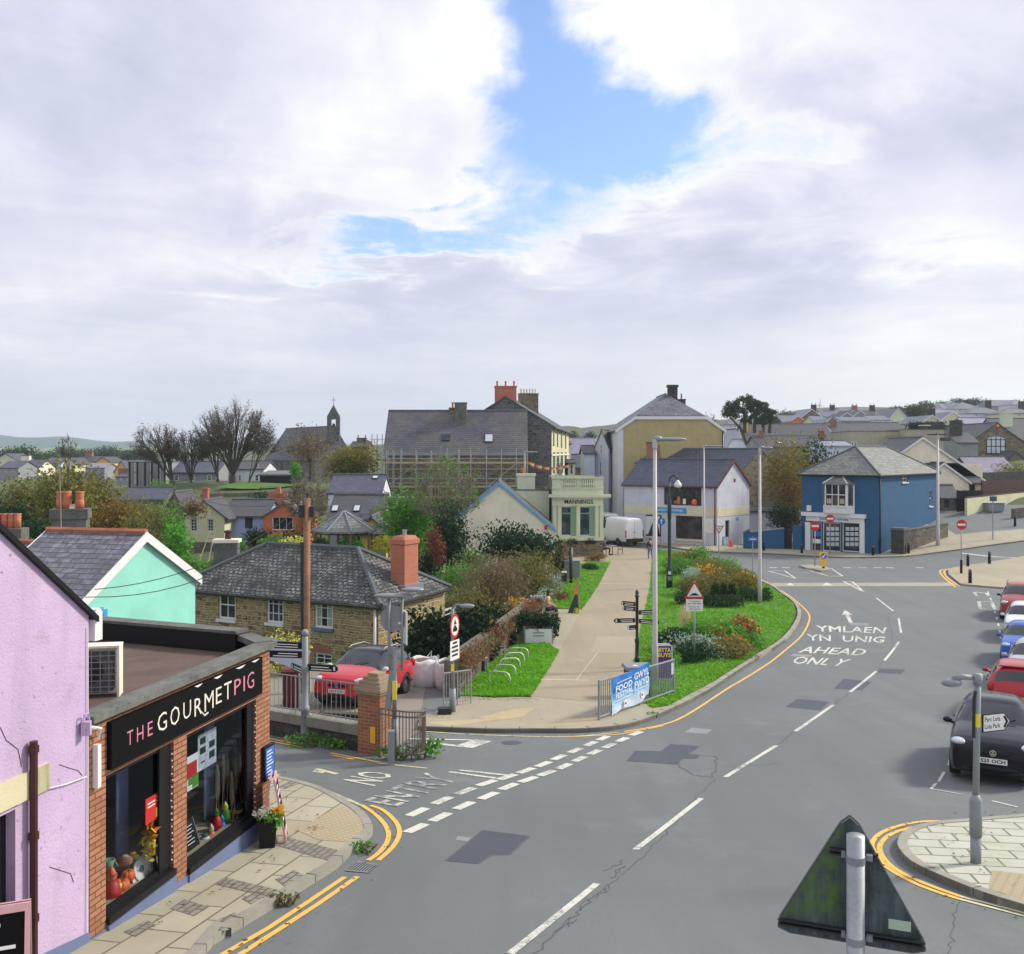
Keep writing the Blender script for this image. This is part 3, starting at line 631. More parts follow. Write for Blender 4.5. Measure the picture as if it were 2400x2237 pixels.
 def flat(s,mat,parapet=.3,coping=None,roofz=None):
  s.gab={};s.rise=0
  mb=MB();zz=(s.ze-parapet)if roofz is None else roofz
  mb.poly([V((p.x,p.y,zz))for p in s.q]);s.roof_ob=mb.build('roof',mat,s.root)
  if coping:
   cb=MB()
   for i in range(4):
    a,d,L,n=s.side(i);d3,n3=s.vec(i)
    cb.pbox(V((a.x,a.y,s.ze+.001))+n3*-.22-d3*.04,d3*(L+.08),n3*.28,V((0,0,.09)))
   cb.build('coping',coping,s.root)
  return s
 def walls(s,mats=None,thickness=0):
  mb=MB();ms=[s.wm]
  for i in range(4):
   a,d,L,n=s.side(i);d3,n3=s.vec(i);o=V((a.x,a.y,0));mi=0
   if mats and i in mats:
    if mats[i]not in ms:ms.append(mats[i])
    mi=ms.index(mats[i])
   ops=[(max(.01,u0),min(L-.01,u1),max(z0,s.zb+.01),min(z1,s.ze-.01))for u0,u1,z0,z1 in s.op[i]]
   us=sorted({0,L,*[x for p in ops for x in p[:2]]});zs=sorted({s.zb,s.ze,*[x for p in ops for x in p[2:]]})
   for u0,u1 in zip(us,us[1:]):
    for z0,z1 in zip(zs,zs[1:]):
     um,zm=(u0+u1)/2,(z0+z1)/2
     if any(p[0]<um<p[1]and p[2]<zm<p[3]for p in ops):continue
     mb.poly([o+d3*u0+V((0,0,z0)),o+d3*u1+V((0,0,z0)),o+d3*u1+V((0,0,z1)),o+d3*u0+V((0,0,z1))],mi)
   for u0,u1,z0,z1 in ops:
    A,B,Cc,D=[o+d3*u+V((0,0,z))for u,z in((u0,z0),(u1,z0),(u1,z1),(u0,z1))];k=-n3*.16
    for p,r in((A,B),(B,Cc),(Cc,D),(D,A)):mb.poly([r,p,p+k,r+k],mi)
   g=s.gab.get(i)
   if g==1:mb.poly([o+V((0,0,s.ze)),o+d3*L+V((0,0,s.ze)),o+d3*(L/2)+V((0,0,s.ze+s.rise))],mi)
   elif g:
    f=g[1];h=s.rise*(1-f)
    mb.poly([o+V((0,0,s.ze)),o+d3*L+V((0,0,s.ze)),o+d3*(L/2*(1+f))+V((0,0,s.ze+h)),o+d3*(L/2*(1-f))+V((0,0,s.ze+h))],mi)
  if s.gab.get('mono'):
   q=s.q;e=[V((p.x,p.y,s.ze))for p in q];t2,t3=[V((q[j].x,q[j].y,s.ze+s.rise))for j in(2,3)]
   mb.poly([e[1],e[2],t2]);mb.poly([e[3],e[0],t3]);mb.poly([e[2],e[3],t3,t2])
  s.wall=mb.build('wall',ms,s.root)
  for rec in s.late:s._window(*rec)
  return s
 def _window(s,i,u0,u1,z0,z1,nx,ny,frame,glass,bar,fw,sill,hole,depth,name,sillm,curtain):
  d3,n3=s.vec(i);W,H=u1-u0,z1-z0;out=-depth if hole else.012
  up=V((0,0,1));o=s.pt(i,u0,z0,out);f=MB();t=.05
  f.pbox(o,d3*fw,-n3*t,up*H);f.pbox(o+d3*(W-fw),d3*fw,-n3*t,up*H)
  f.pbox(o+d3*fw,d3*(W-2*fw),-n3*t,up*fw);f.pbox(o+d3*fw+up*(H-fw),d3*(W-2*fw),-n3*t,up*fw)
  for j in range(1,nx):f.pbox(o+d3*(W*j/nx-bar/2)+up*fw-n3*.004,d3*bar,-n3*.035,up*(H-2*fw))
  for j in range(1,ny):
   bb=bar*(1.5 if(ny==2)else 1);f.pbox(o+d3*fw+up*(H*j/ny-bb/2)-n3*.001,d3*(W-2*fw),-n3*.035,up*bb)
  if not hole:f.mi and None
  fr=f.build(name,frame,s.root)
  p=MB();g=o-n3*(.03 if hole else-.002)
  if hole:p.poly([g+d3*fw*.5+up*fw*.5,g+d3*(W-fw*.5)+up*fw*.5,g+d3*(W-fw*.5)+up*(H-fw*.5),g+d3*fw*.5+up*(H-fw*.5)])
  else:p.pbox(o-n3*.012+n3*.002+d3*fw*.5+up*fw*.5,d3*(W-fw),up*(H-fw),n3*.006)
  p.build('pane',glass,fr)
  if curtain:
   c=MB()
   for a,b in((.06,.06+curtain),(.94-curtain,.94)):
    c.pbox(g-n3*.001+d3*W*a+up*fw+n3*.004,d3*W*(b-a),up*(H-2*fw),n3*.002)
   c.build('curtain','curtain',fr)
  if sill:
   b=MB();b.pbox(s.pt(i,u0-.06,z0-sill,-.02),d3*(W+.12),-n3*-.001 if False else n3*.13,V((0,0,sill*.98)))
   b.build('sill',sillm,fr)
 def chimney(s,c,w,d,z0,z1,rz,mat,cap='cement',pots=0,potm='pot',poth=.5,caph=.12,capo=.06,potr=.11):
  b=MB();b.box((c[0],c[1],z0),(w,d,z1-z0),rz);ch=b.build('chimney',mat,s.root)
  if cap:
   k=MB();k.box((c[0],c[1],z1+.001),(w+2*capo,d+2*capo,caph),rz);k.build('chimney_cap',cap,ch)
  for j in range(pots):
   f=0 if pots==1 else(j/(pots-1)-.5)*.78
   p=MB();x,y=c[0]+math.cos(rz)*w*f,c[1]+math.sin(rz)*w*f
   p.lathe((x,y,z1+(caph if cap else 0)),[(potr*1.05,0),(potr*.95,.06),(potr*.85,poth*.75),(potr*1.1,poth*.8),(potr*1.05,poth),(potr*.7,poth),(potr*.7,poth*.9)],10)
   p.build('chimney_pot',potm,ch,smooth=1)
  return ch
 def pipe(s,i,u,z0,z1,mat,r=.045,out=.06):
  MB().tube([s.pt(i,u,z0,out),s.pt(i,u,z1,out)],r,8).build('downpipe',mat,s.root,smooth=1)
def rect(p0,p1,depth):
 p0,p1=V(p0),V(p1);d=(p1-p0).normalized();n=V((-d.y,d.x))*depth
 return[p0,p1,p1+n,p0+n]

# ------------------------------------------------------------------ plants
def branch(mb,p,d,L,r,lev,n=3,spread=.55,up=.12,tips=None,seg=3,shrink=.62,minr=.006,sides=5):
 pts=[p];rad=[r];q=p.copy();dd=d.copy()
 for k in range(seg):
  dd=(dd+V((R.gauss(0,.13),R.gauss(0,.13),R.gauss(0,.08)+up*.5))).normalized();q=q+dd*(L/seg)
  pts.append(q.copy());rad.append(max(minr,r*(1-(k+1)/seg*.45)))
 mb.tube(pts,rad,sides if lev>1 else 3,cap=False)
 if lev<=0:
  if tips is not None:tips.append(q)
  return
 for k in range(n):
  f=R.uniform(.45,1.0)if k else 1.0
  i=min(seg-1,int(f*seg));base=pts[i].lerp(pts[i+1],min(1,f*seg-i))
  a=dd.orthogonal().normalized();a.rotate(Matrix.Rotation(R.uniform(0,6.28),3,dd))
  nd=(dd+a*spread*R.uniform(.5,1.3)+V((0,0,up))).normalized()
  branch(mb,base,nd,L*shrink*R.uniform(.75,1.2),max(minr,r*.58),lev-1,n,spread,up,tips,seg,shrink,minr,sides)
def tree(name,label,base,h,lobes,leaf,nleaf=2500,lsize=.28,trunk_r=.2,limbs=5,bark='bark',cat='tree',group=None,fill=.5,twig=0):
 """tree with a tapered trunk, limbs reaching into the crown and leaf-sized faces; lobes relative to the base"""
 root=thing(name,label,cat,base,0,group);t=MB();b=V(base)
 cen=V((0,0,0));
 for l in lobes:cen+=V(l[0])
 cen=cen/len(lobes);top=b+V((cen.x*.7,cen.y*.7,max(cen.z*.95,h*.35)))
 mid=b.lerp(top,.5)+V((R.uniform(-.1,.1)*h*.3,R.uniform(-.1,.1)*h*.3,0))
 t.tube([b-V((0,0,.4)),b+V((0,0,h*.05)),mid,top],[trunk_r*1.5,trunk_r,trunk_r*.7,trunk_r*.3],8)
 for j in range(limbs):
  l=lobes[j%len(lobes)];e=b+V(l[0])+V((R.uniform(-.6,.6)*l[1][0],R.uniform(-.6,.6)*l[1][1],R.uniform(-.2,.8)*l[1][2]))
  s0=b.lerp(top,R.uniform(.35,.95));m=s0.lerp(e,.5)+V((0,0,.08*h))
  t.tube([s0,m,e],[trunk_r*.42,trunk_r*.26,trunk_r*.08],5)
  if twig:
   for _ in range(twig):
    x=m.lerp(e,R.random());branch(t,x,(e-m).normalized()+V((R.gauss(0,.7),R.gauss(0,.7),R.gauss(.2,.4))),h*.16,trunk_r*.08,2,3,.7,.1,None,2,.65,.012,3)
 t.build('trunk',bark,root,uv=0,smooth=1)
 c=MB().leaves([(b+V(l[0]),l[1])for l in lobes],nleaf,lsize,0,fill)
 c.build('crown',leaf,root,uv=0)
 return root
def shrub(name,label,base,lobes,leaf,n=900,size=.12,cat='shrub',group=None,twigs=0,twigm='twig',flowers=None,nf=80,fs=.08,fill=.45):
 """low plant: stems from the base and leaves through its volume; lobes relative to the base"""
 root=thing(name,label,cat,base,0,group);b=V(base);t=MB()
 for k in range(max(5,twigs)):
  l=lobes[k%len(lobes)];e=b+V(l[0])+V((R.gauss(0,.45)*l[1][0],R.gauss(0,.45)*l[1][1],R.uniform(0,1.0)*l[1][2]))
  s0=b+V((R.gauss(0,.2)*l[1][0],R.gauss(0,.2)*l[1][1],-.1));m=s0.lerp(e,.5)+V((R.gauss(0,.1),R.gauss(0,.1),.1))
  t.tube([s0,m,e],[.025,.016,.007],4,cap=False)
 t.build('stem',twigm,root,uv=0)
 MB().leaves([(b+V(l[0]),l[1])for l in lobes],n,size,0,fill).build('foliage',leaf,root,uv=0)
 if flowers:
  f=MB()
  for _ in range(nf):
   l=R.choice(lobes);d=V((R.gauss(0,1),R.gauss(0,1),abs(R.gauss(.6,.6)))).normalized()
   p=b+V(l[0])+V((d.x*l[1][0],d.y*l[1][1],d.z*l[1][2]))
   f.leaves([(p,(fs,fs,fs))],5,fs*1.3)
  f.build('flowers',flowers,root,uv=0)
 return root
def lobes_in(w,d,h,n,z0=0.0,k=.5):
 """n overlapping lumps filling a w x d x h mass"""
 out=[]
 for i in range(n):
  x=R.uniform(-.5,.5)*w*(1-k*.6);y=R.uniform(-.5,.5)*d*(1-k*.6);rr=R.uniform(.75,1.2)
  out.append((V((x,y,z0+h*R.uniform(.35,.68))),(w*k*.6*rr,d*k*.6*rr,h*k*.62*rr)))
 return out
# ------------------------------------------------------------------ ground, road and everything painted on it
def slice_plan(poly):
 bm=bmesh.new();bm.faces.new([bm.verts.new((p[0],p[1],0))for p in poly])
 ys=[p[1]for p in poly];xs=[p[0]for p in poly]
 cuts=[y*1.5 for y in range(-8,43)]+[65+4*k for k in range(15)]
 for y in cuts:
  if min(ys)<y<max(ys):bmesh.ops.bisect_plane(bm,geom=bm.verts[:]+bm.edges[:]+bm.faces[:],plane_co=(0,y,0),plane_no=(0,1,0))
 if max(ys)>80:
  for x in range(28,39,1):
   if min(xs)<x<max(xs):bmesh.ops.bisect_plane(bm,geom=bm.verts[:]+bm.edges[:]+bm.faces[:],plane_co=(x,0,0),plane_no=(1,0,0))
 return bm
def sheet(name,poly,mat,dz=0.0,skirt=0.0,kind='structure',parent=None,label=None,cat=None,skirtm=None):
 poly=[(p[0],p[1])for p in poly]
 a=sum(poly[i][0]*poly[(i+1)%len(poly)][1]-poly[(i+1)%len(poly)][0]*poly[i][1]for i in range(len(poly)))
 if a<0:poly=poly[::-1]
 bm=slice_plan(poly);bmesh.ops.triangulate(bm,faces=bm.faces[:]);mb=MB()
 bm.verts.index_update()
 vs=[(v.co.x,v.co.y,ground(v.co.x,v.co.y)+dz)for v in bm.verts]
 mb.faces(vs,[tuple(v.index for v in(f.verts if f.normal.z>=0 else reversed(f.verts)))for f in bm.faces])
 if skirt:
  for e in bm.edges:
   if e.is_boundary:
    i,j=[v.index for v in e.verts];p,q=V(vs[i]),V(vs[j]);k=V((0,0,skirt))
    mb.poly([p,q,q-k,p-k],1 if skirtm else 0)
 bm.free()
 o=mb.build(name,[mat,skirtm]if skirtm else mat,parent,world=0)
 if kind and parent is None:tag(o,label,cat,None,kind)
 return o
def pxs(*pts):return[tuple(G(x,y).xy)for x,y in pts]
def ribbon(mb,pts,wid,dz,step=.7):
 """painted line of given width along plan points"""
 pts=[V((p[0],p[1]))for p in pts];q=[pts[0]]
 for a,b in zip(pts,pts[1:]):
  n=max(1,int((b-a).length/step))
  q+=[a.lerp(b,(k+1)/n)for k in range(n)]
 L,Rr=[],[]
 for i,p in enumerate(q):
  d=(q[min(i+1,len(q)-1)]-q[max(0,i-1)]).normalized();n=V((-d.y,d.x))*wid/2
  L.append(p+n);Rr.append(p-n)
 z=lambda p:V((p.x,p.y,ground(p.x,p.y)+dz))
 for i in range(len(q)-1):mb.poly([z(Rr[i]),z(Rr[i+1]),z(L[i+1]),z(L[i])])
 return mb
def smooth(pts,n=4):
 """Catmull-Rom through plan points"""
 pts=[V((p[0],p[1]))for p in pts];out=[]
 for i in range(len(pts)-1):
  p0,p1,p2,p3=pts[max(0,i-1)],pts[i],pts[i+1],pts[min(len(pts)-1,i+2)]
  for k in range(n):
   t=k/n;out.append(.5*((2*p1)+(p2-p0)*t+(2*p0-5*p1+4*p2-p3)*t*t+(3*p1-p0-3*p2+p3)*t**3))
 return out+[pts[-1]]

ZONE=[(-25,-10),(-25,24),(-12.6,30),(-12,37.6),(-3.6,37.6),(-2.0,34),(.6,50),(2.5,62),(2.5,80),(9,90),(9,118),(36,118),(36,100.5),(75,100.5),(75,-10)]
road=sheet('road',ZONE,'road',0.0)
# rough land round the streets (rises to the hill on the right, falls to the valley on the left)
def inzone(x,y):
 c=False;n=len(ZONE)
 for i in range(n):
  (a,b),(d,e)=ZONE[i],ZONE[(i+1)%n]
  if(b>y)!=(e>y)and x<(d-a)*(y-b)/(e-b)+a:c=not c
 return c
CTRL=[(-16,44,-9.9),(-8,41.5,-9.9),(-3,45,-9.4),(-1.5,50,-9),(-10,55,-9.5),(-20,50,-10.5),(-35,60,-12),(-5,62,-9),(-22,75,-9.6),(-30,85,-8.9),(-45,85,-10),(-10,85,-8.9),(-62,98,-8.5),
  (-34,104,-3.9),(-22,104,-4),(-28,99,-4.3),(-38,99,-4.5),(-36,116,-3.6),(-20,114,-3.8),(-30,110,-3.8),(-28,130,-4.4),(-40,150,-5),(-70,180,-6),(-100,250,-5),(-150,400,-6),(-60,400,-3),(-8,112,-8.7),(-14,112,-6.5),(-200,800,-12),(0,300,-2),(-16,20,-7),(-14,30,-8.4),(-30,30,-9),
  (45,125,-2),(45,105,-5),(60,106,-4.6),(60,150,-2),(70,130,-1.2),(90,160,0),(80,200,1.5),(120,250,6),(60,300,3),(150,400,15),(90,400,9),(40,400,4),(210,430,18),(200,600,27),(120,600,19),(50,700,10),(300,500,27),(20,300,3),(18,420,11),(30,150,-6),(15,130,-8),(100,100,-2),(80,60,-7),(80,20,-6),(0,900,5),(0,2000,-10),(-300,1500,-12),(300,1200,20),(60,10,-6)]
def terr(x,y):
 num=den=0
 for a,b,c in CTRL:
  k=1/(((x-a)**2+(y-b)**2)**1.7+.5);num+=k*c;den+=k
 return CZ+num/den
XS=[-900,-600,-420,-300,-220,-160,-120]+[-90+3*k for k in range(45)]+[48+6*k for k in range(14)]+[140+20*k for k in range(10)]+[360,450,600,900]
YS=[-20+4*k for k in range(7)]+[8+2.5*k for k in range(48)]+[130+10*k for k in range(20)]+[340+40*k for k in range(14)]+[1000,1300,1700,2200,3000]
mb=MB();pts=[]
for y in YS:
 for x in XS:
  if inzone(x,y):z=ground(x,y)-.35
  else:z=terr(x,y)+.25*math.sin(x*.31)*math.cos(y*.27)
  pts.append((x,y,z))
n=len(XS)
mb.faces(pts,[(j*n+i,j*n+i+1,(j+1)*n+i+1,(j+1)*n+i)for j in range(len(YS)-1)for i in range(n-1)])
tag(mb.build('terrain','field',smooth=1),None,None,None,'structure')
# distant hills over the valley
def hills(name,Y,depth,prof,mat):
 mb=MB();rows=[]
 xs=[prof[0][0]+(prof[-1][0]-prof[0][0])*i/60 for i in range(61)]
 for j,f in enumerate((0,.35,.7,1,1.3)):
  for x in xs:
   top=(HY-lerp(prof,x))/FX*Y+CZ;zz=-14+(top+14)*(math.sin(min(f,1)*math.pi/2))+2.5*math.sin(x*.03+j)+1.2*math.sin(x*.11)
   rows.append(((x-1200)/FX*Y*(1+.1*(f-1)),Y+(f-1)*depth,zz if f<=1 else zz-10))
 n=len(xs);mb.faces(rows,[(j*n+i,j*n+i+1,(j+1)*n+i+1,(j+1)*n+i)for j in range(4)for i in range(n-1)])
 tag(mb.build(name,mat,smooth=1),None,None,None,'structure')
hills('hills',2300,700,[(-900,1008),(-300,1012),(0,1020),(120,1025),(200,1031),(330,1034),(600,1040),(900,1046),(1300,1050),(1800,1050)],'hill')
hills('fields',1500,300,[(-900,1044),(-200,1046),(0,1049),(200,1050),(400,1052),(900,1055),(1500,1056)],'hill2')

# left pavement in front of the shop
Lk=pxs((483,2237),(500,2217),(581,2167),(655,2122),(725,2078),(790,2037),(831,1995),(866,1967),(873,1949),(852,1917),(810,1889),(760,1861),(708,1844),(648,1831),(600,1824))
d0=V(Lk[0])-V(Lk[1]);Lk=[tuple(V(Lk[0])+d0.normalized()*9)]+Lk
Lk=[tuple(p)for p in smooth(Lk,3)]
back=[(-4.9,17.6),(-4.15,16.3),(-5.2,11.7),(-7.2,3.2)]
def toward(pts,dist,c):
 return[tuple(V(p)+(V(c)-V(p)).normalized()*dist)for p in pts]
def inset(pts,dist):
 out=[]
 for i,p in enumerate(pts):
  d=(V(pts[min(i+1,len(pts)-1)])-V(pts[max(0,i-1)])).normalized();out.append(tuple(V(p)+V((-d.y,d.x))*dist))
 return out
sheet('pavement',Lk+back,'slabs',.11,0)
def kerb(name,line,w,dz=.115,low=.12,sgn=1):
 mb=MB();ins=inset(line,w*sgn)
 for i in range(len(line)-1):
  a,b,c,d=line[i],line[i+1],ins[i+1],ins[i]
  z=lambda p,k=dz:V((p[0],p[1],ground(p[0],p[1])+k))
  q=[z(a),z(b),z(c),z(d)]
  if sgn<0:q=q[::-1]
  mb.poly(q);e=[z(b),z(a),z(a,dz-low),z(b,dz-low)];mb.poly(e if sgn>0 else e[::-1])
 ko=tag(mb.build(name,'kerb'),None,None,None,'structure');j=MB();acc=0
 for i in range(len(line)-1):
  a,b=V(line[i]),V(line[i+1]);d=(b-a);L_=d.length;d=d/L_;n=V((-d.y,d.x))*sgn;k=.9-acc
  while k<L_:q=a+d*k;e=V((q.x,q.y,ground(q.x,q.y)+dz+.002));n3=V((n.x,n.y,0));j.pbox(e-n3*.003-V((0,0,low*.9)),V((d.x,d.y,0))*.014,n3*(w+.003),V((0,0,low*.9)));k+=.9
  acc=L_-(k-.9)
 j.build('joints','tar',ko,world=0);return ko
kerb('kerb',Lk,.15,.118)
sheet('tactile_paving',pxs((690,1960),(745,1985),(815,1990),(850,1962),(850,1940),(838,1925),(805,1905),(770,1918),(725,1945)),'tactile',.114)
# rows of dark setts between the slabs
for q in(((505,2092),(630,2122),(655,2106),(530,2076)),((400,2150),(455,2168),(490,2146),(432,2128)),((645,1998),(770,2035),(800,2012),(670,1978)),((590,2140),(625,2118),(605,2108),(566,2126)),
    ((526,2200),(570,2172),(550,2160),(500,2182)),((672,2100),(715,2072),(690,2058),(645,2080)),((318,2218),(365,2190),(345,2178),(290,2206)),((455,2062),(500,2036),(482,2024),(436,2050)),((560,2010),(600,1990),(585,1978),(540,1998)),((650,1858),(668,1863),(712,1846),(690,1840))):
 sheet('paving_setts',pxs(*q),'setts',.115)

# car park, park pavement, path, lawns
K=pxs((978,1712.6),(1144,1718.7),(1251,1718.6),(1372,1718),(1463,1708),(1523,1690),(1584,1664),(1659,1625),(1700,1597.5),(1735,1574),(1788,1539),(1841,1503.5),(1869,1468),(1878,1440),(1865.5,1415),(1837,1394),(1806,1373),(1735,1342),(1700,1328),(1653,1306),(1600,1296),(1541,1291))
K=[tuple(p)for p in smooth(K,3)]
sheet('car_park',[(-12.4,30.2)]+pxs((978,1712.6))+[(-2.9,33),(-3.6,37.5),(-12.2,37.5)],'dirt',.02)
sheet('car_park',pxs((633,1722),(840,1760),(905,1768),(990,1712),(978,1712.6))+[(-12.4,30.2),(-12,28)],'dirt',.016)
sheet('park_pavement',K[:34]+pxs((1584,1650),(1490,1642),(1480,1575),(1311,1531),(1245,1642),(1080,1640),(1055,1665),(985,1690)),'buff',.10,.13,skirtm='kerb')
sheet('sandy_pavement',pxs((995,1704),(1110,1695),(1200,1670),(1255,1668),(1225,1690),(1140,1700),(1060,1712)),'buff2',.104)
sheet('tactile_paving',pxs((1290,1712),(1372,1714),(1400,1704),(1395,1692),(1310,1690)),'tactile',.104)
sheet('path',pxs((1242,1640),(1311,1531),(1363,1434),(1402,1377),(1431,1319.5),(1436,1290),(1430,1284),(1535,1291),(1529,1311),(1523,1380),(1514,1425),(1499,1486),(1490,1540),(1479,1574),(1468,1660)),'path',.106,.12)
sheet('path_patch',pxs((1385,1536),(1399,1497),(1492,1499),(1486,1537)),'buff',.110)
sheet('bench_bay',pxs((1311,1531),(1290,1520),(1292,1460),(1303,1432),(1366,1434)),'buff',.104,.1)
mb=MB()
for a,b in(((1268,1600),(1382,1602.5)),((1405,1372),(1524,1374.5)),((1350,1603),(1400,1536))):ribbon(mb,pxs(a,b),.12 if b[1]-a[1]>-10 else.03,.112)
mb.build('path_joint','pathline',road,world=0)
sheet('terrace',pxs((1290,1324),(1431,1322),(1436,1290),(1430,1283),(1380,1282),(1290,1308)),'path',.09,.1)
LWN={}
def lawn(key,poly):
 LWN[key]=[tuple(p)for p in poly];return sheet('lawn',poly,'lawn',.115,.14)
lawn('a',pxs((1242,1640),(1160,1643),(1082,1638),(1100,1610),(1165,1552),(1222,1505),(1250,1500),(1290,1520),(1311,1531)))
lawn('b',pxs((1363,1433),(1303,1431),(1290,1412),(1315,1385),(1345,1330),(1385,1320),(1431,1321),(1402,1377)))
i0=min(range(len(K)),key=lambda i:(V(K[i])-G(1600,1655).xy).length)
Kin=inset(K,.28)
lawn('c',Kin[i0:-1]+pxs((1533,1296),(1529,1311),(1523,1380),(1514,1425),(1499,1486),(1490,1540),(1479,1574),(1488,1640),(1530,1668),(1570,1662)))
kerb('kerb',K,.18,.125,.13)
# far pavement in front of the shops, pavement up the hill, splitter and bollard islands
FK=pxs((1425,1272),(1514,1277),(1560,1283),(1623,1292),(1700,1297),(1800,1300),(1951,1308),(2072,1308),(2163,1302),(2253,1290),(2330,1279),(2400,1270))
FK=[tuple(p)for p in smooth(FK,3)]
sheet('pavement',FK+pxs((2400,1243),(2300,1250),(2240,1256),(2212,1238))+[(35.5,92.5),(30.9,84),(25,88.5),(10,98),(9.5,92)],'buff',.11,.12)
kerb('kerb',FK,.2,.116)
sheet('pavement',pxs((2405,1306),(2314,1321.6),(2247,1330.6),(2222,1337),(2223,1349),(2253,1373),(2344,1380.5),(2440,1384))+[(45,75)],'buff',.11,.13,skirtm='kerb')
sheet('tactile_paving',pxs((2240,1335),(2275,1327),(2262,1345),(2272,1366),(2256,1366),(2236,1349)),'tactile',.114)
sheet('splitter_island',pxs((1873,1329),(1905,1327.5),(1930,1331),(1951,1338),(1925,1341),(1890,1335)),'buff',.12,.13,skirtm='kerb')
RK=pxs((2460,1917),(2306,1931),(2208,1939),(2159,1947),(2119.5,1963.5),(2105,1983),(2106.4,2002.7),(2136,2035.4),(2208,2071),(2306,2110.6),(2400,2140),(2500,2172))
RK=[tuple(p)for p in smooth(RK,3)]
sheet('pavement',RK+[(13,10)],'slabs2',.11,.12)
kerb('kerb',RK,.15,.118)
sheet('tactile_paving',pxs((2325,2058),(2460,2075),(2460,2150),(2405,2134),(2318,2102)),'tactile',.114)

# repairs in the asphalt
def onroad(name,px,mat,dz=.004):
 if name=='asphalt_patch':a=MB();ribbon(a,pxs(*px,px[0]),.035,dz+.002);a.build('patch_seam','tar',road,world=0)
 return sheet(name,pxs(*px),mat,dz,parent=road)
onroad('asphalt_patch',[(1131,1947),(1241,1961),(1195,2004),(1152,2005),(1121,2025),(1044,2018)],'patch')
onroad('asphalt_patch',[(1572,1745),(1640,1750),(1614,1768),(1642,1771),(1632,1778.5),(1600,1778),(1588,1792),(1470,1784),(1489,1761),(1549,1762)],'patch')
onroad('asphalt_patch',[(1869,1639),(1943,1646),(1922,1665.5),(1843,1657)],'patch')
onroad('asphalt_patch',[(1978,1591.5),(2043,1598.6),(2020,1618),(1955,1614.4)],'patch')
onroad('asphalt_patch',[(2063,1568),(2122,1570),(2112,1580),(2056,1577)],'patch',.003)
onroad('pale_patch',[(1622,1706),(1670,1711),(1656,1721),(1604,1717)],'pale')
onroad('pale_patch',[(1860,1533),(1905,1536),(1895,1541),(1852,1538)],'pale')
onroad('pale_patch',[(1990,1460),(2037,1462),(2034,1467),(1994,1465)],'pale')
onroad('pale_patch',[(1073,1960),(1105,1964),(1097,1973),(1067,1969)],'pale')
onroad('drain_cover',[(1172,1741),(1185,1737),(1210,1737),(1226,1741),(1210,1746),(1183,1746)],'patch')
onroad('drain_cover',[(690,1782),(735,1778),(748,1795),(690,1800)],'sidestreet',.002)
mb=MB()
def wob(px,n=8,a=.028):
 pts=[V(p)for p in pxs(*px)];o=[]
 for p,q in zip(pts,pts[1:]):
  for k in range(n):o.append(p.lerp(q,k/n)+V((R.gauss(0,a),R.gauss(0,a))))
 return o+[pts[-1]]
for px,wd in(([(1255,2237),(1346,2143),(1399,2101),(1438,2062),(1512,2002),(1558,1956),(1607,1896)],.028),([(1607,1896),(1660,1840),(1680,1825)],.018),([(1588,1792),(1625,1818),(1675,1822),(1679,1773),(1642,1771)],.03),
      ([(1820,1748),(1863,1715)],.035),([(1953,1653),(1992,1623)],.04),([(2054,1574),(2073,1549)],.03),([(2245,2113),(2232,2180),(2222,2237)],.016),([(2088,1540),(2092,1490),(2078,1440)],.03),([(1700,1797),(1760,1795),(1830,1790)],.02)):
 ribbon(mb,wob(px),wd*.65,.005)
for _ in range(7):
 x,y=R.uniform(1270,1520),0;y=2237-(x-1255)*1.02+R.uniform(-25,25)
 ribbon(mb,wob([(x,y),(x+R.uniform(15,40),y-R.uniform(15,40))],6,.03),.014,.005)
mb.build('cracks','tar',road,world=0)
# white lines
mb=MB()
for a,b in(((1195,2237),(1399,2072.5)),((1489,1993),(1644,1872)),((1700,1822.5),(1820,1748)),((1864,1715),(1953,1653)),((1992,1623),(2054,1574)),((2073,1549),(2107,1505)),((2112,1484),(2106,1450)),((2094,1433),(2054,1402))):
 ribbon(mb,smooth(pxs(a,b)),.105,.008)
mb.build('centre_line','white',road,world=0)
mb=MB()
r1=[(1500,1720),(1414,1731),(1385,1744),(1348,1760),(1310,1776),(1274,1792),(1233,1807),(1189,1822),(1141,1836),(1091,1855),(1037,1877),(979,1904)]
r2=[(1459,1734.5),(1428,1748.6),(1393.5,1764),(1358,1780),(1322,1797),(1281,1813),(1238,1828),(1192,1844.4),(1145,1866),(1088,1889),(1032,1916),(976,1942)]
for row in(r1[1:],r2,[(1491,1720)]):
 P=[V(p)for p in pxs(*row)]
 for i,p in enumerate(P):
  d=(V(pxs(r1[4])[0])-V(pxs(r1[8])[0])).normalized()if len(P)<2 else(P[max(0,i-1)]-P[min(len(P)-1,i+1)]).normalized()
  ribbon(mb,[p-d*.29,p+d*.29],.2,.008)
mb.build('give_way_dashes','white',road,world=0)
mb=MB()
ribbon(mb,pxs((1077,1806),(1187,1818)),.11,.008);ribbon(mb,pxs((1053,1810),(1162,1825)),.11,.008)
for a,b,wd in(((935,1732),(1134,1736),.13),((1134,1736),(1086,1752),.5),((1086,1751),(985,1739),.16)):ribbon(mb,pxs(a,b),wd,.008)
mb.build('white_lines','white',road,world=0)
mb=MB()
for a,b in(((633,1738),(710,1753)),):pass
for a,b in(((648,1831),(708,1840)),((708,1840),(770,1856)),((770,1856),(848,1889))):ribbon(mb,pxs(a,b),.09,.008)
ribbon(mb,pxs((1002,1802),(890,1790)),.07,.008);ribbon(mb,pxs((1090,1722),(990,1715)),.07,.008)
for a,b in(((640,1820),(655,1817)),((735,1808),(760,1812)),((740,1803),(790,1815))):ribbon(mb,pxs(a,b),.12,.007)
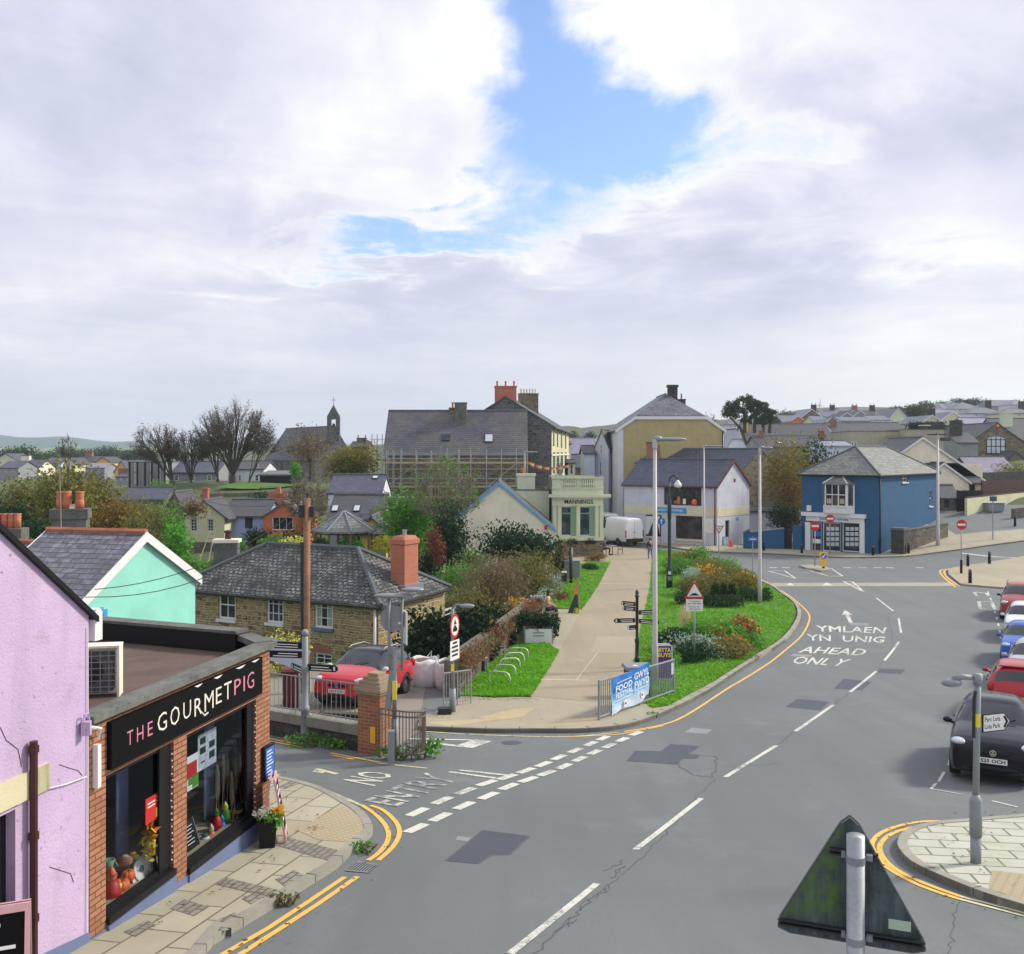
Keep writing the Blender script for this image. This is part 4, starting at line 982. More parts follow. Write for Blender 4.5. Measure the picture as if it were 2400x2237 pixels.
ribbon(mb,smooth(pxs((1100,1722),(1221,1726.5),(1342,1727.5),(1450,1717))),.08,.008)
mb.build('faded_line','cream',road,world=0)
mb=MB()
def ext(pts,L):
 a,b=V(pts[0]),V(pts[1]);return[tuple(a+(a-b).normalized()*L)]+list(pts)
for px in([(542,2227),(627,2178),(718,2118),(808,2057)],[(570,2234),(651,2182),(743,2122),(838,2056)]):ribbon(mb,ext(pxs(*px),6),.085,.009)
for px in([(863,2018),(891,1997),(910,1967),(905,1939),(881,1911),(849,1889)],[(886,2018),(919,1988),(936,1956),(928,1928),(898,1900),(868,1889)]):ribbon(mb,smooth(pxs(*px)),.085,.009)
for px in([(606,1727),(632,1732),(733,1753)],[(606,1733),(632,1738),(710,1753)],[(775,1766),(890,1788)],[(778,1771),(830,1781)]):ribbon(mb,pxs(*px),.075,.009)
ye=pxs((1463,1716),(1556,1699),(1614,1674),(1700,1618),(1739,1595),(1795,1560),(1839,1526),(1880,1489),(1897,1454),(1893,1436),(1872,1415),(1841,1391),(1802,1370),(1735,1338),(1680,1318))
ribbon(mb,smooth(ye),.085,.009);ribbon(mb,smooth(pxs((1330,1728),(1440,1723),(1500,1713),(1556,1702))),.07,.009)
ribbon(mb,smooth(pxs((1818,1375),(1780,1357),(1735,1336),(1690,1318))),.12,.009)
yo=[(2500,1917),(2395,1921),(2273,1927.5),(2175,1926),(2110,1936),(2064,1954),(2044,1977),(2049,1996),(2080,2035),(2159,2078),(2250,2109)]
yi=[(2500,1926),(2395,1927),(2273,1934),(2159,1938),(2093,1954),(2062,1983),(2074,2016),(2110,2045),(2175,2075),(2250,2102)]
for px in(yo,yi):ribbon(mb,smooth(pxs(*px)),.085,.009)
ribbon(mb,smooth(pxs((2235,1333),(2205,1337),(2210,1352),(2240,1377))),.12,.009);ribbon(mb,smooth(pxs((2240,1332),(2214,1338),(2220,1354),(2249,1375))),.12,.009)
ribbon(mb,smooth(pxs((2235,1332),(2290,1324),(2400,1308))),.1,.009)
mb.build('yellow_line','yellow',road,world=0)
mb=MB()
for px in(yo,yi):ribbon(mb,pxs(px[-1],(2400,2148 if px is yo else 2141),(2500,2182 if px is yo else 2174)),.07,.009)
mb.build('faded_line','cream',road,world=0)
# junction paint
onroad('raised_table_band',[(1806,1367),(2232,1366),(2244,1374),(1816,1375)],'buff',.005)
mb=MB()
for x in[1812,1842,1888,1985,2020,2056,2085,2155]:ribbon(mb,pxs((x-9,1331),(x+10,1331.5)),.32,.008)
for q in([(1800,1339),(1838,1338),(1866,1357)],[(1888,1335),(1942,1351),(1975,1351)],[(1975,1351),(1948,1333)],[(1976,1363),(2025,1389)],[(2025,1389),(1998,1364),(1976,1363)],[(1866,1357),(1800,1339)]):ribbon(mb,pxs(*q),.14,.009)
for q in([(1843,1373),(1862,1373),(1852,1366.5)],[(1926,1373),(1953,1373),(1937,1366)]):
 P=pxs(*q);mb.poly([V((p[0],p[1],ground(*p)+.012))for p in P])
for a,b in(((2200,1833),(2213,1810)),((2182,1850),(2194,1837)),((2182,1850),(2257,1863)),((2325,1878),(2385,1893)),((2223,1795),(2227,1782))):ribbon(mb,pxs(a,b),.06,.008)
for i in range(13):
 t=i/12;x,y=(1-t)**2*2315+2*t*(1-t)*2352+t*t*2352,1387+t*180;ribbon(mb,pxs((x,y),(x+2*(1-t),y+6)),.09,.008)
ribbon(mb,pxs((2253,1297),(2330,1306),(2400,1308)),.3,.008)
mb.build('junction_lines','white',road,world=0)
mb=MB()
for q in([(2282,1388),(2312,1391),(2318,1398),(2290,1398),(2282,1388)],[(2294,1410),(2324,1411),(2332,1430),(2298,1427),(2294,1410)]):ribbon(mb,pxs(*q),.2,.008)
mb.build('faded_box','worn',road,world=0)
def roadtext(name,txt,TL,TR,BL,BR,mat):
 def mp(a,b):
  x=(BL[0]*(1-a)+BR[0]*a)*(1-b)+(TL[0]*(1-a)+TR[0]*a)*b;y=(BL[1]*(1-a)+BR[1]*a)*(1-b)+(TL[1]*(1-a)+TR[1]*a)*b
  return G(x,y,.009)
 MB().text(txt,None,None,None,mp=mp,bold=.012).build(name,mat,road,world=0)
roadtext('lettering','YMLAEN',(1911,1466),(2078,1471),(1915,1480.6),(2072,1485),'white')
roadtext('lettering','YN  UNIG',(1890,1486.6),(2076,1493),(1893,1502),(2070,1507),'white')
roadtext('lettering','AHEAD',(1885,1514.8),(2036,1521.8),(1870,1530),(2023,1537),'white')
roadtext('lettering','ONL Y',(1866,1538.7),(1997,1545.8),(1855,1555.6),(1972,1562),'white')
roadtext('lettering','NO',(803,1828),(850,1807),(878,1843),(930,1815),'white')
roadtext('lettering','ENTRY',(852,1877),(1000,1811),(930,1891),(1078,1826),'worn')
mb=MB()
mb.poly([G(*p,.009)for p in((1973,1442),(1980,1430),(1998,1441),(1990,1442),(1999,1460),(1990,1460),(1981,1442))]);mb.build('arrow','white',road,world=0)

# grass blades on the three lawns
def inpoly(x,y,P):
 c=False
 for i in range(len(P)):
  (a,b),(d,e)=P[i],P[(i+1)%len(P)]
  if(b>y)!=(e>y)and x<(d-a)*(y-b)/(e-b)+a:c=not c
 return c
for key,P in LWN.items():
 mb=MB();x0,x1=min(p[0]for p in P),max(p[0]for p in P);y0,y1=min(p[1]for p in P),max(p[1]for p in P)
 cnt={'a':15000,'b':5000,'c':30000}[key];k=0;hgt={'a':.075,'b':.09,'c':.08}[key]
 while k<cnt:
  y=y0+(y1-y0)*R.random()**1.5;x=R.uniform(x0,x1)
  if not inpoly(x,y,P):continue
  k+=1;s=hgt*R.uniform(.5,1.3)*(.75+.6*math.sin(x*1.7+math.sin(y*1.3)*2)*math.sin(y*1.1));w=.035+y*.0006;a=R.uniform(0,6.28);z=ground(x,y)+.11
  c,sn=math.cos(a)*w,math.sin(a)*w;lx,ly=R.gauss(0,.06),R.gauss(0,.06)
  mb.poly([(x-c,y-sn,z),(x+c,y+sn,z),(x+lx,y+ly,z+max(.04,s))])
 tag(mb.build('grass','grass',uv=0),'short green grass growing on the park lawns' if key!='b' else 'short green grass round the cabinet beside the path','grass',None,'stuff')

# fallen leaves and grit along the kerbs and on the pavements
mb=MB()
for line,off,cnt,up_ in((Lk,-.25,60,0),(Lk,.8,70,.12),(back,-.35,110,.12),(K,-.2,120,0),(K[:20],1.2,60,.11),(RK,-.2,50,0),(RK,.6,30,.12),(pxs((1085,1640),(1160,1646),(1242,1642)),-.1,120,.11),(pxs((990,1690),(1060,1668)),0,60,.11)):
 for _ in range(cnt):
  i=R.randrange(len(line)-1);p=V(line[i]).lerp(V(line[i+1]),R.random());d=(V(line[i+1])-V(line[i])).normalized();p=p+V((-d.y,d.x))*(off+abs(R.gauss(0,.22))*(1 if off>0 else-1));z=ground(p.x,p.y)+up_+.014;a=R.uniform(0,6.28);r=R.uniform(.018,.04);c,q=math.cos(a)*r,math.sin(a)*r
  mb.poly([(p.x-c,p.y-q,z),(p.x+q*.6,p.y-c*.6,z+.004),(p.x+c,p.y+q,z+.008),(p.x-q*.6,p.y+c*.6,z+.002)])
tag(mb.build('fallen_leaves','leaf_br',uv=0),'small brown leaves blown along the kerbs and pavements','leaves',None,'stuff')
# ------------------------------------------------------------------ lilac house and the shop beside it
E=lambda r:CZ+r  # height given relative to the eye
p1=V((-5.07,11.75));dd=V((.2266,.974));p0=p1-dd*7
lil=House('lilac_house','lilac rendered house end with steep dark roof edge and maroon pipe, left foreground','house',rect(p0,p1,8),E(-6.9),E(-1.89),'lilac')
lil.roof('gable1',2.69,'black',over=.12,verge=.06,th=.07,ridge=None)
u1,z1=lil.ray(0,36,1897);u0,_=lil.ray(0,-150,1897)
lil.op[0].append((u0,u1,E(-6.5),z1))
lil.walls()
mb=MB();d3,n3=lil.vec(0);mb.pbox(lil.pt(0,u0,E(-6.5),-.14),d3*(u1-u0),V((0,0,z1-E(-6.5))),n3*.02);mb.build('door','black',lil.root)
ua,za=lil.ray(0,-40,1850);ub,zb_=lil.ray(0,110,1850);_,zt=lil.ray(0,54,1812);_,zl=lil.ray(0,54,1876)
mb=MB();mb.pbox(lil.pt(0,ua,zl,-.01),d3*(ub-ua),n3*.05,V((0,0,zt-zl)));mb.build('lintel',M['creamwall']if False else painted('mossy cream lintel',(.62,.57,.38),(.12,.13,.05),.8,.9,1.0),lil.root)
u,zt=lil.ray(0,66,1737);mb=MB();mb.tube([lil.pt(0,u,E(-6.8),.07),lil.pt(0,u,zt,.07)],.045,8)
for z in(zt-.05,zt-1.0,zt-1.9):mb.tube([lil.pt(0,u,z,.07),lil.pt(0,u,z-.07,.07)],.06,8)
mb.build('downpipe','winered',lil.root)
mb=MB();mb.tube([lil.pt(0,*lil.ray(0,x,y),.03)for x,y in((35,1886),(100,1850),(150,1838),(198,1820))],.008,6);mb.tube([lil.pt(0,*lil.ray(0,x,y),.02)for x,y in((202,1470),(203,1822),(201,2185))],.007,5);mb.build('cable','whitep',lil.root)
u,z=lil.ray(0,190,1722);mb=MB();mb.box(lil.pt(0,u,z,.07),(.1,.09,.16),0.2);mb.tube([lil.pt(0,u-.05,z+.16,.07),lil.pt(0,u-.03,z+.25,.07),lil.pt(0,u+.04,z+.25,.07),lil.pt(0,u+.06,z+.16,.07)],.012,5);mb.build('alarm_box','lilac',lil.root)
mb=MB();a=lil.side(0)[2]
mb.prism([(a-2.6,-5.3),(a,-5.75),(a,-6.9),(a-2.6,-6.9)],lil.pt(0,0,CZ,.0),d3,(0,0,1),n3*.025);mb.build('plinth','plinth',lil.root)
mb=MB();g=lil.pt(0,a+.12,E(-1.95),.05);mb.tube([g,g-n3*6],.07,8);mb.pbox(g-V((.03,.03,.33)),d3*.14,n3*-.1,V((0,0,.34)));mb.build('gutter','wpvc',lil.root)
# hairline cracks in the render
mb=MB()
for px in([(0,1705),(14,1735),(42,1757),(50,1798)],[(138,1792),(160,1800),(182,1806),(192,1818)],[(115,2032),(140,2040),(165,2048),(172,2068)]):
 mb.tube([lil.pt(0,*lil.ray(0,x,y),.004)for x,y in px],.0032,4)
mb.build('crack','winered',lil.root)

shop=House('brick_shop','single storey brown brick food shop with black fascia sign and two display windows','shop',[(-5.07,11.77),(-4.04,16.35),(-4.56,17.07),(-12.5,20.35)],E(-7.2),E(-3.245),'shopbrick')
d3,n3=shop.vec(0);L=shop.side(0)[2];up=V((0,0,1))
def UZ(x,y):return shop.ray(0,x,y)
uL0,uL1=UZ(248,1990)[0],UZ(407,1900)[0];uR0,uR1=UZ(438,1880)[0],UZ(600,1780)[0]
shop.win(0,(uL0,uL1,E(-5.74),E(-3.99)),1,1,'black','shopglass',fw=.07,local=True,depth=.06,name='display_window')
shop.win(0,(uR0,uR1,E(-5.885),E(-4.0)),1,1,'black','shopglass',fw=.07,local=True,depth=.06,name='display_window')
shop.flat('felt',.2,None,E(-3.46));shop.walls()
mb=MB();mb.pbox(shop.pt(0,-.05,E(-3.245),.10),d3*(L+.12),-n3*.30,up*.085)
s1,m1=shop.vec(1);mb.pbox(shop.pt(1,.02,E(-3.245),.06),s1*(shop.side(1)[2]),-m1*.3,up*.098);mb.build('coping','cement',shop.root)
s2,m2=shop.vec(2);L2=shop.side(2)[2]
mb=MB();mb.pbox(shop.pt(2,.1,E(-3.455),-.02),s2*(L2-.1),-m2*.25,up*.33);mb.build('rear_parapet','black',shop.root)
mb=MB();mb.pbox(shop.pt(2,.05,E(-3.125),.03),s2*L2,-m2*.33,up*.05);mb.build('rear_coping','cement',shop.root)
mb=MB();mb.pbox(shop.pt(0,UZ(250,1750)[0],E(-3.92),.0),d3*(UZ(606,1590)[0]-UZ(250,1750)[0]),n3*-.0+n3*.07,up*.59);sg=mb.build('fascia_sign','blackboard',shop.root)
LT=[('T',370,430,1405,1262,'pink'),('H',470,535,1365,1218,'pink'),('E',580,630,1312,1172,'pink'),('G',680,775,1265,1080,'cream_l'),('O',810,905,1205,1018,'cream_l'),('U',943,1022,1140,965,'cream_l'),('R',1057,1135,1105,928,'cream_l'),
   ('M',1160,1252,1052,872,'cream_l'),('E',1276,1335,985,823,'cream_l'),('T',1360,1435,945,772,'cream_l'),('P',1463,1530,890,738,'pink'),('I',1557,1571,862,710,'pink'),('G',1595,1665,838,672,'pink')]
for col in('pink','cream_l'):
 mb=MB()
 for ch,a,b,yb,yt,c in LT:
  if c!=col:continue
  xa,xb=200+a/4.322,200+b/4.322;xm=(xa+xb)/2;ua,ub=UZ(xa,1650)[0],UZ(xb,1650)[0];z0,z1=UZ(xm,1420+yb/4.322)[1],UZ(xm,1420+yt/4.322)[1]
  mb.text(ch,shop.pt(0,ua,z0,.07),d3*(ub-ua),up*(z1-z0),.006,bold=-.004 if ch!='I' else.012)
  if ch=='R':mb.tube([shop.pt(0,ub-.02,z0+.02,.077),shop.pt(0,ub+.06,z0-.05,.077),shop.pt(0,ub+.16,z0-.03,.077)],.012,4)
  if False:  # little serifs
   for xx in(ua+.01,ub-.01):mb.pbox(shop.pt(0,xx-.03,z0,.0705),d3*.06,n3*.006,up*.012)
 mb.build('lettering',col,sg)
for a,b in((1060,1140),(1255,1345),(1480,1580),(1640,1720)):
 mb=MB()
 xa,xb=200+a/4.322,200+b/4.322;ua,ub=UZ(xa,1600)[0],UZ(xb,1600)[0]
 mb.prism([(ua,-3.33),(ub,-3.33),((ua*.3+ub*.7),-3.355),(ua*.6+ub*.4,-3.362)],shop.pt(0,0,CZ,.071),d3,up,n3*.004)
 mb.build('torn_edge','whitep',sg)
mb=MB()
mb.pbox(shop.pt(0,uL0,E(-7),.0),d3*(uL1-uL0),n3*.05,up*1.16);mb.pbox(shop.pt(0,uR0,E(-7),.0),d3*(uR1-uR0),n3*.05,up*1.02);mb.prism([(0,-6.9),(L,-6.9),(L,-6.15),(0,-5.85)],shop.pt(0,0,CZ,.0),d3,up,n3*.02)
mb.build('plinth','plinth',shop.root)
mb=MB();mb.pbox(shop.pt(0,uL0+.004,E(-5.82),-.10),d3*(uL1-uL0-.008),n3*.15,up*.085);o_=mb.build('sill','black',shop.root);mb=MB();mb.pbox(shop.pt(0,uR0+.004,E(-5.97),-.10),d3*(uR1-uR0-.008),n3*.15,up*.09);mb.build('sill','black',shop.root)
mb=MB();mb.pbox(shop.pt(0,UZ(380,1900)[0],E(-5.7),-.07),d3*(uL1-UZ(380,1900)[0]-.02),n3*.03,up*1.68);mb.build('window_jamb','black',shop.root);mb=MB();mb.pbox(shop.pt(0,uR1-.22,E(-5.85),-.07),d3*.2,n3*.03,up*1.82);mb.build('window_jamb','black',shop.root)
mb=MB()
for uu_,z0,z1 in((uL1-.06,-5.6,-4.15),(uR1-.05,-5.75,-4.1)):
 for k in range(17):z=z0+(z1-z0)*k/16;mb.sph(shop.pt(0,uu_+R.uniform(-.02,.02),E(z),.01),.013,6,4)
mb.build('string_lights','whitep',shop.root)
mb=MB();mb.pbox(shop.pt(0,.06,E(-4.05),.0),d3*.065,n3*.075,up*.52);mb.tube([shop.pt(0,.1,E(-3.46),.05),shop.pt(0,.08,E(-3.33),.1),shop.pt(0,-.05,E(-3.28),.06),shop.pt(0,-.12,E(-3.3),-.1)],.02,6);mb.build('downpipe','wpvc',shop.root)
# room behind the glass; added black lining stands for its dimness
mb=MB()
mb.pbox(shop.pt(0,.25,E(-6.3),-.35),d3*(L-.4),-n3*1.3,up*.02)
A_,B_=shop.pt(2,.12,E(-6.9),-.03),shop.pt(2,L2-.5,E(-6.9),-.03);mb.poly([A_,B_,B_+up*3.4,A_+up*3.4]);A_=shop.pt(1,.1,E(-6.9),-.1);B_=shop.pt(1,.8,E(-6.9),-.1);mb.poly([A_,B_,B_+up*3.4,A_+up*3.4]);A_=shop.pt(0,.05,E(-6.9),-.165);B_=shop.pt(0,.05,E(-6.9),-5);mb.poly([A_,B_,B_+up*3.4,A_+up*3.4]);mb.build('interior','black',shop.root)
mb=MB();mb.pbox(shop.pt(0,uL0,E(-5.92),-.17),d3*(uL1-uL0),-n3*.7,up*.19);mb.build('display_shelf','plank',shop.root);mb=MB();mb.pbox(shop.pt(0,uR0,E(-6.06),-.17),d3*(uR1-uR0),-n3*.7,up*.19);mb.build('display_shelf','plank',shop.root)
mb=MB();mb.pbox(shop.pt(0,UZ(352,1850)[0],E(-5.6),-.5),d3*.26,-n3*.02,up*1.6);mb.pbox(shop.pt(0,uR1-.55,E(-5.8),-.6),d3*.3,-n3*.02,up*1.8);mb.build('blue_panel','plinth',shop.root)
def inshop(x,y,deep):
 a_,d_,L_,n_=shop.side(0);a_=a_-n_*deep;k=(x-1200)/FX;u=(k*a_.y-a_.x)/(d_.x-k*d_.y);p=a_+d_*u
 return V((p.x,p.y,CZ-(y-HY)/FX*p.y))
def flatcard(name,label,cat,box,mat,deep=.10,tilt=0,extra=None,group=None):
 x0,y0,x1,y1=box;xm=(x0+x1)/2;ua,ub=UZ(x0,y1)[0],UZ(x1,y0)[0];z0,z1=UZ(xm,y1)[1],UZ(xm,y0)[1];c=inshop(xm,(y0+y1)/2,deep);du=(c-shop.pt(0,0,c.z,-deep)).dot(d3)-(ua+ub)/2;dz_=c.z-(z0+z1)/2;ua+=du;ub+=du;z0+=dz_;z1+=dz_
 t=thing(name,label,cat,shop.pt(0,ua,z0,-deep),0,group)
 MB().pbox(shop.pt(0,ua,z0,-deep),d3*(ub-ua),n3*.01-n3*tilt*0,up*(z1-z0)-n3*tilt).build('sheet',mat,t)
 if extra:
  for m,rs in extra:
   mb=MB()
   for a,b,c,e in rs:mb.pbox(shop.pt(0,ua+(ub-ua)*a,z0+(z1-z0)*b,-deep+.011)-n3*tilt*b,d3*(ub-ua)*(c-a),n3*.003,(up*(z1-z0)-n3*tilt)*(e-b))
   mb.build('print',m,t)
 return t
flatcard('poster','red poster with lighter text stuck inside the left shop window','poster',(340,1862,383,1922),'red',.09,0,[('lemon',[(.55,.1,.95,.45)]),('signwhite',[(.1,.75,.5,.8),(.1,.62,.5,.66),(.6,.85,.9,.9),(.6,.7,.9,.74)])])
flatcard('menu_board','pale grey menu board with dark round logos hanging in the right shop window','board',(462,1712,507,1800),'lens',.4,0,[('postgreen',[(.1,.72,.4,.9),(.1,.45,.4,.63),(.6,.5,.9,.68),(.6,.2,.9,.4),(.15,.2,.35,.24)])])
flatcard('chalkboard','chalkboard with white handwriting leaning inside the right shop window','board',(438,1925,472,2000),'blackboard',.25,.15,[('greycloth',[(0,0,.05,1),(.95,0,1,1)]),('signwhite',[(.2,.8,.8,.82),(.2,.7,.7,.72),(.2,.6,.8,.62),(.2,.5,.6,.52),(.2,.4,.75,.42),(.2,.3,.7,.32)])])
flatcard('pennant','red, white and green cloth pennant hanging in the right shop window','flag',(437,1768,464,1850),'signwhite',.2,0,[('red',[(0,.35,.85,.8)]),('leaf_b',[(.45,.02,1,.4),(.1,.15,.5,.34)])])
flatcard('leaflet','white and pink card propped at the right end of the left window display','card',(351,2008,369,2042),'signwhite',.2,.04,[('pink',[(.2,.3,.6,.8)])])
for(x,y,r,m,lb)in((329,2036,.155,'signwhite','white round plate with blue motif standing in the left shop window'),(322,2058,.13,'slabs','cream round wooden board leaning before the white plate')):
 p=inshop(x,y,.26);t=thing('plate',lb,'plate',p)
 a=MB();a.prism([(r*math.cos(k*.393),r*math.sin(k*.393))for k in range(16)],p,d3,up-n3*.25,n3*.02);a.build('disc','creamwall' if m=='slabs' else m,t)
 a=MB();a.prism([(r*.35*math.cos(k*.6),r*.3*math.sin(k*.6))for k in range(10)],p+n3*.021,d3,up-n3*.25,n3*.004);a.build('motif','greycloth' if m!='slabs' else 'cement',t)
def pumpkin(x,y,r,lb):
 p=inshop(x,y,.3);t=thing('pumpkin',lb,'pumpkin',p,0,'pumpkins in the shop window');a=MB()
 for k in range(8):a.sph((p.x+.5*r*math.cos(k*.785),p.y+.5*r*math.sin(k*.785),p.z),(r*.6,r*.6,r*.75),8,6)
 a.build('shell','orange',t,smooth=1);MB().tube([p+V((0,0,r*.6)),p+V((.01,0,r*1.1))],r*.12,6).build('stalk','leaf_o',t)
pumpkin(284,2077,.11,'orange pumpkin right of the red gnome in the left shop window');pumpkin(300,2100,.09,'small orange pumpkin low at the front of the left window display');pumpkin(300,2052,.09,'orange pumpkin behind the round board in the left shop window')
def figure(name,lb,cat,x,y,h,m1_,m2_,deep=.3):
 p=inshop(x,y,deep);t=thing(name,lb,cat,p);a=MB();a.lathe(p,[(h*.28,0),(h*.3,h*.2),(h*.2,h*.55),(h*.08,h*.62)],10);a.build('body',m1_,t,smooth=1)
 b=MB();b.sph(p+V((0,0,h*.72)),h*.16,10,8);b.lathe(p+V((0,0,h*.76)),[(h*.17,0),(h*.1,h*.14),(.002,h*.3)],10);b.build('head',m2_,t,smooth=1)
figure('gnome','red gnome leaning at the left edge of the window display','ornament',262,2110,.42,'red','orange');figure('toy','green and white soft toy at the front corner of the left window','toy',262,2150,.18,'leaf_b','signwhite')
for i,(x,y,h,a_,b_,lb)in enumerate(((495,1972,.26,'orange','creamwall','peach soft toy at the left of the right window display'),(507,1940,.3,'red','leaf_b','red soft toy with green top in the right window'),(528,1922,.28,'leaf_b','lemon','lime green soft toy beside the red one'),(520,1950,.26,'blue','brightblue','light blue soft toy in the right window'),(545,1935,.22,'teal','orange','teal soft toy near the vase'),(508,1990,.2,'pink','red','pink soft toy low in the right window'),(536,1965,.18,'orange','lemon','orange soft toy low beside the light blue one'))):
 figure('soft_toy',lb,'toy',x,y,h,a_,b_,.3)
for x,lb,m in((256,'pale green mug on the left window shelf','leaf_s'),(272,'blue mug on the left window shelf','teal')):
 p=inshop(x,2040,.45);t=thing('mug',lb,'mug',p);MB().lathe(p,[(.07,0),(.075,.14),(.06,.14),(.06,.05)],12).build('cup',m,t,smooth=1);MB().tube([p+V((.07,0,.03)),p+V((.12,-.02,.07)),p+V((.07,0,.12))],.012,5).build('handle',m,t)
for i,(x,y,h,a_,b_,lb)in enumerate(((275,2095,.2,'lemon','orange','yellow jar between the pumpkins in the left window'),(312,2085,.16,'creamwall','pierbrick','small cream jar before the round board'),(292,2030,.22,'pierbrick','plank','brown jar behind the pumpkins in the left window'),(338,2075,.15,'signwhite','red','white jar with red lid at the window front'),(270,2125,.18,'orange','leaf_b','low orange ornament with green top in the left window'),(310,2020,.2,'leaf_o','orange','olive ornament on the shelf behind the white plate'),(480,1985,.22,'creamwall','teal','cream ornament right of the chalkboard'),(552,1912,.25,'teal','lemon','blue ornament at the foot of the pampas vase'))):
 p=inshop(x,y,.3);t=thing('shop_goods',lb,'ornament',p);a=MB();b=MB()
 if i%3==0:a.lathe(p,[(h*.3,0),(h*.33,h*.1),(h*.33,h*.6),(h*.2,h*.72)],12);b.lathe(p+V((0,0,h*.72)),[(h*.22,0),(h*.22,h*.14),(.002,h*.15)],12)
 elif i%3==1:a.box(p,(h*.8,h*.5,h*.75),.4*i);b.box(p+V((0,0,h*.25)),(h*.82,h*.52,h*.2),.4*i)
 else:a.sph(p+V((0,0,h*.3)),(h*.5,h*.4,h*.33),12,8);b.sph(p+V((0,0,h*.55)),(h*.25,h*.2,h*.12),10,6)
 a.build('body',a_,t,smooth=i%3!=1);b.build('top',b_,t,smooth=i%3!=1)
p=inshop(352,1965,.14);t=thing('leaf_garland','hanging garland of orange and yellow autumn leaves in the left shop window','garland',p);MB().leaves([(p,(.1,.05,.24))],60,.13).build('leaves','leaf_f',t,uv=0);MB().leaves([(p-V((.02,.04,.12)),(.1,.05,.18))],20,.12).build('yellow_leaves','leaf_y',t,uv=0)
p=inshop(555,1955,.35);t=thing('pampas_vase','tall vase of dry pampas grass plumes in the right shop window','vase',p);MB().lathe(p-V((0,0,.25)),[(.07,0),(.11,.2),(.07,.4),(.09,.45)],12).build('vase','grasswood',t,smooth=1)
a=MB();bq=MB()
for k in range(9):
 h=R.uniform(.75,1.25);q=p+V((R.uniform(-.25,.1),R.uniform(-.3,.3),.2));e=q+V((R.uniform(-.08,.04),R.uniform(-.1,.1),h));a.tube([p+V((0,0,.15)),q+V((0,0,.2)),e],.008,4)
 bq.tube([e-V((0,0,.5)),e-V((0,0,.3)),e,e+V((0,0,.12))],[.01,.04,.03,.004],6)
for k in range(14):q=V((R.gauss(0,1),R.gauss(0,1),.4)).normalized();a.tube([p+V((0,0,.2)),p+q*.3+V((0,0,.35)),p+q*.55+V((0,0,.05))],.006,3)
a.build('stalks','grasswood',t);bq.build('plumes','plank',t,smooth=1)
# on the flat roof, and in front of the shop
g=V((-6.06,13.9,E(-3.46)));t=thing('air_conditioner','cream air conditioning unit in a wire cage on the flat shop roof','air conditioner',g,.2);t.scale=(.92,.92,.9)
a=MB();a.box((0,0.12,.08),(.85,.34,.6));ac=a.build('casing','cement',t,world=0)
a=MB();rv=V((1,0,0));
for k in range(9):a.box((-.5+k*.125,-.09,.05),(.012,.012,.7))
for k in range(8):a.pbox((-.5,-.1,.05+k*.098),(1,0,0),(0,.012,0),(0,0,.012))
a.build('wire_cage','galv',t,world=0);a=MB();a.box((.52,.0,0),(.035,.3,.78));a.box((-.52,.0,0),(.035,.3,.78));a.box((0,.0,.78),(1.08,.32,.03));a.build('frame','creamwall',t,world=0)
a=MB();a.lathe((0,0,0),[(.22,0),(.22,.01)],16)
a=MB();a.sph((.1,-.06,.4),(.2,.02,.2),14,6);a.build('fan','blackplastic',t,world=0)
for(x,y,ln)in((275,1645,.5),(285,1662,.45)):pass
a=MB();a.tube([V((-5.1,13.5,E(-3.43))),V((-4.9,14.4,E(-3.43))),V((-4.75,15.2,E(-3.43)))],.02,5);tag(a.build('cable','galv'),'thin grey cable lying along the flat shop roof','cable')
u0,u1=UZ(607,1785)[0],UZ(633,1785)[0];zA,zB=UZ(620,1828)[1],UZ(620,1748)[1]
nb=MB();nb.pbox(shop.pt(0,L-.30,zA,.005),d3*.36,n3*.06,up*(zB-zA));o=nb.build('notice_board','black',shop.root);nb=MB();nb.pbox(shop.pt(0,L-.27,zA+.04,.066),d3*.30,n3*.006,up*(zB-zA-.08));nb.build('panel','blue',o)
nb=MB()
for k in range(9):nb.pbox(shop.pt(0,L-.24,zB-.1-k*.055,.073),d3*R.uniform(.1,.24),n3*.002,up*.016)
nb.build('lettering','signwhite',o)
def aboard(label,base,rz,w=.6,h=1.0,frame='pinkframe',board='blackboard',text=True,name='pavement_sign'):
 t=thing(name,label,'sign',base,rz)
 for s in(-1,1):
  a=MB();y=s*.22;k=V((0,-s*.19,h));o=V((-w/2,y,0));r=V((w,0,0))
  for c0,c1 in(((0,0),(.08,1)),((.92,0),(1,1)),((.08,.93),(.92,1)),((.08,.1),(.92,.17))):a.pbox(o+r*c0[0]+k*c0[1],r*(c1[0]-c0[0]),V((0,.03,0)),k*(c1[1]-c0[1]))
  f=a.build('frame',frame,t,world=0);a=MB();a.pbox(o+r*.08+k*.17+V((0,.008,0)),r*.84,V((0,.012,0)),k*.76);bd=a.build('board',board,t,world=0)
  if text and s<0:
   a=MB()
   for j in range(6):a.pbox(o+r*.16+k*(.82-.1*j)+V((0,-.0,0)),r*R.uniform(.3,.66),V((0,.006,0)),k*.03)
   a.build('writing','signwhite',bd,world=0)
 return t
g=G(642,1985);aboard('pink framed pavement sign behind the black planter at the brick shop corner',(g.x,g.y,g.z+.11),math.radians(101),.5,1.05)
g=V((-5.25,9.9));aboard('pink framed chalkboard sign beside the dark doorway of the lilac house',(g.x+.05,g.y,ground(g.x,g.y)+.1),math.radians(22),.62,1.08)
g=G(627,2000);b0=V((g.x,g.y,g.z+.11));t=thing('planter','tall black planter of pink, white and orange flowers at the shop corner','planter',b0)
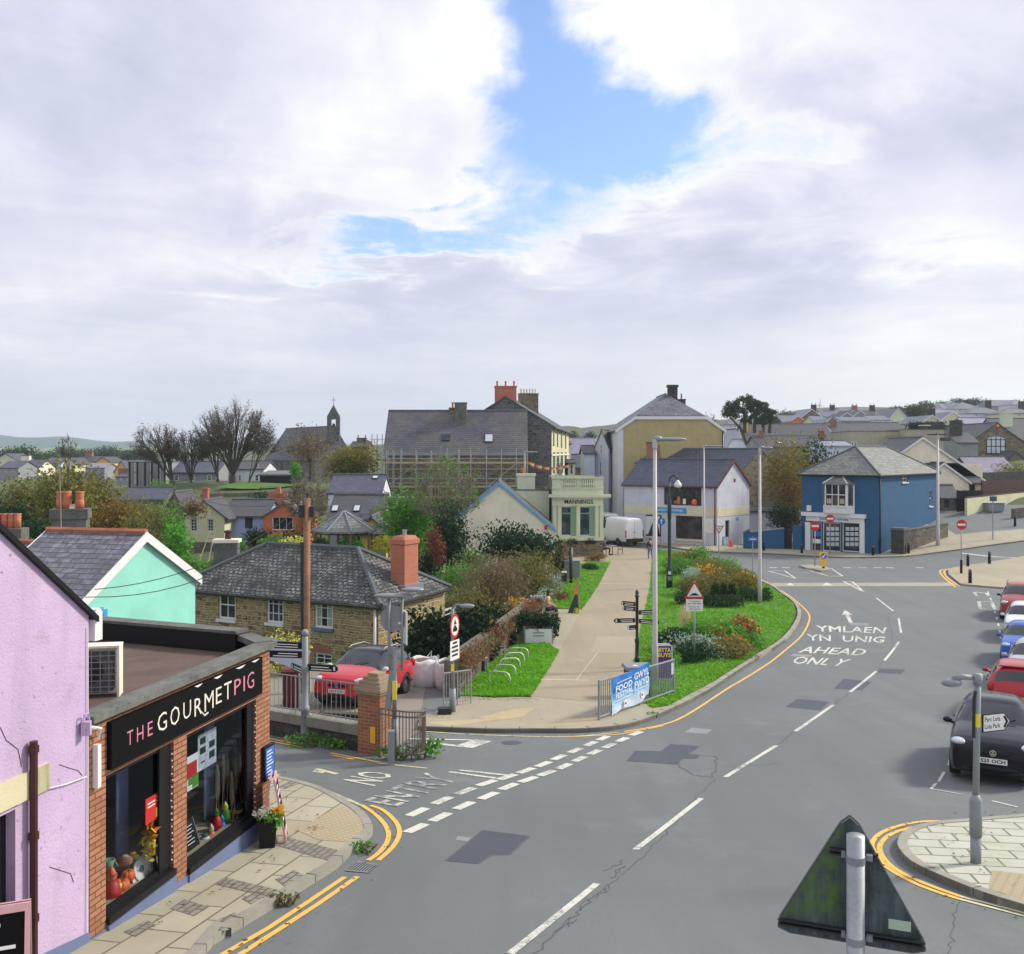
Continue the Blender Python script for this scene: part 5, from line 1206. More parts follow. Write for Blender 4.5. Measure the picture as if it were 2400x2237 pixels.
a=MB();a.box(b0,(.23,.23,.44),.2,0,1.35);a.build('pot','black',t);MB().leaves([(b0+V((.04,-.03,.49)),(.2,.19,.1)),(b0+V((.17,-.1,.42)),(.1,.1,.12))],240,.08).build('foliage','leaf_g',t,uv=0)
MB().leaves([(b0+V((-.05,-.05,.54)),(.18,.18,.08))],110,.07).build('white_flowers','flower_w',t,uv=0);MB().leaves([(b0+V((.14,0,.56)),(.12,.12,.08))],110,.07).build('orange_flowers','leaf_f',t,uv=0)
# gully grate in the gutter of the road
P=[G(*p,.012)for p in((808,2041),(862,2046),(886,2026),(840,2018))];t=thing('drain_grate','cast iron gully grate in the yellow lines by the kerb','drain grate',P[0]);a=MB()
a.poly([p-V((0,0,.006))for p in P]);a.build('gully','black',t);a=MB()
for k in range(9):
 f,f2=k/8-.03,k/8+.03;q=[P[0].lerp(P[1],max(0,f)),P[0].lerp(P[1],min(1,f2)),P[3].lerp(P[2],min(1,f2)),P[3].lerp(P[2],max(0,f))];a.poly(q)
for s0,s1,e0,e1 in((P[0],P[1],P[3],P[2]),):a.poly([s0,s1,s1.lerp(e1,.1),s0.lerp(e0,.1)]);a.poly([s0.lerp(e0,.9),s1.lerp(e1,.9),e1,e0])
a.build('bars','galv',t)

# ------------------------------------------------------------------ mint house, its neighbour and the stacks behind
q1,q2=V((-12.2,27.75)),V((-10.75,33.3));gd=(q2-q1).normalized();bk=V((-gd.y,gd.x))
mint=House('mint_house','mint green gable end with white bargeboards under a patchy purple slate roof','house',[q1,q2,q2+bk*3.4,q1+bk*3.4],E(-9.5),E(-4.12),'mint')
mint.roof('gable1',1.62,'slate_m',over=.18,verge=.12,ridge='ridge_r',barge='wpvc',bargew=.30,ridge_r=.10)
u0,z0=mint.ray(0,225,1470);u1,z1=mint.ray(0,247,1428)
mint.win(0,(u0-.35,u1-.12,z0,z1-.12),1,1,'wpvc','glass',local=True);mint.walls()
s0,n0=mint.vec(0);a=MB();a.pbox(mint.pt(0,u1-.12,z0,.0),s0*.18,n0*.03,up*(z1-z0));a.pbox(mint.pt(0,u0-.5,z1-.12,.0),s0*(u1-u0+.38),n0*.03,up*.2);a.build('window_surround','mintblue',mint.root)
o1,o2=q1+bk*3.42,q2+bk*3.42
nb_=House('terraced_house','lower slate roofed house with red ridge tiles behind the lilac wall','house',[o1,o2,o2+bk*5,o1+bk*5],E(-9.5),E(-4.4),'greywall')
nb_.roof('gable1',1.5,'slate_m',over=.18,verge=.03,ridge='ridge_r');nb_.walls()
nb_.chimney(X(166,35.5),1.15,.8,E(-6),E(-2.35)-.05,.25,'cement','cement',0,caph=.35)
ch=[c for c in nb_.root.children if c.name.startswith('chimney')][0]
for x,h,m in((142,.62,'pot'),(157,.62,'pot'),(187,.62,'pot'),(172,.14,'creamwall')):
 c=X(x,35.5);a=MB();a.lathe((c.x,c.y,E(-2.05)),[(.16,0),(.15,h*.5),(.13,h*.55),(.15,h*.6),(.13,h*.7),(.16,h*.8),(.13,h*.88),(.17,h*.95),(.15,h),(.1,h)],12);a.build('chimney_pot',m,ch,smooth=1)
a=MB();c=U(144,1262,34.6);a.tube([c,U(139,1098,34.6)],.03,6);tag(a.build('aerial_mast','twigpale'),'thin pale aerial mast rising beside the four pot chimney','mast')
c=X(25,33.5);t=thing('chimney_stack','cement chimney stack with four red pots at the left edge of the photo','chimney',(c.x,c.y,E(-6.5)));a=MB();a.box((c.x,c.y,E(-6.5)),(.95,.7,3.9),.1);a.build('stack','cement',t)
for x in(-6,12,27,41):c=X(x,33.5);a=MB();h=.5;a.lathe((c.x,c.y,E(-2.6)),[(.12,0),(.115,h*.5),(.125,h*.58),(.105,h*.62),(.125,h*.8),(.105,h*.85),(.13,h),(.09,h)],12);a.build('chimney_pot','pot',t,smooth=1)
# ------------------------------------------------------------------ stone cottage
cA,cB=X(422,45.1),X(887,40.0);cC=X(1037,45.2)
cot=House('stone_cottage','rubble stone cottage with lichened hipped slate roof and orange chimney','house',[cA,cB,cC,cA+(cC-cB)],E(-10.6),E(-6.05),'cottage')
def cw(i,x0,y0,x1,y1,nx,ny,**k):return cot.win(i,(x0,y0,x1,y1),nx,ny,'wpvc','glass',fw=.09,sill=.12,depth=.06,**k)
cw(0,512,1385,552,1452,2,2);cw(0,625,1394,664,1461,3,3);cw(0,737,1402,780,1473,3,3,sillm='plinth',curtain=.3)
cw(0,738,1531,778,1568,2,3)
cw(1,1043,1425,1072,1466,2,3)
cot.roof('hip0',1.72,'slate_c',over=.28,hip=2.9,ridge='ridge',gutter='blackmetal',ridge_r=.12);cot.walls()
cot.pipe(0,cot.side(0)[2]-.12,E(-10.4),E(-6.2),'wpvc',.06,.08)
cc=cot.chimney(U(948,1300,43.0),1.0,.75,E(-6.4),E(-4.0),math.radians(60),'orangebrick',None)
a=MB();c=U(948,1300,43.0);a.box((c.x,c.y,E(-4.0)),(1.1,.85,.2),math.radians(60));a.box((c.x,c.y,E(-3.8)),(1.0,.75,.14),math.radians(60),0,.8);a.build('chimney_cap','orangebrick',cc);a=MB();a.lathe((c.x,c.y,E(-3.66)),[(.09,0),(.09,.22),(.12,.22),(.12,.25)],10);a.build('chimney_pot','galv',cc)
a=MB();a.box((c.x,c.y,E(-6.05)),(1.35,1.1,.3),math.radians(60));a.build('flashing','lead',cc)
c=U(532,1300,49.5);c2=cot.chimney(c,1.15,.8,E(-9),E(-4.55),.1,'cement','creamwall',0,caph=.16,capo=.07);a=MB();a.lathe((c.x+.05,c.y,E(-4.39)),[(.16,0),(.15,.3),(.2,.34),(.2,.42),(.1,.45)],12);a.build('chimney_pot','winered',c2)
# brick soldier arch over the low window and small dark vents
a=MB();u,z=cot.ray(0,735,1528);s0,n0=cot.vec(0);a.pbox(cot.pt(0,u-.1,z,0),s0*1.0,n0*.012,up*.32);a.build('brick_arch','pierbrick',cot.root)

# telegraph pole, wires
def postat(px,ybase,ytop,dz=0.0):
 g=G(px,ybase);g.z+=dz;return g,CZ-(ytop-HY)/FX*g.y
pole_t=U(720,1168,31.5);gb=ground(-6.6,31.5)
t=thing('telegraph_pole','tall brown timber telegraph pole before the stone cottage','pole',(U(715,1690,31.5).x,31.5,gb-.3));a=MB();a.tube([V((U(715,1690,31.5).x,31.5,gb-.3)),V((U(717,1450,31.5).x,31.5,E(-5.3))),V((pole_t.x,31.5,pole_t.z))],[.15,.13,.105],12);a.build('pole','wood',t,smooth=1)
a=MB();a.lathe((pole_t.x,31.5,pole_t.z-.25),[(.03,.2),(.03,.34),(.06,.36),(.06,.4),(.02,.44)],8);a.box((pole_t.x-.17,31.45,pole_t.z-.62),(.16,.16,.4));a.build('junction_box','blackmetal',t);a=MB();a.box((pole_t.x+.17,31.45,pole_t.z-.6),(.12,.14,.34));a.build('junction_box','blackmetal',t)
a=MB();a.tube([V((pole_t.x-.16,31.42,pole_t.z-1.4)),V((pole_t.x-.13,31.38,E(-9)+.9))],.05,6);a.build('cable_cover','blackmetal',t)
def wire(pts,sag,lb,r=.012):
 a_,b_=V(pts[0]),V(pts[1]);a=MB();a.tube([a_.lerp(b_,k/12)-V((0,0,sag*4*(k/12)*(1-k/12)))for k in range(13)],r,4);tag(a.build('overhead_wire','wire'),lb,'wire','wires from the telegraph pole')
P0=V((pole_t.x,31.5,pole_t.z))
wire([P0-V((.1,0,.2)),U(222,1382,24)],.55,'overhead wire from the pole sagging across the mint gable, upper one');wire([P0-V((.1,0,.35)),U(200,1400,21)],.75,'overhead wire from the pole sagging lowest across the mint gable')
wire([P0-V((.1,0,.15)),U(440,1155,80)],.5,'overhead wire running back towards the cream gabled house');wire([P0+V((0,0,.05)),U(610,1160,70)],.1,'short high wire running left from the pole top')

# grey finger post on the side street
def fingers(root,base,arms,mat='black',h=.17):
 for z,ang,ln,n in arms:
  a=MB();d=V((math.cos(ang),math.sin(ang),0));nn=V((-d.y,d.x,0));o=base+V((0,0,z))+d*.07
  a.prism([(0,0),(ln-.06,0),(ln,h*.3),(ln,h*.7),(ln-.06,h),(0,h)],o-nn*.015,d,(0,0,1),nn*.03);f=a.build('finger',mat,root)
  b=MB()
  flip=-1 if nn.y>0 else 1
  for s in(-.0165,.0155):
   for j in range(n):b.pbox(o+nn*s+d*(ln*.12)+V((0,0,h*(.2+.36*j))),d*(ln*R.uniform(.5,.72)),nn*.002,V((0,0,h*.13)))
   b.pbox(o+nn*s+d*(ln*.86)+V((0,0,h*.2)),d*.05,nn*.002,V((0,0,h*.6)))
  b.build('lettering','signwhite',f)
g=G(715,1738);zt=CZ-(1475-HY)/FX*g.y;H=zt-g.z
t=thing('finger_post','grey steel finger post with black direction arms before the brick pillar','signpost',g);a=MB();a.lathe(g,[(.16,-.1),(.13,.12),(.105,.16),(.10,.75),(.115,.76),(.115,.86),(.09,.88),(.085,H*.63),(.10,H*.64),(.10,H*.67),(.08,H*.68),(.078,H-.2),(.03,H-.17)],14);a.build('post','postgrey',t,smooth=1);a=MB();a.sph(g+V((0,0,H-.09)),.09,12,8);a.build('ball_finial','postgrey',t,smooth=1)
fingers(t,g,[(H-.50,math.radians(168),.98,2),(H-.72,math.radians(172),.98,2),(H-1.02,math.radians(-14),.80,2),(H-1.14,math.radians(125),.8,2)])
# low wall with railing, brick gate pillar, curved railing
W0,W1=G(628,1722).xy,G(846,1763).xy;wd=(W1-W0).normalized();wn=V((-wd.y,wd.x));WL=(W1-W0).length
hz=lambda p:ground(p.x,p.y)
t=thing('low_wall','low mossy cement capped stone wall under the railing by the red car','wall',(W0.x,W0.y,hz(W0)));a=MB();b=MB()
def slopebox(mb,A,B,w,z0,z1):
 n=V((-(B-A).y,(B-A).x)).normalized()*w;c=[A,B,B+n,A+n]
 lo=[V((p.x,p.y,hz(p)+z0))for p in c];hi=[V((p.x,p.y,hz(p)+z1))for p in c]
 mb.faces(lo+hi,[(3,2,1,0),(4,5,6,7),(0,1,5,4),(1,2,6,5),(2,3,7,6),(3,0,4,7)])
slopebox(a,W0-wd*4,W1,.35,-.4,.38);a.build('wall','dkstone',t);slopebox(b,W0-wd*4-wn*.03,W1-wn*.03,.41,.381,.62);b.build('coping','lowwall',t)
def railing(name,label,A,B,z0,h,sp,mat='galv',r=.011,rail=.018,group=None,tilt=0):
 A,B=V((A[0],A[1])),V((B[0],B[1]));t=thing(name,label,'railing',(A.x,A.y,hz(A)+z0),0,group);a=MB();d=B-A;n=int(d.length/sp)
 P=lambda f,z:V((A.x+d.x*f,A.y+d.y*f,hz(A)*(1-f)+hz(B)*f+z0+z))
 bars=MB()
 for k in range(n+1):bars.tube([P(k/n,.02),P(k/n,h)],r,5)
 bars.build('bars',mat,t)
 a.tube([P(0,h),P(1,h)],rail,6);a.tube([P(0,.08),P(1,.08)],rail,6);a.build('rails',mat,t)
 for f in(0,.5,1):a=MB();a.tube([P(f,-.05),P(f,h+.03)],rail*1.2,6);a.build('post',mat,t)
 return t
railing('railing','thin galvanised railing along the low wall before the red car',W0-wd*1.6+wn*.15,W1-wd*.02+wn*.15,.63,.92,.165,'galv',.009,.016)
g=G(876,1771);g=g+V((.02,.33,0));rz=math.radians(-28);H=CZ-(1583-HY)/FX*(g.y-.3)-g.z
t=thing('brick_pillar','square brick gate pillar with stepped cap beside the curved railing','pillar',g,0);a=MB();a.box(g-V((0,0,.3)),(.62,.62,H-.15),rz);a.build('shaft','pierbrick',t);a=MB()
for k,(w_,z)in enumerate(((.70,H-.45),(.78,H-.38),(.70,H-.31),(.58,H-.23),(.44,H-.15),(.3,H-.07))):a.box(g+V((0,0,z+.0005*k)),(w_,w_,.075),rz)
a.build('cap',painted('stone cap',(.33,.26,.17),(.1,.09,.06),.5),t)
a=MB();e=g+V((math.cos(rz)*.12+math.sin(rz)*.313,math.sin(rz)*.12-math.cos(rz)*.313,.28));a.box(e,(.14,.02,.38),rz);a.build('marker_plate','amberp',t)
cr=[G(890,1776),G(920,1781),G(952,1786),G(978,1787),G(992,1784),G(996,1778)];cr=[V((p.x,p.y,ground(p.x,p.y)+.12))for p in cr];cr=[V((p.x,p.y,ground(p.x,p.y)+.14))for p in smooth([q.xy for q in cr],4)]
t=thing('curved_railing','weathered curved steel railing with upright bars at the corner of the junction','railing',cr[0]);a=MB();bars=MB();hh_=.98
for i,p in enumerate(cr):
 if i%1==0:bars.tube([p,p+V((0,0,hh_))],.013,5)
bars.build('bars','timber',t)
for z in(.05,hh_-.12,hh_):a.tube([p+V((0,0,z))for p in cr],.02,6)
a.build('rails','timber',t)
for p in(cr[0],cr[-1]):a=MB();a.tube([p-V((0,0,.2)),p+V((0,0,hh_+.03))],.028,6);a.build('post','timber',t)
g=G(925,1783);shrub('weeds','rough green weeds along the foot of the curved railing',g,[(V((.0,.1,.15)),(.5,.15,.18)),(V((.5,.15,.2)),(.35,.15,.25)),(V((.85,.3,.22)),(.25,.2,.28))],'leaf_g',500,.09,'weeds')
for x,y,lb in((650,1722,'green weeds at the foot of the wall left of the finger post'),(760,1752,'green weeds at the foot of the wall right of the finger post')):
 g=G(x,y);shrub('weeds',lb,g,[(V((-.5,.1,.15)),(.5,.25,.2)),(V((.4,-.1,.15)),(.5,.25,.2))],'leaf_g',420,.1,'weeds')
for px,lb in(((668,2122),'tuft of weeds by the kerb stones'),((850,1998),'tuft of green weeds in the gutter by the buff paving'),((1530,1683),'tuft of weeds at the kerb by the banner railing')):
 g=G(*px);shrub('weed_tuft',lb,g,[(V((0,0,.08)),(.22,.12,.1))],'leaf_g' if px[0]>700 else 'leaf_o',80,.07,'weeds')
# lamp with two LED heads and the backs of round signs
g=G(925,1778);g=V((g.x,g.y,g.z));zt=CZ-(1395-HY)/FX*g.y;H=zt-g.z
t=thing('street_lamp','grey lamp post with two flat lamp heads and round sign back above curved railing','street lamp',g);a=MB();a.tube([g,g+V((0,0,.9))],.075,10);a.tube([g+V((0,0,.9)),g+V((.0,0,H-1.2))],.05,10);a.tube([g+V((-.09,0,1.6)),g+V((-.13,0,2.85)),g+V((-.13,0,H-.05))],.035,8);a.tube([g+V((.17,0,2.0)),g+V((.17,0,H-.05))],.03,8);a.tube([g+V((-.13,0,2.05)),g+V((.17,0,2.05))],.03,6);a.build('post','postgrey',t,smooth=1)
for(dx_,dz_,w_)in((-.02,0,.92),(.42,.14,.55)):
 a=MB();c=g+V((dx_,-.1,H+dz_));a.sph(c,(w_/2,.16,.055),16,6);a.pbox(c+V((-w_/2+.05,-.1,-.02)),(w_-.1,0,0),(0,.2,0),(0,0,.03));a.build('lamp_head','lead',t,smooth=1)
a=MB();c=g+V((-.04,.05,H-.55));a.prism([(.3*math.cos(k*.314),.3*math.sin(k*.314))for k in range(20)],c,(1,0,0),(0,0,1),(0,-.015,0));a.build('round_sign','postgrey',t);a=MB();a.box(c+V((.17,-.025,-.12)),(.1,.01,.05));a.build('sticker','signwhite',t)
a=MB();a.box(g+V((.24,.02,H-1.12)),(.03,.3,.75),.35);a.build('sign_plate','signwhite',t);a=MB();a.box(g+V((.0,-.06,1.35)),(.1,.03,.42));a.build('label_plate','lemon',t);a=MB();a.box(g+V((-.02,-.05,1.35)),(.16,.06,.42))if False else a.tube([g+V((-.16,0,1.1)),g+V((-.05,0,2.0))],.07,8);a.build('cabinet_sleeve','postgrey',t)
g=G(917,1793);t=thing('bollard','short grey plastic post behind the curved railing','bollard',g);a=MB();a.box(g,(.14,.12,.72),.2);a.build('post','postgrey',t);a=MB();a.box(g+V((0,0,.721)),(.16,.14,.04),.2);a.build('cap','galv',t)
# "no vehicles" sign at the car park mouth with its low barrier
g=G(1061,1677);zt=CZ-(1416-HY)/FX*g.y;H=zt-g.z;t=thing('traffic_sign','no motor vehicles sign on grey post at the car park mouth','traffic sign',g);a=MB();a.tube([g,g+V((0,0,.75))],.09,10);a.tube([g+V((0,0,.75)),g+V((0,0,H-.1))],.045,10);a.build('post','postgrey',t,smooth=1)
ry=math.radians(64);dx3=V((math.cos(ry)*.75,math.sin(ry)*.75,0));nn=V((math.sin(ry),-math.cos(ry),0))
def disc(mb,c,r,ax_,nrm,th=.012,n=24):mb.prism([(r*math.cos(k*2*math.pi/n),r*math.sin(k*2*math.pi/n))for k in range(n)],c,ax_,(0,0,1),nrm*th)
a=MB();c=g+V((0,0,H-.62))+nn*.06;disc(a,c,.35,dx3,nn);sg=a.build('sign_face','red',t);a=MB();disc(a,c+nn*.013,.27,dx3,nn,.004);a.build('sign_centre','signwhite',sg)
a=MB();a.pbox(c+nn*.018-dx3*.16+V((0,0,-.15)),dx3*.32,nn*.003,V((0,0,.1)));a.prism([(-.1,-.05),(.1,-.05),(.07,.02),(-.07,.02)],c+nn*.018,dx3,up,nn*.003);a.prism([(-.12,.05),(.12,.05),(.06,.1),(.02,.19),(-.02,.19),(-.06,.1)],c+nn*.018,dx3,up,nn*.003);a.build('symbol','black',sg)
a=MB();a.pbox(c-dx3*.34+V((0,0,-.95)),dx3*.68,nn*.012,V((0,0,.55)));pl=a.build('sign_plate','signwhite',t);a=MB()
for j,wv in enumerate((.3,.42,.46,.4)):a.pbox(c+nn*.013-dx3*wv/2*1.1+V((0,0,-.5-.115*j)),dx3*wv*1.1,nn*.003,V((0,0,.06)))
a.build('lettering','blackplastic',pl);a=MB();a.box(g+V((0,-.05,1.25)),(.09,.02,.2));a.build('label_plate','lemon',t);a=MB();a.tube([g+V((0,0,H-.12)),g+V((.1,-.1,H)),g+V((.5,-.25,H-.02))],.03,6);a.sph(g+V((.42,-.22,H-.02)),(.22,.1,.06),10,6);a.build('lamp_head','postgrey',t,smooth=1)
A,B=G(1040,1668),G(1062,1662);railing('barrier','short galvanised barrier behind the no motor vehicles sign',A.xy,(A+V((.75,.75,0))).xy,.15,.95,.1,'galv',.012)
g=G(1042,1682);t=thing('kerb_block','small black block at the mouth of the car park','block',g);a=MB();a.box(g,(.38,.32,.24),.1);a.box(g+V((0,0,.241)),(.34,.28,.03),.1);a.build('block','blackplastic',t)
# wheelie bin, slab, low trough, bulk bags in the car park
def wheelie(label,base,rz,mat,h=1.05):
 t=thing('wheelie_bin',label,'bin',base,rz);a=MB();a.box((0,0,.06),(.46,.56,h-.12),0,0,1.16);a.build('body',mat,t,world=0)
 a=MB();a.prism([(-.31,0),(.31,0),(.31,.05),(.2,.1),(-.2,.1),(-.31,.05)],V((-.3,0,h-.06)),(0,1,0),(0,0,1),(.6,0,0));a.build('lid',mat,t,world=0)
 for s in(-.22,.22):a=MB();a.tube([V((s-.03,.26,.1)),V((s+.03,.26,.1))],.1,12);a.build('wheel','tyre',t,world=0)
 a=MB();a.tube([V((-.22,.36,h-.1)),V((.22,.36,h-.1))],.018,6);a.build('handle',mat,t,world=0);a=MB();a.box((-.08,-.287,.62),(.1,.006,.18));a.build('sticker','signwhite',t,world=0);return t
g=G(683,1657);wheelie('wine red wheelie bin behind the railing beside the red car',g,math.radians(14),'binred',1.12)
g=G(800,1688);t=thing('trough','low dark plastic trough on the ground behind the railing','planter',g);a=MB();a.box(g,(1.1,.3,.2),-.25,0,1.12);a.build('trough','black',t);a=MB();a.box(g+V((0,0,.15)),(1.05,.26,.06),-.25);a.build('soil','soil',t)
g=G(690,1665);t=thing('bricks','loose orange bricks on the ground under the wheelie bin','bricks',g+V((0,-.35,0)));a=MB()
for k in range(7):a.box(g+V((-.3+.17*k+R.uniform(-.04,.04),-.4+R.uniform(-.1,.1),.0)),(.21,.1,.07),R.uniform(-.4,.4))
a.build('bricks','orangebrick',t)
def bulkbag(label,base,w_,h,rz):
 t=thing('bulk_bag',label,'bag',base,rz,'white bulk bags by the hedge');a=MB();pr=[(.40,0),(.47,.12),(.50,.35),(.49,.6),(.47,.85),(.455,.98),(.40,.99),(.38,.86)];b_=len(a.v)
 for r,z in pr:
  for k in range(28):
   an=2*math.pi*k/28;sq=1/max(abs(math.cos(an)),abs(math.sin(an)))**.55;rr=r*w_*sq*(1+.025*math.sin(9*an+z*11)+R.uniform(-.012,.012));a.v.append((rr*math.cos(an),rr*math.sin(an),z*h+.04*math.sin(an*4+1)*z))
 for i in range(len(pr)-1):
  for k in range(28):a.f.append((b_+i*28+k,b_+i*28+(k+1)%28,b_+(i+1)*28+(k+1)%28,b_+(i+1)*28+k));a.mi.append(0)
 a.build('sack','bag',t,world=0,smooth=1);a=MB();a.lathe((0,0,h*.84),[(w_*.48,0),(w_*.3,.1),(.01,.17)],14);a.build('contents','rubble',t,world=0)
 for an in(.8,2.35,3.9,5.5):
  a=MB();c=V((math.cos(an)*w_*.55,math.sin(an)*w_*.55,h*.9));a.tube([c,c+V((.03,0,.22)),c+V((-.12,.02,.05))],.018,4);a.build('strap','bag',t,world=0)
g=G(993,1607);bulkbag('larger white bulk bag of rubble beside the red car',g,1.0,.92,.4);g=G(1050,1612);bulkbag('white bulk bag half hidden by the no vehicles sign post',g,.9,.9,.1)
# old stone wall of the park, overgrown
PW=[G(1078,1634).xy,G(1104,1600).xy,G(1160,1548).xy,G(1222,1492).xy,G(1258,1458).xy];PW=[V((p.x-.1,p.y))for p in PW]
t=thing('garden_wall','old stone park wall overgrown with brown and russet creeper','wall',(PW[0].x,PW[0].y,hz(PW[0])));a=MB()
for p,q in zip(PW,PW[1:]):slopebox(a,p,q,.4,-.6,1.15)
a.build('wall','wallstone',t);b=MB();c_=MB()
for p,q in zip(PW,PW[1:]):
 for k in range(4):
  m=p.lerp(q,(k+.5)/4);b.leaves([(V((m.x+.15,m.y,hz(m)+1.0)),(.42,.5,.42))],190,.11);b.leaves([(V((m.x+.12,m.y-.1,hz(m)+.65)),(.25,.5,.5))],70,.09)
  if R.random()<.75:c_.leaves([(V((m.x+.22,m.y,hz(m)+1.0+R.uniform(-.3,.3))),(.34,.4,.34))],110,.10)
b.build('creeper','leaf_br',t,uv=0);c_.build('russet_creeper','leaf_r',t,uv=0)
# cycle stands on the grass
def hoop(label,L_,R_,top):
 A,B=G(*L_),G(*R_);h=CZ-(top-HY)/FX*A.y-A.z-.1;t=thing('cycle_stand',label,'bike rack',A+V((0,0,.05)),0,'cycle stands on the grass');d=B-A;Lh=d.length;d=d/Lh;r=.2;pts=[A,A+V((0,0,h-r))]
 for k in range(1,7):an=math.pi-k*math.pi/12;pts.append(A+d*(r+r*math.cos(an))+V((0,0,h-r+r*math.sin(an))))
 for k in range(0,7):an=math.pi/2-k*math.pi/12;pts.append(A+d*(Lh-r+r*math.cos(an))+V((0,0,h-r+r*math.sin(an))))
 pts+=[B];MB().tube(pts,.028,8).build('hoop','steel',t,smooth=1)
 a=MB()
 for q in(A,B):a.lathe(q+V((0,0,.08)),[(.06,0),(.06,.015)],10)
 a.build('foot_plate','galv',t)
for i,(l,r,tp)in enumerate((((1147,1607),(1195,1612),1566),((1161,1590),(1208,1592),1551),((1172,1578),(1218,1576),1538),((1184,1564),(1228,1563),1525),((1194,1548),(1238,1549),1513))):
 hoop('steel cycle stand on the grass, '+('nearest the street','second from the street','middle of the five','second from the planter','nearest the ivy planter')[i],l,r,tp)
g=G(1140,1583);t=thing('marker_post','short grey post with pale angled arm at the end of the cycle stands','post',g);a=MB();a.box(g,(.06,.06,.6));a.build('post','galv',t);a=MB();a.pbox(g+V((-.22,-.02,.6)),(.25,0,0),(0,.05,0),(0,0,.03));a.build('arm','whitep',t);a=MB();a.box(g+V((-.12,.03,.1)),(.12,.05,.4));a.build('box','blackplastic',t)
# planter with ivy and a white board
g=G(1262,1515);t=thing('ivy_planter','large planter box smothered in dark ivy with white board front','planter',g);a=MB();a.box(g+V((-.2,.55,.0)),(1.5,.95,.85),-.03);a.build('box','timber',t);a=MB();a.box(g+V((.0,-.0,.12)),(1.12,.05,.62),-.02);bo=a.build('board','whitep',t);a=MB()
for s in(-.6,.6):a.box(g+V((s,.0,0)),(.06,.07,.85),-.02)
a.build('leg','lead',t);a=MB()
for z in(.55,.42):a.box(g+V((0,-.028,z)),(.5,.004,.05),-.02)
a.build('lettering','lead',bo)
MB().leaves([(g+V((-.2,.5,1.05)),(.95,.65,.38)),(g+V((.45,.4,.95)),(.5,.5,.4)),(g+V((-.9,.5,.7)),(.45,.6,.65)),(g+V((.7,.15,.65)),(.18,.2,.4)),(g+V((.0,.05,.78)),(.3,.12,.28))],2600,.16).build('ivy','leaf_dk',t,uv=0)
# bench, bins and the sitting woman
g=G(1272,1458);t=thing('bench','timber bench beside the ivy planter under the seated woman','bench',g);a=MB()
for k in range(4):a.box(g+V((.15,-.18+k*.12,.42)),(1.3,.1,.035),.1)
a.build('seat','timber',t)
for s in(-.4,.7):
 a=MB();a.box(g+V((s,0,0)),(.07,.42,.42),.1);a.build('leg','blackmetal',t)
g2=G(1262,1452);t=thing('litter_bin','grey topped black litter bin left of the seated woman','bin',g2+V((-.1,1.0,0)));c=g2+V((-.1,1.0,0));a=MB();a.box(c,(.6,.55,.95));a.build('body','black',t);a=MB();a.box(c+V((0,0,.951)),(.68,.62,.09),0,0,.9);a.build('lid','lead',t)
for k,(dx_,lb)in enumerate(((-.85,'black refuse sack beside the litter bin'),)):
 c=g2+V((dx_,.8,0));t=thing('refuse_sack',lb,'bag',c);a=MB();a.sph(c+V((0,0,.32)),(.4,.36,.36),12,8);a.build('sack','black',t,smooth=1);a=MB();a.lathe(c+V((0,0,.64)),[(.06,0),(.12,.12)],8);a.build('knot','black',t)
# cabinet, small bin, leaning board with flag
g=G(1341,1360);t=thing('utility_cabinet','pale grey utility cabinet on the grass left of the path','cabinet',g);a=MB();a.box(g,(1.05,.5,1.28),-.1);a.build('body','lead',t);a=MB();a.box(g+V((0,0,1.281)),(1.12,.56,.06),-.1);a.build('lid','galv',t);a=MB();a.box(g+V((.47,-.26,.1)),(.05,.02,1.1),-.1);a.build('door_edge','whitep',t)
g=G(1338,1372);t=thing('street_post','dark green post standing before the grey cabinet','post',g);zt=CZ-(1283-HY)/FX*g.y;a=MB();a.tube([g,V((g.x,g.y,zt))],.11,10);a.build('post','postgreen',t,smooth=1);a=MB();a.tube([V((g.x,g.y,zt)),V((g.x,g.y,zt+.25))],.03,6);a.tube([V((g.x,g.y,zt+.1)),V((g.x-.3,g.y,zt+.4))],.02,5);a.tube([V((g.x,g.y,zt+.1)),V((g.x+.25,g.y,zt+.45))],.02,5);a.build('bracket','blackmetal',t)
g=G(1325,1380);t=thing('dog_bin','small black bin on a post beside the cabinet','bin',g);a=MB();a.tube([g,g+V((0,0,1.1))],.03,6);a.build('post','galv',t);a=MB();a.box(g+V((-.08,-.02,.45)),(.32,.26,.55));a.build('body','blackplastic',t);a=MB();a.box(g+V((-.08,-.02,1.0)),(.36,.3,.08),0,0,.8);a.build('lid','creamwall',t)
g=G(1347,1442);t=thing('sail_sign','leaning dark board with orange panel beside the path','sign',g);a=MB();a.prism([(-.4,0),(.22,0),(.16,1.05),(.02,1.05)],g,(1,0,0),(0,.1,1),(0,.04,0));a.build('board','postgreen',t);a=MB();a.prism([(-.02,1.05),(.17,1.05),(.12,1.75),(.04,1.75)],g,(1,0,0),(0,.1,1),(0,.04,0));a.build('flag','orange',t);a=MB();a.tube([g+V((.22,0,0)),g+V((.18,.15,2.0))],.02,6);a.build('pole','twigpale',t);MB().leaves([(g+V((.1,-.1,.2)),(.25,.2,.22))],70,.1).build('weeds','leaf_y',t,uv=0)
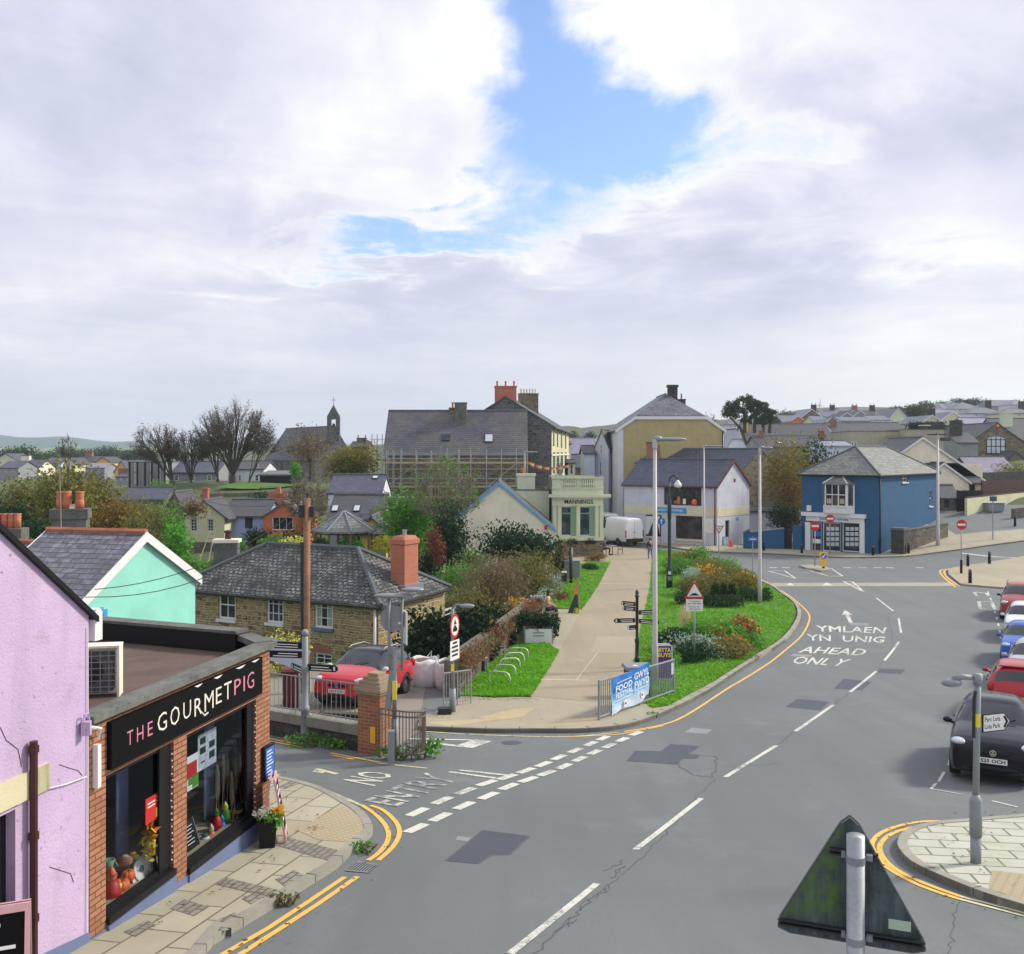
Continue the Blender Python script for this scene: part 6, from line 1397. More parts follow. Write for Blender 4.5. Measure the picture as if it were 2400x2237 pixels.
# ------------------------------------------------------------------ lamps, signs and railings round the park and the junction
def tall_lamp(label,px,yb,yt,head=1,both=False,r0=.12,r1=.06,arm=.5,cat='street lamp'):
 g,zt=postat(px,yb,yt);H=zt-g.z;t=thing('lamp_post',label,cat,g,0,'tall pale lamp posts');a=MB()
 a.tube([g-V((0,0,.1)),g+V((0,0,1.4)),g+V((0,0,1.45)),g+V((0,0,H-.1))],[r0,r0,r0*.85,r1],12);a.build('post','postwhite',t,smooth=1)
 a=MB();a.tube([g+V((0,0,H-.3)),g+V((0,0,H))],r1*1.5,10);a.build('collar','postwhite',t)
 for s in((1,-1)if both else(head,)):
  a=MB();w_=arm*1.15;c=g+V((s*arm*.75,0,H));a.sph(c,(w_*.62,.13,.07),14,6);a.tube([g+V((0,0,H-.05)),c],.045,8);a.sph(g+V((s*.1,0,H+.02)),(.16,.12,.1),10,6);a.build('lamp_head','lead' if not both else 'blackmetal',t,smooth=1)
 return t
tall_lamp('tall pale lamp post standing by the banner railing, nearest the camera',1535,1606,1030,1,arm=.75,r0=.108)
tall_lamp('tall thin pale lamp post before the white and cream shop',1650,1297,1046,1,arm=1.3,r0=.11)
tall_lamp('tall pale lamp post on the lawn corner among clipped hedges',1781,1419,1050,1,arm=.5,r0=.115)
tall_lamp('tall pale lamp post with two dark heads beside the blue building',2198,1281,1019,1,True,.16,.08,.65)
g=V((X(1230,92).x,92,ground(X(1230,92).x,92)-.5));t=thing('lamp_post','small pale lamp post rising behind the sage green shop','street lamp',g);zt=U(1230,1060,92).z;a=MB();a.tube([g,V((g.x,g.y,zt))],.09,8);a.build('post','postwhite',t);a=MB();a.sph(V((g.x+.5,g.y,zt)),(.75,.15,.08),10,6);a.build('lamp_head','lead',t)
g,zt=postat(1569,1382,1115);H=zt-g.z;t=thing('street_lamp','black swan neck lamp with white globe and stickered base box by the path','street lamp',g);a=MB();a.lathe(g,[(.2,0),(.2,1.25),(.11,1.42),(.10,H*.62),(.125,H*.63),(.125,H*.78),(.06,H*.8),(.05,H-.35)],12);pts=[g+V((0,0,H-.4))]+[g+V((.26-.26*math.cos(k*math.pi/8),0,H-.3+.3*math.sin(k*math.pi/8)))for k in range(9)];a.tube(pts,.05,8);a.build('post','postgreen',t,smooth=1)
a=MB();a.lathe(g+V((.52,0,H-.78)),[(.02,0),(.22,.06),(.24,.25),(.1,.42),(.06,.5)],12);a.build('globe','signwhite',t,smooth=1);a=MB();a.lathe(g+V((.52,0,H-.98)),[(.16,0),(.16,.2)],10);a.build('camera_box','blackmetal',t)
for z,s,m in((.95,.18,'signwhite'),(.58,.24,'lead')):a=MB();a.box(g+V((-.02,-.205,z)),(s,.012,s*1.1));a.build('sticker',m,t)
g,zt=postat(1493,1578,1382);H=zt-g.z;t=thing('finger_post','black cast finger post with many arms beside the path','signpost',g);a=MB();a.lathe(g,[(.1,0),(.09,.5),(.11,.52),(.07,.56),(.065,H*.36),(.085,H*.37),(.085,H*.40),(.055,H*.42),(.055,H-.28),(.085,H-.26),(.085,H-.22),(.05,H-.2),(.07,H-.1),(.02,H)],12);a.build('post','blackmetal',t,smooth=1)
fingers(t,g,[(H-.62,math.radians(150),.55,2),(H-.80,math.radians(150),.5,2),(H-.92,math.radians(15),.75,2),(H-1.20,math.radians(186),.78,2),(H-1.22,math.radians(-24),.75,2),(H-1.44,math.radians(205),.32,1)],'blackmetal',.16)
# banner railing, bin, advertising board
A,B=G(1404,1697),G(1579,1632);t=railing('railing','grey steel railing at the park corner carrying a blue banner',A.xy,B.xy,.1,1.05,.13,'postgrey',.014,.028)
d=(B-A);Lb=d.length;d=d/Lb;nn=V((d.y,-d.x,0)).normalized()
u0,u1=Lb*.13,Lb*.62
t=thing('banner','blue and white food festival banner tied to the park railing','banner',A+V((0,0,.1))+d*u0+nn*.05,math.atan2(d.y,d.x));a=MB();W_=u1-u0;nx_,nz_=14,8;sl_=(B.z-A.z)/Lb
P=lambda i,j:V((W_*i/nx_,-.015*math.sin(i*1.3+j)-.03*(1-j/nz_)*math.sin(i*.8),.02+j/nz_*1.0+.05*math.sin(i*.55)*(1-j/nz_)+sl_*0))
for i in range(nx_):
 for j in range(nz_):a.poly([P(i,j),P(i+1,j),P(i+1,j+1),P(i,j+1)])
a.build('cloth','banner',t,world=0,smooth=1);a=MB()
for txt,x,z,w_,h in(('FOOD',.06,.62,.42,.17),('FESTIVAL',.06,.44,.44,.15),('GWYL',.53,.72,.40,.2),('FWYD',.54,.47,.40,.2)):a.text(txt,V((W_*x,-.055,z)),V((W_*w_,0,0)),V((0,0,h)),.0,bold=.02)
for x,z,w_ in((.08,.85,.38),(.54,.40,.36),(.08,.36,.4)):a.pbox((W_*x,-.055,z),(W_*w_,0,0),(0,.003,0),(0,0,.02))
a.build('lettering','signwhite',t,world=0);a=MB()
for x in(.3,.74):a.prism([(.10*math.cos(k*.393),.10*math.sin(k*.393))for k in range(16)],V((W_*x,-.05,.2)),(1,0,0),(0,0,1),(0,-.006,0))
e=a.build('roundel','signwhite',t,world=0);a=MB()
for x in(.3,.74):a.pbox((W_*x-.06,-.06,.17),(.12,0,0),(0,.003,0),(0,0,.06))
a.build('motif','red',e,world=0)
g=G(1494,1640);t=thing('litter_bin','black litter bin with grey lid behind the banner railing','bin',g);a=MB();a.box(g,(.72,.62,.98),.1);a.build('body','black',t);a=MB();a.box(g+V((0,0,.981)),(.86,.76,.09),.1,0,.94);a.build('lid','lead',t);a=MB();a.prism([(-.1,-.06),(.1,-.06),(0,.1)],g+V((-.08,-.1,1.073)),(1,0,0),(0,1,0),(0,0,.004));a.build('sticker','creamwall',t)
g=G(1556,1602);t=thing('advertising_board','purple advertising board with yellow heading behind the pale lamp post','sign',g,0);g=g+V((0,0,.1));a=MB();w_,h=.62,1.22;a.prism([(-w_/2,0),(w_/2,0),(w_/2,h-.1),(w_/2-.1,h),(-w_/2+.1,h),(-w_/2,h-.1)],g,(1,0,0),(0,.12,1),(0,.04,0));a.build('frame','signwhite',t);a=MB();a.pbox(g+V((-w_/2+.04,-.02,.08)),(w_-.08,0,0),(0,.012,0),(0,.13,h-.15));b=a.build('panel','purple',t);a=MB()
a.text('BETTA',g+V((-.25,.08,.95)),(.5,0,0),(0,.02,.14),.03,bold=.03);a.text('BUYS',g+V((-.2,.06,.78)),(.45,0,0),(0,.02,.14),.03,bold=.03);a.build('heading','lemon',b);a=MB()
for j in range(9):a.pbox(g+V((-.22,-.025+.12*(.68-j*.06),.68-j*.06)),(R.uniform(.25,.42),0,0),(0,.01,0),(0,0,.022))
a.build('lettering','signwhite',b)
a=MB();q=A.lerp(B,.94)+nn*.04+V((0,0,.72));a.pbox(q,d*.2,nn*.01,V((0,0,.36)));tag(a.build('notice','lens'),'small pale blue notice fixed to the right end of the railing','notice')
# road hump warning sign
def frame_sign(t,c,pts,hole,m0,m1,dx_=V((1,0,0)),nn=V((0,-1,0))):
 a=MB();a.prism(pts,c,dx_,up,nn*.012);f=a.build('sign_face',m0,t);a=MB();a.prism(hole,c+nn*.0125,dx_,up,nn*.003);a.build('sign_centre',m1,f);return f
def rounded_tri(w,h,r=.06,inv=False):
 P=[(-w/2,0),(w/2,0),(0,h)];out=[]
 for i,(x,y)in enumerate(P):
  for q in(P[i-1],P[(i+1)%3]):
   l=math.hypot(q[0]-x,q[1]-y);out.append((x+(q[0]-x)*r/l,y+(q[1]-y)*r/l))
 cx,cy=0,h/3
 out2=[]
 for k in range(0,6,2):a_,b_=out[k],out[k+1];v=P[k//2];out2+=[a_,((a_[0]+b_[0])/2*.5+v[0]*.5,(a_[1]+b_[1])/2*.5+v[1]*.5),b_]
 if inv:out2=[(x,h-y)for x,y in out2]
 return out2
g,zt=postat(1627,1561,1360);H=zt-g.z;t=thing('traffic_sign','red triangle road hump sign with a white plate on the lawn','traffic sign',g);a=MB();a.tube([g,g+V((0,0,H-.06))],.04,8);a.build('post','galv',t,smooth=1);c=g+V((0,-.05,H-.70));f=frame_sign(t,c,rounded_tri(.78,.68),[(x*.74,.06+y*.74+.02)for x,y in rounded_tri(.78,.68)],'red','signwhite')
a=MB();a.prism([(-.19,.12),(.19,.12),(.19,.135),(.12,.17),(.05,.215),(-.05,.215),(-.12,.17),(-.19,.135)],c+V((0,-.017,0)),(1,0,0),up,(0,-.003,0));a.build('symbol','black',f)
a=MB();a.pbox(c+V((-.32,-.012,-.47)),(.64,0,0),(0,.012,0),(0,0,.45));b=a.build('sign_plate','signwhite',t);a=MB()
for txt,z,w_ in(('Twmpathau',-.13,.42),('am 180 llath',-.21,.5),('Humps for',-.34,.44),('180 yards',-.43,.42)):a.text(txt,c+V((-w_/2,-.0135,z)),V((w_,0,0)),V((0,0,.065)),0,bold=.01)
a.build('lettering','black',b)
# give way sign, blue arrow sign, little street signs
g,zt=postat(1685,1321,1232);H=zt-g.z;t=thing('traffic_sign','white inverted triangle give way sign before the white shop','traffic sign',g);a=MB();a.tube([g,g+V((0,0,H-.05))],.04,8);a.build('post','galv',t);c=g+V((0,-.05,H-.66));f=frame_sign(t,c,rounded_tri(.74,.64,.05,True),[(x*.72,.64-(.64-y)*.72-.06)for x,y in rounded_tri(.74,.64,.05,True)],'maroon','signwhite');a=MB()
for z,w_ in((.46,.3),(.39,.22),(.28,.14)):a.pbox(c+V((-w_/2,-.018,z)),(w_,0,0),(0,.002,0),(0,0,.04))
a.build('lettering','red',f)
g,zt=postat(1550,1290,1214);H=zt-g.z;t=thing('traffic_sign','round blue ahead only sign beside the pale lamp post','traffic sign',g);a=MB();a.tube([g,g+V((0,0,H))],.04,8);a.build('post','galv',t);a=MB();disc(a,g+V((0,-.05,H-.32)),.33,V((1,0,0)),V((0,-1,0)));f=a.build('sign_face','blue',t);a=MB();a.prism([(-.035,-.22),(.035,-.22),(.035,.05),(.12,.05),(0,.22),(-.12,.05),(-.035,.05)],g+V((0,-.0625,H-.32)),(1,0,0),up,(0,-.003,0));a.build('arrow','signwhite',f)
for px,yb,yt,w_,lb in((1764,1364,1258,.62,'blue street sign on a thin post at the lawn edge'),(1728,1291,1212,.3,'small blue plate on a thin post before the white gable')):
 g,zt=postat(px,yb,yt);H=zt-g.z;t=thing('street_sign',lb,'sign',g);a=MB();a.tube([g,g+V((0,0,H))],.035,8);a.build('post','galv',t);a=MB();a.pbox(g+V((-w_/2,-.06,H-.3)),(w_,0,0),(0,.015,0),(0,0,.26));f=a.build('sign_face','blue',t);a=MB();a.pbox(g+V((-w_*.35,-.063,H-.2)),(w_*.7,0,0),(0,.003,0),(0,0,.06));a.build('lettering','signwhite',f)
def no_entry(lb,px,yb,yt,r=.36,blackpart=0):
 g,zt=postat(px,yb,yt);H=zt-g.z;t=thing('traffic_sign',lb,'traffic sign',g,0,'no entry signs at the junction');a=MB();a.tube([g,g+V((0,0,H-.05))],.04,8);a.build('post','galv',t,smooth=1)
 if blackpart:a=MB();a.tube([g,g+V((0,0,blackpart))],.085,10);a.build('sleeve','black',t)
 a=MB();disc(a,g+V((0,-.05,H-r)),r,V((1,0,0)),V((0,-1,0)));f=a.build('sign_face','red',t);a=MB();a.pbox(g+V((-r*.75,-.066,H-r-.07)),(r*1.5,0,0),(0,.003,0),(0,0,.14));a.build('white_bar','signwhite',f)
no_entry('no entry sign on the small splitter island beside the yellow bollard',1910,1331,1222);no_entry('no entry sign on the pavement before the blue shop window',1945,1303,1206);no_entry('no entry sign with black sleeved post at the corner with bollards',2253,1348,1218,.36,1.05)
g=G(1930,1336);g.z+=.12;t=thing('traffic_bollard','yellow keep left bollard with blue arrow on the splitter island','bollard',g);a=MB();a.lathe(g,[(.1,0),(.1,.12)],10);a.build('base','black',t);a=MB();a.prism([(-.09,0),(.09,0),(.27,.55),(.27,1.05),(-.27,1.05),(-.27,.55)],g+V((0,.06,.12)),(1,0,0),up,(0,-.14,0));a.build('shell','amberp',t);a=MB();disc(a,g+V((0,-.085,.9)),.22,V((1,0,0)),V((0,-1,0)));f=a.build('sign_face','blue',t);a=MB();a.prism([(.14,.12),(.09,.16),(-.06,0),(-.1,.04),(-.14,-.14),(.04,-.1),(0,-.06)],g+V((0,-.0975,.9)),(1,0,0),up,(0,-.003,0));a.build('arrow','signwhite',f)
for px,yb,yt,lb in((1790,1294,1268,'black bollard before the dark blue courtyard wall'),(1879,1300,1275,'black bollard at the left corner of the blue shop'),(2046,1305,1278,'black bollard at the right corner of the blue shop'),(2129.5,1300,1273,'black bollard beside the stone gate pillar'),(2268.5,1331,1299,'black bollard right of the black sleeved no entry post'),(2273.7,1371,1335,'black bollard nearest the camera on the paved corner'),(2319,1325,1293,'black bollard furthest right on the paved corner'),(2379,1234,1208,'black bollard up the hill street beside the stone wall')):
 g,zt=postat(px,yb,yt);H=zt-g.z;t=thing('bollard',lb,'bollard',g,0,'black bollards round the junction');a=MB();a.lathe(g,[(.11,0),(.105,H*.78),(.09,H*.8),(.09,H*.83),(.105,H*.85),(.10,H*.97),(.04,H)],12);a.build('post','black',t,smooth=1);a=MB();a.lathe(g+V((0,0,H*.88)),[(.108,0),(.108,.05)],12);a.build('band','lead',t)
# right hand lamp with the park sign
g,zt=postat(2287,2040,1580,.1);H=zt-g.z;t=thing('street_lamp','grey green lamp post with white arrow sign on the near right pavement','street lamp',g);a=MB();a.lathe(g,[(.17,0),(.165,.42),(.18,.44),(.17,1.0),(.13,1.08),(.075,1.14),(.07,H)],14)
a=MB();tp=V((.02,0,0));a.tube([g,g+V((.0,0,.42))],.078,12);a.tube([g+V((0,0,.42)),g+V((0,0,.95)),g+V((0,0,1.04))],[.09,.09,.05],12);a.tube([g+V((0,0,1.0)),g+V((.03,0,H-.12))],.048,12);a.tube([g+V((.03,0,H-.16)),g+V((.03,0,H))],.068,12);a.build('post','postgrey',t,smooth=1)
a=MB();a.tube([g+V((-.06,0,H-.06)),g+V((-.2,0,H-.04)),g+V((-.34,-.02,H-.08))],[.04,.045,.05],8);c=g+V((-.37,-.02,H-.13));a.sph(c,(.16,.075,.065),12,8);a.build('lamp_head','postgrey',t,smooth=1)
a=MB();a.tube([g+V((-.05,-.03,H-.95)),g+V((-.04,-.03,H-.35)),g+V((-.02,-.03,H-.25))],.022,8);a.build('conduit','blackmetal',t);a=MB();a.tube([g+V((0.018,0,2.06)),g+V((0.02,0,2.26))],.051,12);a.build('label_plate','lemon',t)
ds=V((.5,.16,0)).normalized();ns_=V((ds.y,-ds.x,0));o=g+V((.08,-.02,0));zS=CZ-(1716-HY)/FX*g.y;zS=zS-g.z
a=MB();a.prism([(0,0),(.40,0),(.52,.135),(.40,.27),(0,.27)],o+V((0,0,zS)),ds,up,ns_*.02);f=a.build('sign_face','black',t);a=MB();a.prism([(.015,.015),(.393,.015),(.5,.135),(.393,.255),(.015,.255)],o+V((0,0,zS))+ns_*.021,ds,up,ns_*.003);f2=a.build('sign_panel','signwhite',f)
a=MB();a.text('Parc Lota',o+V((0,0,zS+.155))+ns_*.0245+ds*.035,ds*.29,up*.072,0,bold=.014);a.text('Lota Park',o+V((0,0,zS+.05))+ns_*.0245+ds*.035,ds*.29,up*.072,0,bold=.014);a.prism([(.375,.05),(.42,.05),(.475,.135),(.42,.22),(.375,.22),(.43,.135)],o+V((0,0,zS))+ns_*.0245,ds,up,ns_*.002);a.build('lettering','black',f)
# back of the triangular sign right under the viewpoint
Lp,Rp,Ap=U(1819,2165,5.16),U(2174,2222,4.9),U(1990,1914,5.02);m=(Lp+Rp)/2;rz=math.atan2(Rp.y-Lp.y,Rp.x-Lp.x);W_=(Rp-Lp).length;hT=Ap.z-m.z
gz=ground(m.x,m.y);t=thing('warning_sign','mossy back of a triangular road sign on a steel pole, nearest the camera','traffic sign',m,rz);a=MB();a.prism(rounded_tri(W_*1.04,hT+.06,.09),V((0,.0,-.03)),(1,0,0),up,(0,-.006,0));a.build('sign_back','backgreen',t,world=0)
a=MB();tri=rounded_tri(W_*1.06,hT+.075,.09)
for i in range(len(tri)):p,q=V((tri[i][0],.002,tri[i][1]-.035)),V((tri[(i+1)%len(tri)][0],.002,tri[(i+1)%len(tri)][1]-.035));a.tube([p,q],.006,6)
a.build('rim','ridge',t,world=0)
a=MB();pc=V((.03,-.085,0));a.tube([pc+V((0,0,hT-.10-.72-2.4)),pc+V((0,0,hT-.065))],.0445,20);a.build('pole','galv',t,world=0,smooth=1)
for z,w_ in((hT-.185,.235),(.022,W_*.97)):
 a=MB()
 for k in(-.011,.011):a.pbox((-w_/2+(.02 if z>.1 else 0),-.03,z+k-.004),(w_,0,0),(0,.022,0),(0,0,.009))
 a.build('bracket','blackmetal',t,world=0);a=MB();a.tube([pc+V((0,0,z-.018)),pc+V((0,0,z+.018))],.047,20);a.box(pc+V((.065,.045,z-.014)),(.03,.03,.028));a.box(pc+V((-.06,.045,z-.014)),(.02,.03,.028));a.build('clamp','lead',t,world=0)
a=MB();a.pbox((.185,-.0085,.07),(.105,0,0),(0,.003,0),(0,0,.05));f=a.build('sticker',painted('faded sticker',(.42,.55,.40),(.2,.3,.2),.4),t,world=0)
# ------------------------------------------------------------------ buildings of the middle distance
def rooflight(h,box,mat='lens',frame='blackmetal',name='rooflight'):
 """a window lying on the slope of the roof towards the camera"""
 me=h.roof_ob.data;best=None;inv=ROOTM[h.root.name].inverted()
 xm,ym=(box[0]+box[2])/2,(box[1]+box[3])/2;o=V((0,0,CZ));dr=V(((xm-1200)/FX,1,-(ym-HY)/FX))
 for p in me.polygons:
  n=p.normal
  if n.z<.2 or dr.dot(n)>=0:continue
  c=inv@me.vertices[p.vertices[0]].co;k=(c-o).dot(n)/dr.dot(n);q=o+dr*k;q2=q-inv.translation
  vs=[me.vertices[i].co for i in p.vertices]
  if all((vs[(i+1)%len(vs)]-vs[i]).cross(q2-vs[i]).dot(n)>-.01 for i in range(len(vs)))and(best is None or k<best[0]):best=(k,q,n)
 if not best:return
 k,q,n=best;ux=V((0,0,1)).cross(n).normalized();uy=n.cross(ux);w_=abs(box[2]-box[0])/FX*k/max(.4,abs(ux.x));hh2=abs(box[3]-box[1])/FX*k/max(.35,uy.z+.25*abs(uy.y))
 a=MB();a.pbox(q-ux*w_/2-uy*hh2/2,ux*w_,uy*hh2,n*.09);f=a.build(name,frame,h.root);a=MB();a.pbox(q-ux*w_*.42-uy*hh2*.42+n*.091,ux*w_*.84,uy*hh2*.84,n*.01);a.build('pane',mat,f)
def simple(name,label,x0,x1,Y,yeave,yridge,wall,roofm,depth=7,kind='gable0',zb=-9.6,Y1=None,wins=(),over=.25,group=None,barge=None,ridge='ridge',hip=None,cat='house',gutter=None):
 a,b=X(x0,Y),X(x1,Y1 or Y);h=House(name,label,cat,rect(a,b,depth),E(zb),E(-(yeave-HY)/FX*Y),wall,group)
 Yr=Y+depth/2 if kind.endswith('0')else(Y if kind.startswith('gable')else Y+depth*.3)
 rise=E(-(yridge-HY)/FX*Yr)-h.ze
 for w_ in wins:h.win(*w_[:2],*w_[2:4],hole=w_[4]if len(w_)>4 else True,frame=w_[5]if len(w_)>5 else 'wpvc')
 if kind=='flat':h.flat(roofm,.2,'cement')
 else:h.roof(kind,max(.3,rise),roofm,over=over,verge=min(over,.2),barge=barge,ridge=ridge,hip=hip,gutter=gutter)
 h.walls();return h
# row with the cream, periwinkle and orange fronts
h=simple('cream_house','pale cream gabled house with two sash windows beyond the mint house',433,526,85,1208,1173,'yellowwall','slate_k',5,'gable1',-9.5,wins=((0,(446,1217,462,1246),2,4),(0,(486,1217,500,1246),2,4)),over=.45);h.chimney(X(482,88),.5,.5,E(-5),E(-3.35),0,'orangebrick','orangebrick',0)
a=MB();s0,n0=h.vec(0);a.pbox(h.pt(0,-.1,E(-9.4),0),s0*3.7,n0*.1,up*1.6);a.build('plinth','wallstone',h.root)
h=simple('periwinkle_house','low slate roofed house with periwinkle blue wall and dark window',527,622,87.5,1207,1171,'periwinkle','slate_k',6,'gable0',-9.5,wins=((0,(574,1213,592,1239),2,1,True,'black'),));a=MB();s0,n0=h.vec(0);a.pbox(h.pt(0,.05,E(-9.4),0),s0*.55,n0*.05,up*3.6);a.build('red_panel','orangewall',h.root)
h=simple('orange_house','orange rendered gable with wide white framed window behind the telegraph pole',617,712,84.5,1208,1177,'orangewall','slate_g',6,'gable1',-9.5,wins=((0,(638,1212,687,1243),3,1),),over=.35)
# gazebo, amber cabin, garden fence
c=X(807,60);t=thing('gazebo','open timber gazebo with eight sided slate roof behind the cottage','gazebo',(c.x,c.y,E(-8.9)));a=MB();n=8;e=[V((c.x+1.95*math.cos(k*math.pi/4+.39),c.y+1.95*math.sin(k*math.pi/4+.39),E(-4.75)))for k in range(n)];ap=V((c.x,c.y,E(-3.62)))
for k in range(n):a.poly([e[k],e[(k+1)%n],ap]);a.poly([e[(k+1)%n],e[k],e[k]-V((0,0,.12)),e[(k+1)%n]-V((0,0,.12))])
a.build('roof','slate_g',t);a=MB()
for k in range(n):a.tube([e[k]+V((0,0,.03)),ap+V((0,0,.03))],.05,5)
a.build('ridge_tiles','lead',t)
for k in range(n):a=MB();p=c+(e[k].xy-c)*.88;a.box((p.x,p.y,E(-8.9)),(.12,.12,4.1));a.build('post','timber',t)
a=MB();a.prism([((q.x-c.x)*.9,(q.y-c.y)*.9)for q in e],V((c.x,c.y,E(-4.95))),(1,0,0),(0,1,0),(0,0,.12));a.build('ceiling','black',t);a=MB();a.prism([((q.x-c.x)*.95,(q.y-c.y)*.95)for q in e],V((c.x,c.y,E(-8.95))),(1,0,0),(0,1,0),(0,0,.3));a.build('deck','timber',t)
h=simple('amber_cabin','amber yellow cabin with little gable behind the gazebo',848,893,66,1232,1211,'amber','slate_k',4,'gable1',-9);h=simple('amber_shed','low amber yellow wall seen between the gazebo posts',806,905,64.5,1246,1240,'amber','slate_k',1,'gable0',-9)
def fence(name,label,A,B,z0,h,mat,cat='fence',post=2.0,boards=.12,zz=None):
 A,B=V(A),V(B);t=thing(name,label,cat,(A.x,A.y,z0));d=B-A;L=d.length;d=d/L;n=V((d.y,-d.x));a=MB();k=0.0;d3=V((d.x,d.y,0));n3=V((n.x,n.y,0));o=V((A.x,A.y,z0))
 while k<L-.02:w_=min(boards*.92,L-k);a.pbox(o+d3*k+n3*R.uniform(0,.01),d3*w_,-n3*.025,V((0,0,h+R.uniform(-.02,.02))));k+=boards
 a.build('boards',mat,t)
 for j in range(int(L/post)+1):a=MB();a.pbox(o+d3*(j*post)-n3*.12,d3*.1,n3*.09,V((0,0,h+.06)));a.build('post',mat,t)
 return t
fence('garden_fence','mossy timber garden fence in front of the gazebo',X(765,57),X(905,58),E(-7.3),1.55,painted('mossy timber',(.16,.20,.08),(.08,.09,.04),.5))
# slate roofed store with white band, dark roof before it
h=simple('slate_store','blue grey slate roofed building with white fascia left of the scaffolding',769,893,78,1154,1113,'whitewall','slate_b',6,'gable0',-9.5,over=.1);rooflight(h,(873,1116,886,1125))
h=simple('dark_roof_house','low house with dark slate roof and two pale rooflights behind the gazebo',771,893,71.5,1214,1160,'greywall','slate_k',6.5,'gable0',-9.5);rooflight(h,(778,1184,793,1203));rooflight(h,(829,1184,844,1203))
# scaffolded stone building
h=simple('scaffolded_building','big stone building with ochre lichened slate roof behind scaffolding',902,1233,100,1060,963,'brownstone','slate_y',9,'gable0',-9.8,wins=((0,(1077,1105,1097,1139),3,4),(0,(990,1110,1004,1132),2,2)),over=.2,gutter='lead');rooflight(h,(1036,1016,1055,1036),'glass');rooflight(h,(1136,1016,1156,1040),'lens')
h.chimney(X(1080,103.5),1.25,1.0,E(2.6),E(5.1),0,'cement','cement',0);h.chimney(X(1061,104.5),.75,.7,E(3.5),E(4.6),0,'brownstone','cement',1,poth=.6)
t=thing('scaffolding','steel scaffolding with timber planks along the stone building front','scaffolding',(X(900,98.3).x,98.3,E(-9)))
for px in(893,906,921,939,975,1010,1046,1075,1103,1140,1175,1210,1236):
 for Y in(98.3,99.4):
  a=MB();p=X(px,98.3);a.tube([V((p.x,Y,E(-9))),V((p.x,Y,E(R.uniform(-.1,.45))))],.045,5);a.build('standard','galv',t)
for y in(1063,1076,1100,1122,1133):a=MB();a.tube([U(890,y,98.25),U(1238,y,98.25)],.04,5);a.build('ledger','galv',t)
for y,x0 in((1087,886),(1143,893),(1168,893)):a=MB();q0,q1=U(x0,y,98.35),U(1240,y,98.35);a.pbox(q0,q1-q0,(0,.95,0),(0,0,.16));a.build('plank','plank',t)
for x0,x1,y0,y1 in((905,975,1143,1087),(1046,1103,1087,1143),(1140,1210,1143,1087),(893,921,1060,1087)):a=MB();a.tube([U(x0,y0,98.2),U(x1,y1,98.2)],.035,5);a.build('brace','galv',t)
t=thing('scaffold_tower','upper scaffold frame beyond the left end of the slate roof','scaffolding',(X(880,112).x,112,E(-8)))
for px in(872,884,896):a=MB();a.tube([V((X(px,112).x,112,E(-8))),U(px,1018,112)],.05,5);a.build('standard','galv',t)
for y in(1030,1048,1066,1078):a=MB();a.tube([U(868,y,112),U(900,y,112)],.04,5);a.build('ledger','galv',t)
t=thing('scaffold_truss','galvanised lattice beam spanning in front of the scaffolding','scaffolding',U(797,1176,75));q0,q1=U(797,1176,75),U(972,1176,75)
for dz_ in(0,.36):a=MB();a.tube([q0+V((0,0,dz_)),q1+V((0,0,dz_))],.035,5);a.build('chord','whitep',t)
a=MB()
for k in range(14):p,q=q0.lerp(q1,k/14),q0.lerp(q1,(k+1)/14);a.tube([p+V((0,0,.36*(k%2))),q+V((0,0,.36*((k+1)%2)))],.025,4)
a.build('lattice','whitep',t)
a=MB();a.tube([V((q0.x,q0.y,E(-9))),q0],.05,5);a.tube([V((q1.x,q1.y,E(-9))),q1],.05,5);a.build('legs','galv',t)
# tall grey stone building with the cream front
q1_,q2_,q0_=X(1293,105),X(1333,136),X(1078,106)
h=House('tall_stone_building','tall grey stone gabled building with cream street front and orange brick chimney','building',[q0_,q1_,q2_,q0_+(q2_-q1_)],E(-9.6),E(2.95),'greystone');h.win
for x0,x1,y0,y1 in((1296,1299.5,1005,1046),(1305,1308,1008,1048),(1314.5,1317.5,1011,1050),(1324,1327,1013,1052)):h.win(1,(x0,y0,x1,y1),1,2,'black','glass',hole=False)
for x0,x1 in((1295.5,1301.5),(1304.3,1310.6),(1313.8,1319.6),(1323,1328.5)):h.win(1,(x0,1060,x1,1110),1,2,'mgreen','glass',hole=False)
h.roof('gable1',3.05,'slate_k',over=.5,verge=.15);h.walls({1:'yellowwall'})
a=MB();s0,n0=h.vec(1);a.pbox(h.pt(1,0,E(-.4),0),s0*h.side(1)[2],n0*.08,up*.18);a.build('string_course','creamwall',h.root)
c=X(1185,106.5);ch=h.chimney(c,2.35,1.1,E(4.4),E(7.0),0,'orangebrick','orangebrick',3,poth=.55,caph=.15);c=X(1238,121);h.chimney(c,2.3,1.2,E(3.6),E(7.1),.2,'brownstone','brownstone',6,poth=.6,potm='creamwall')
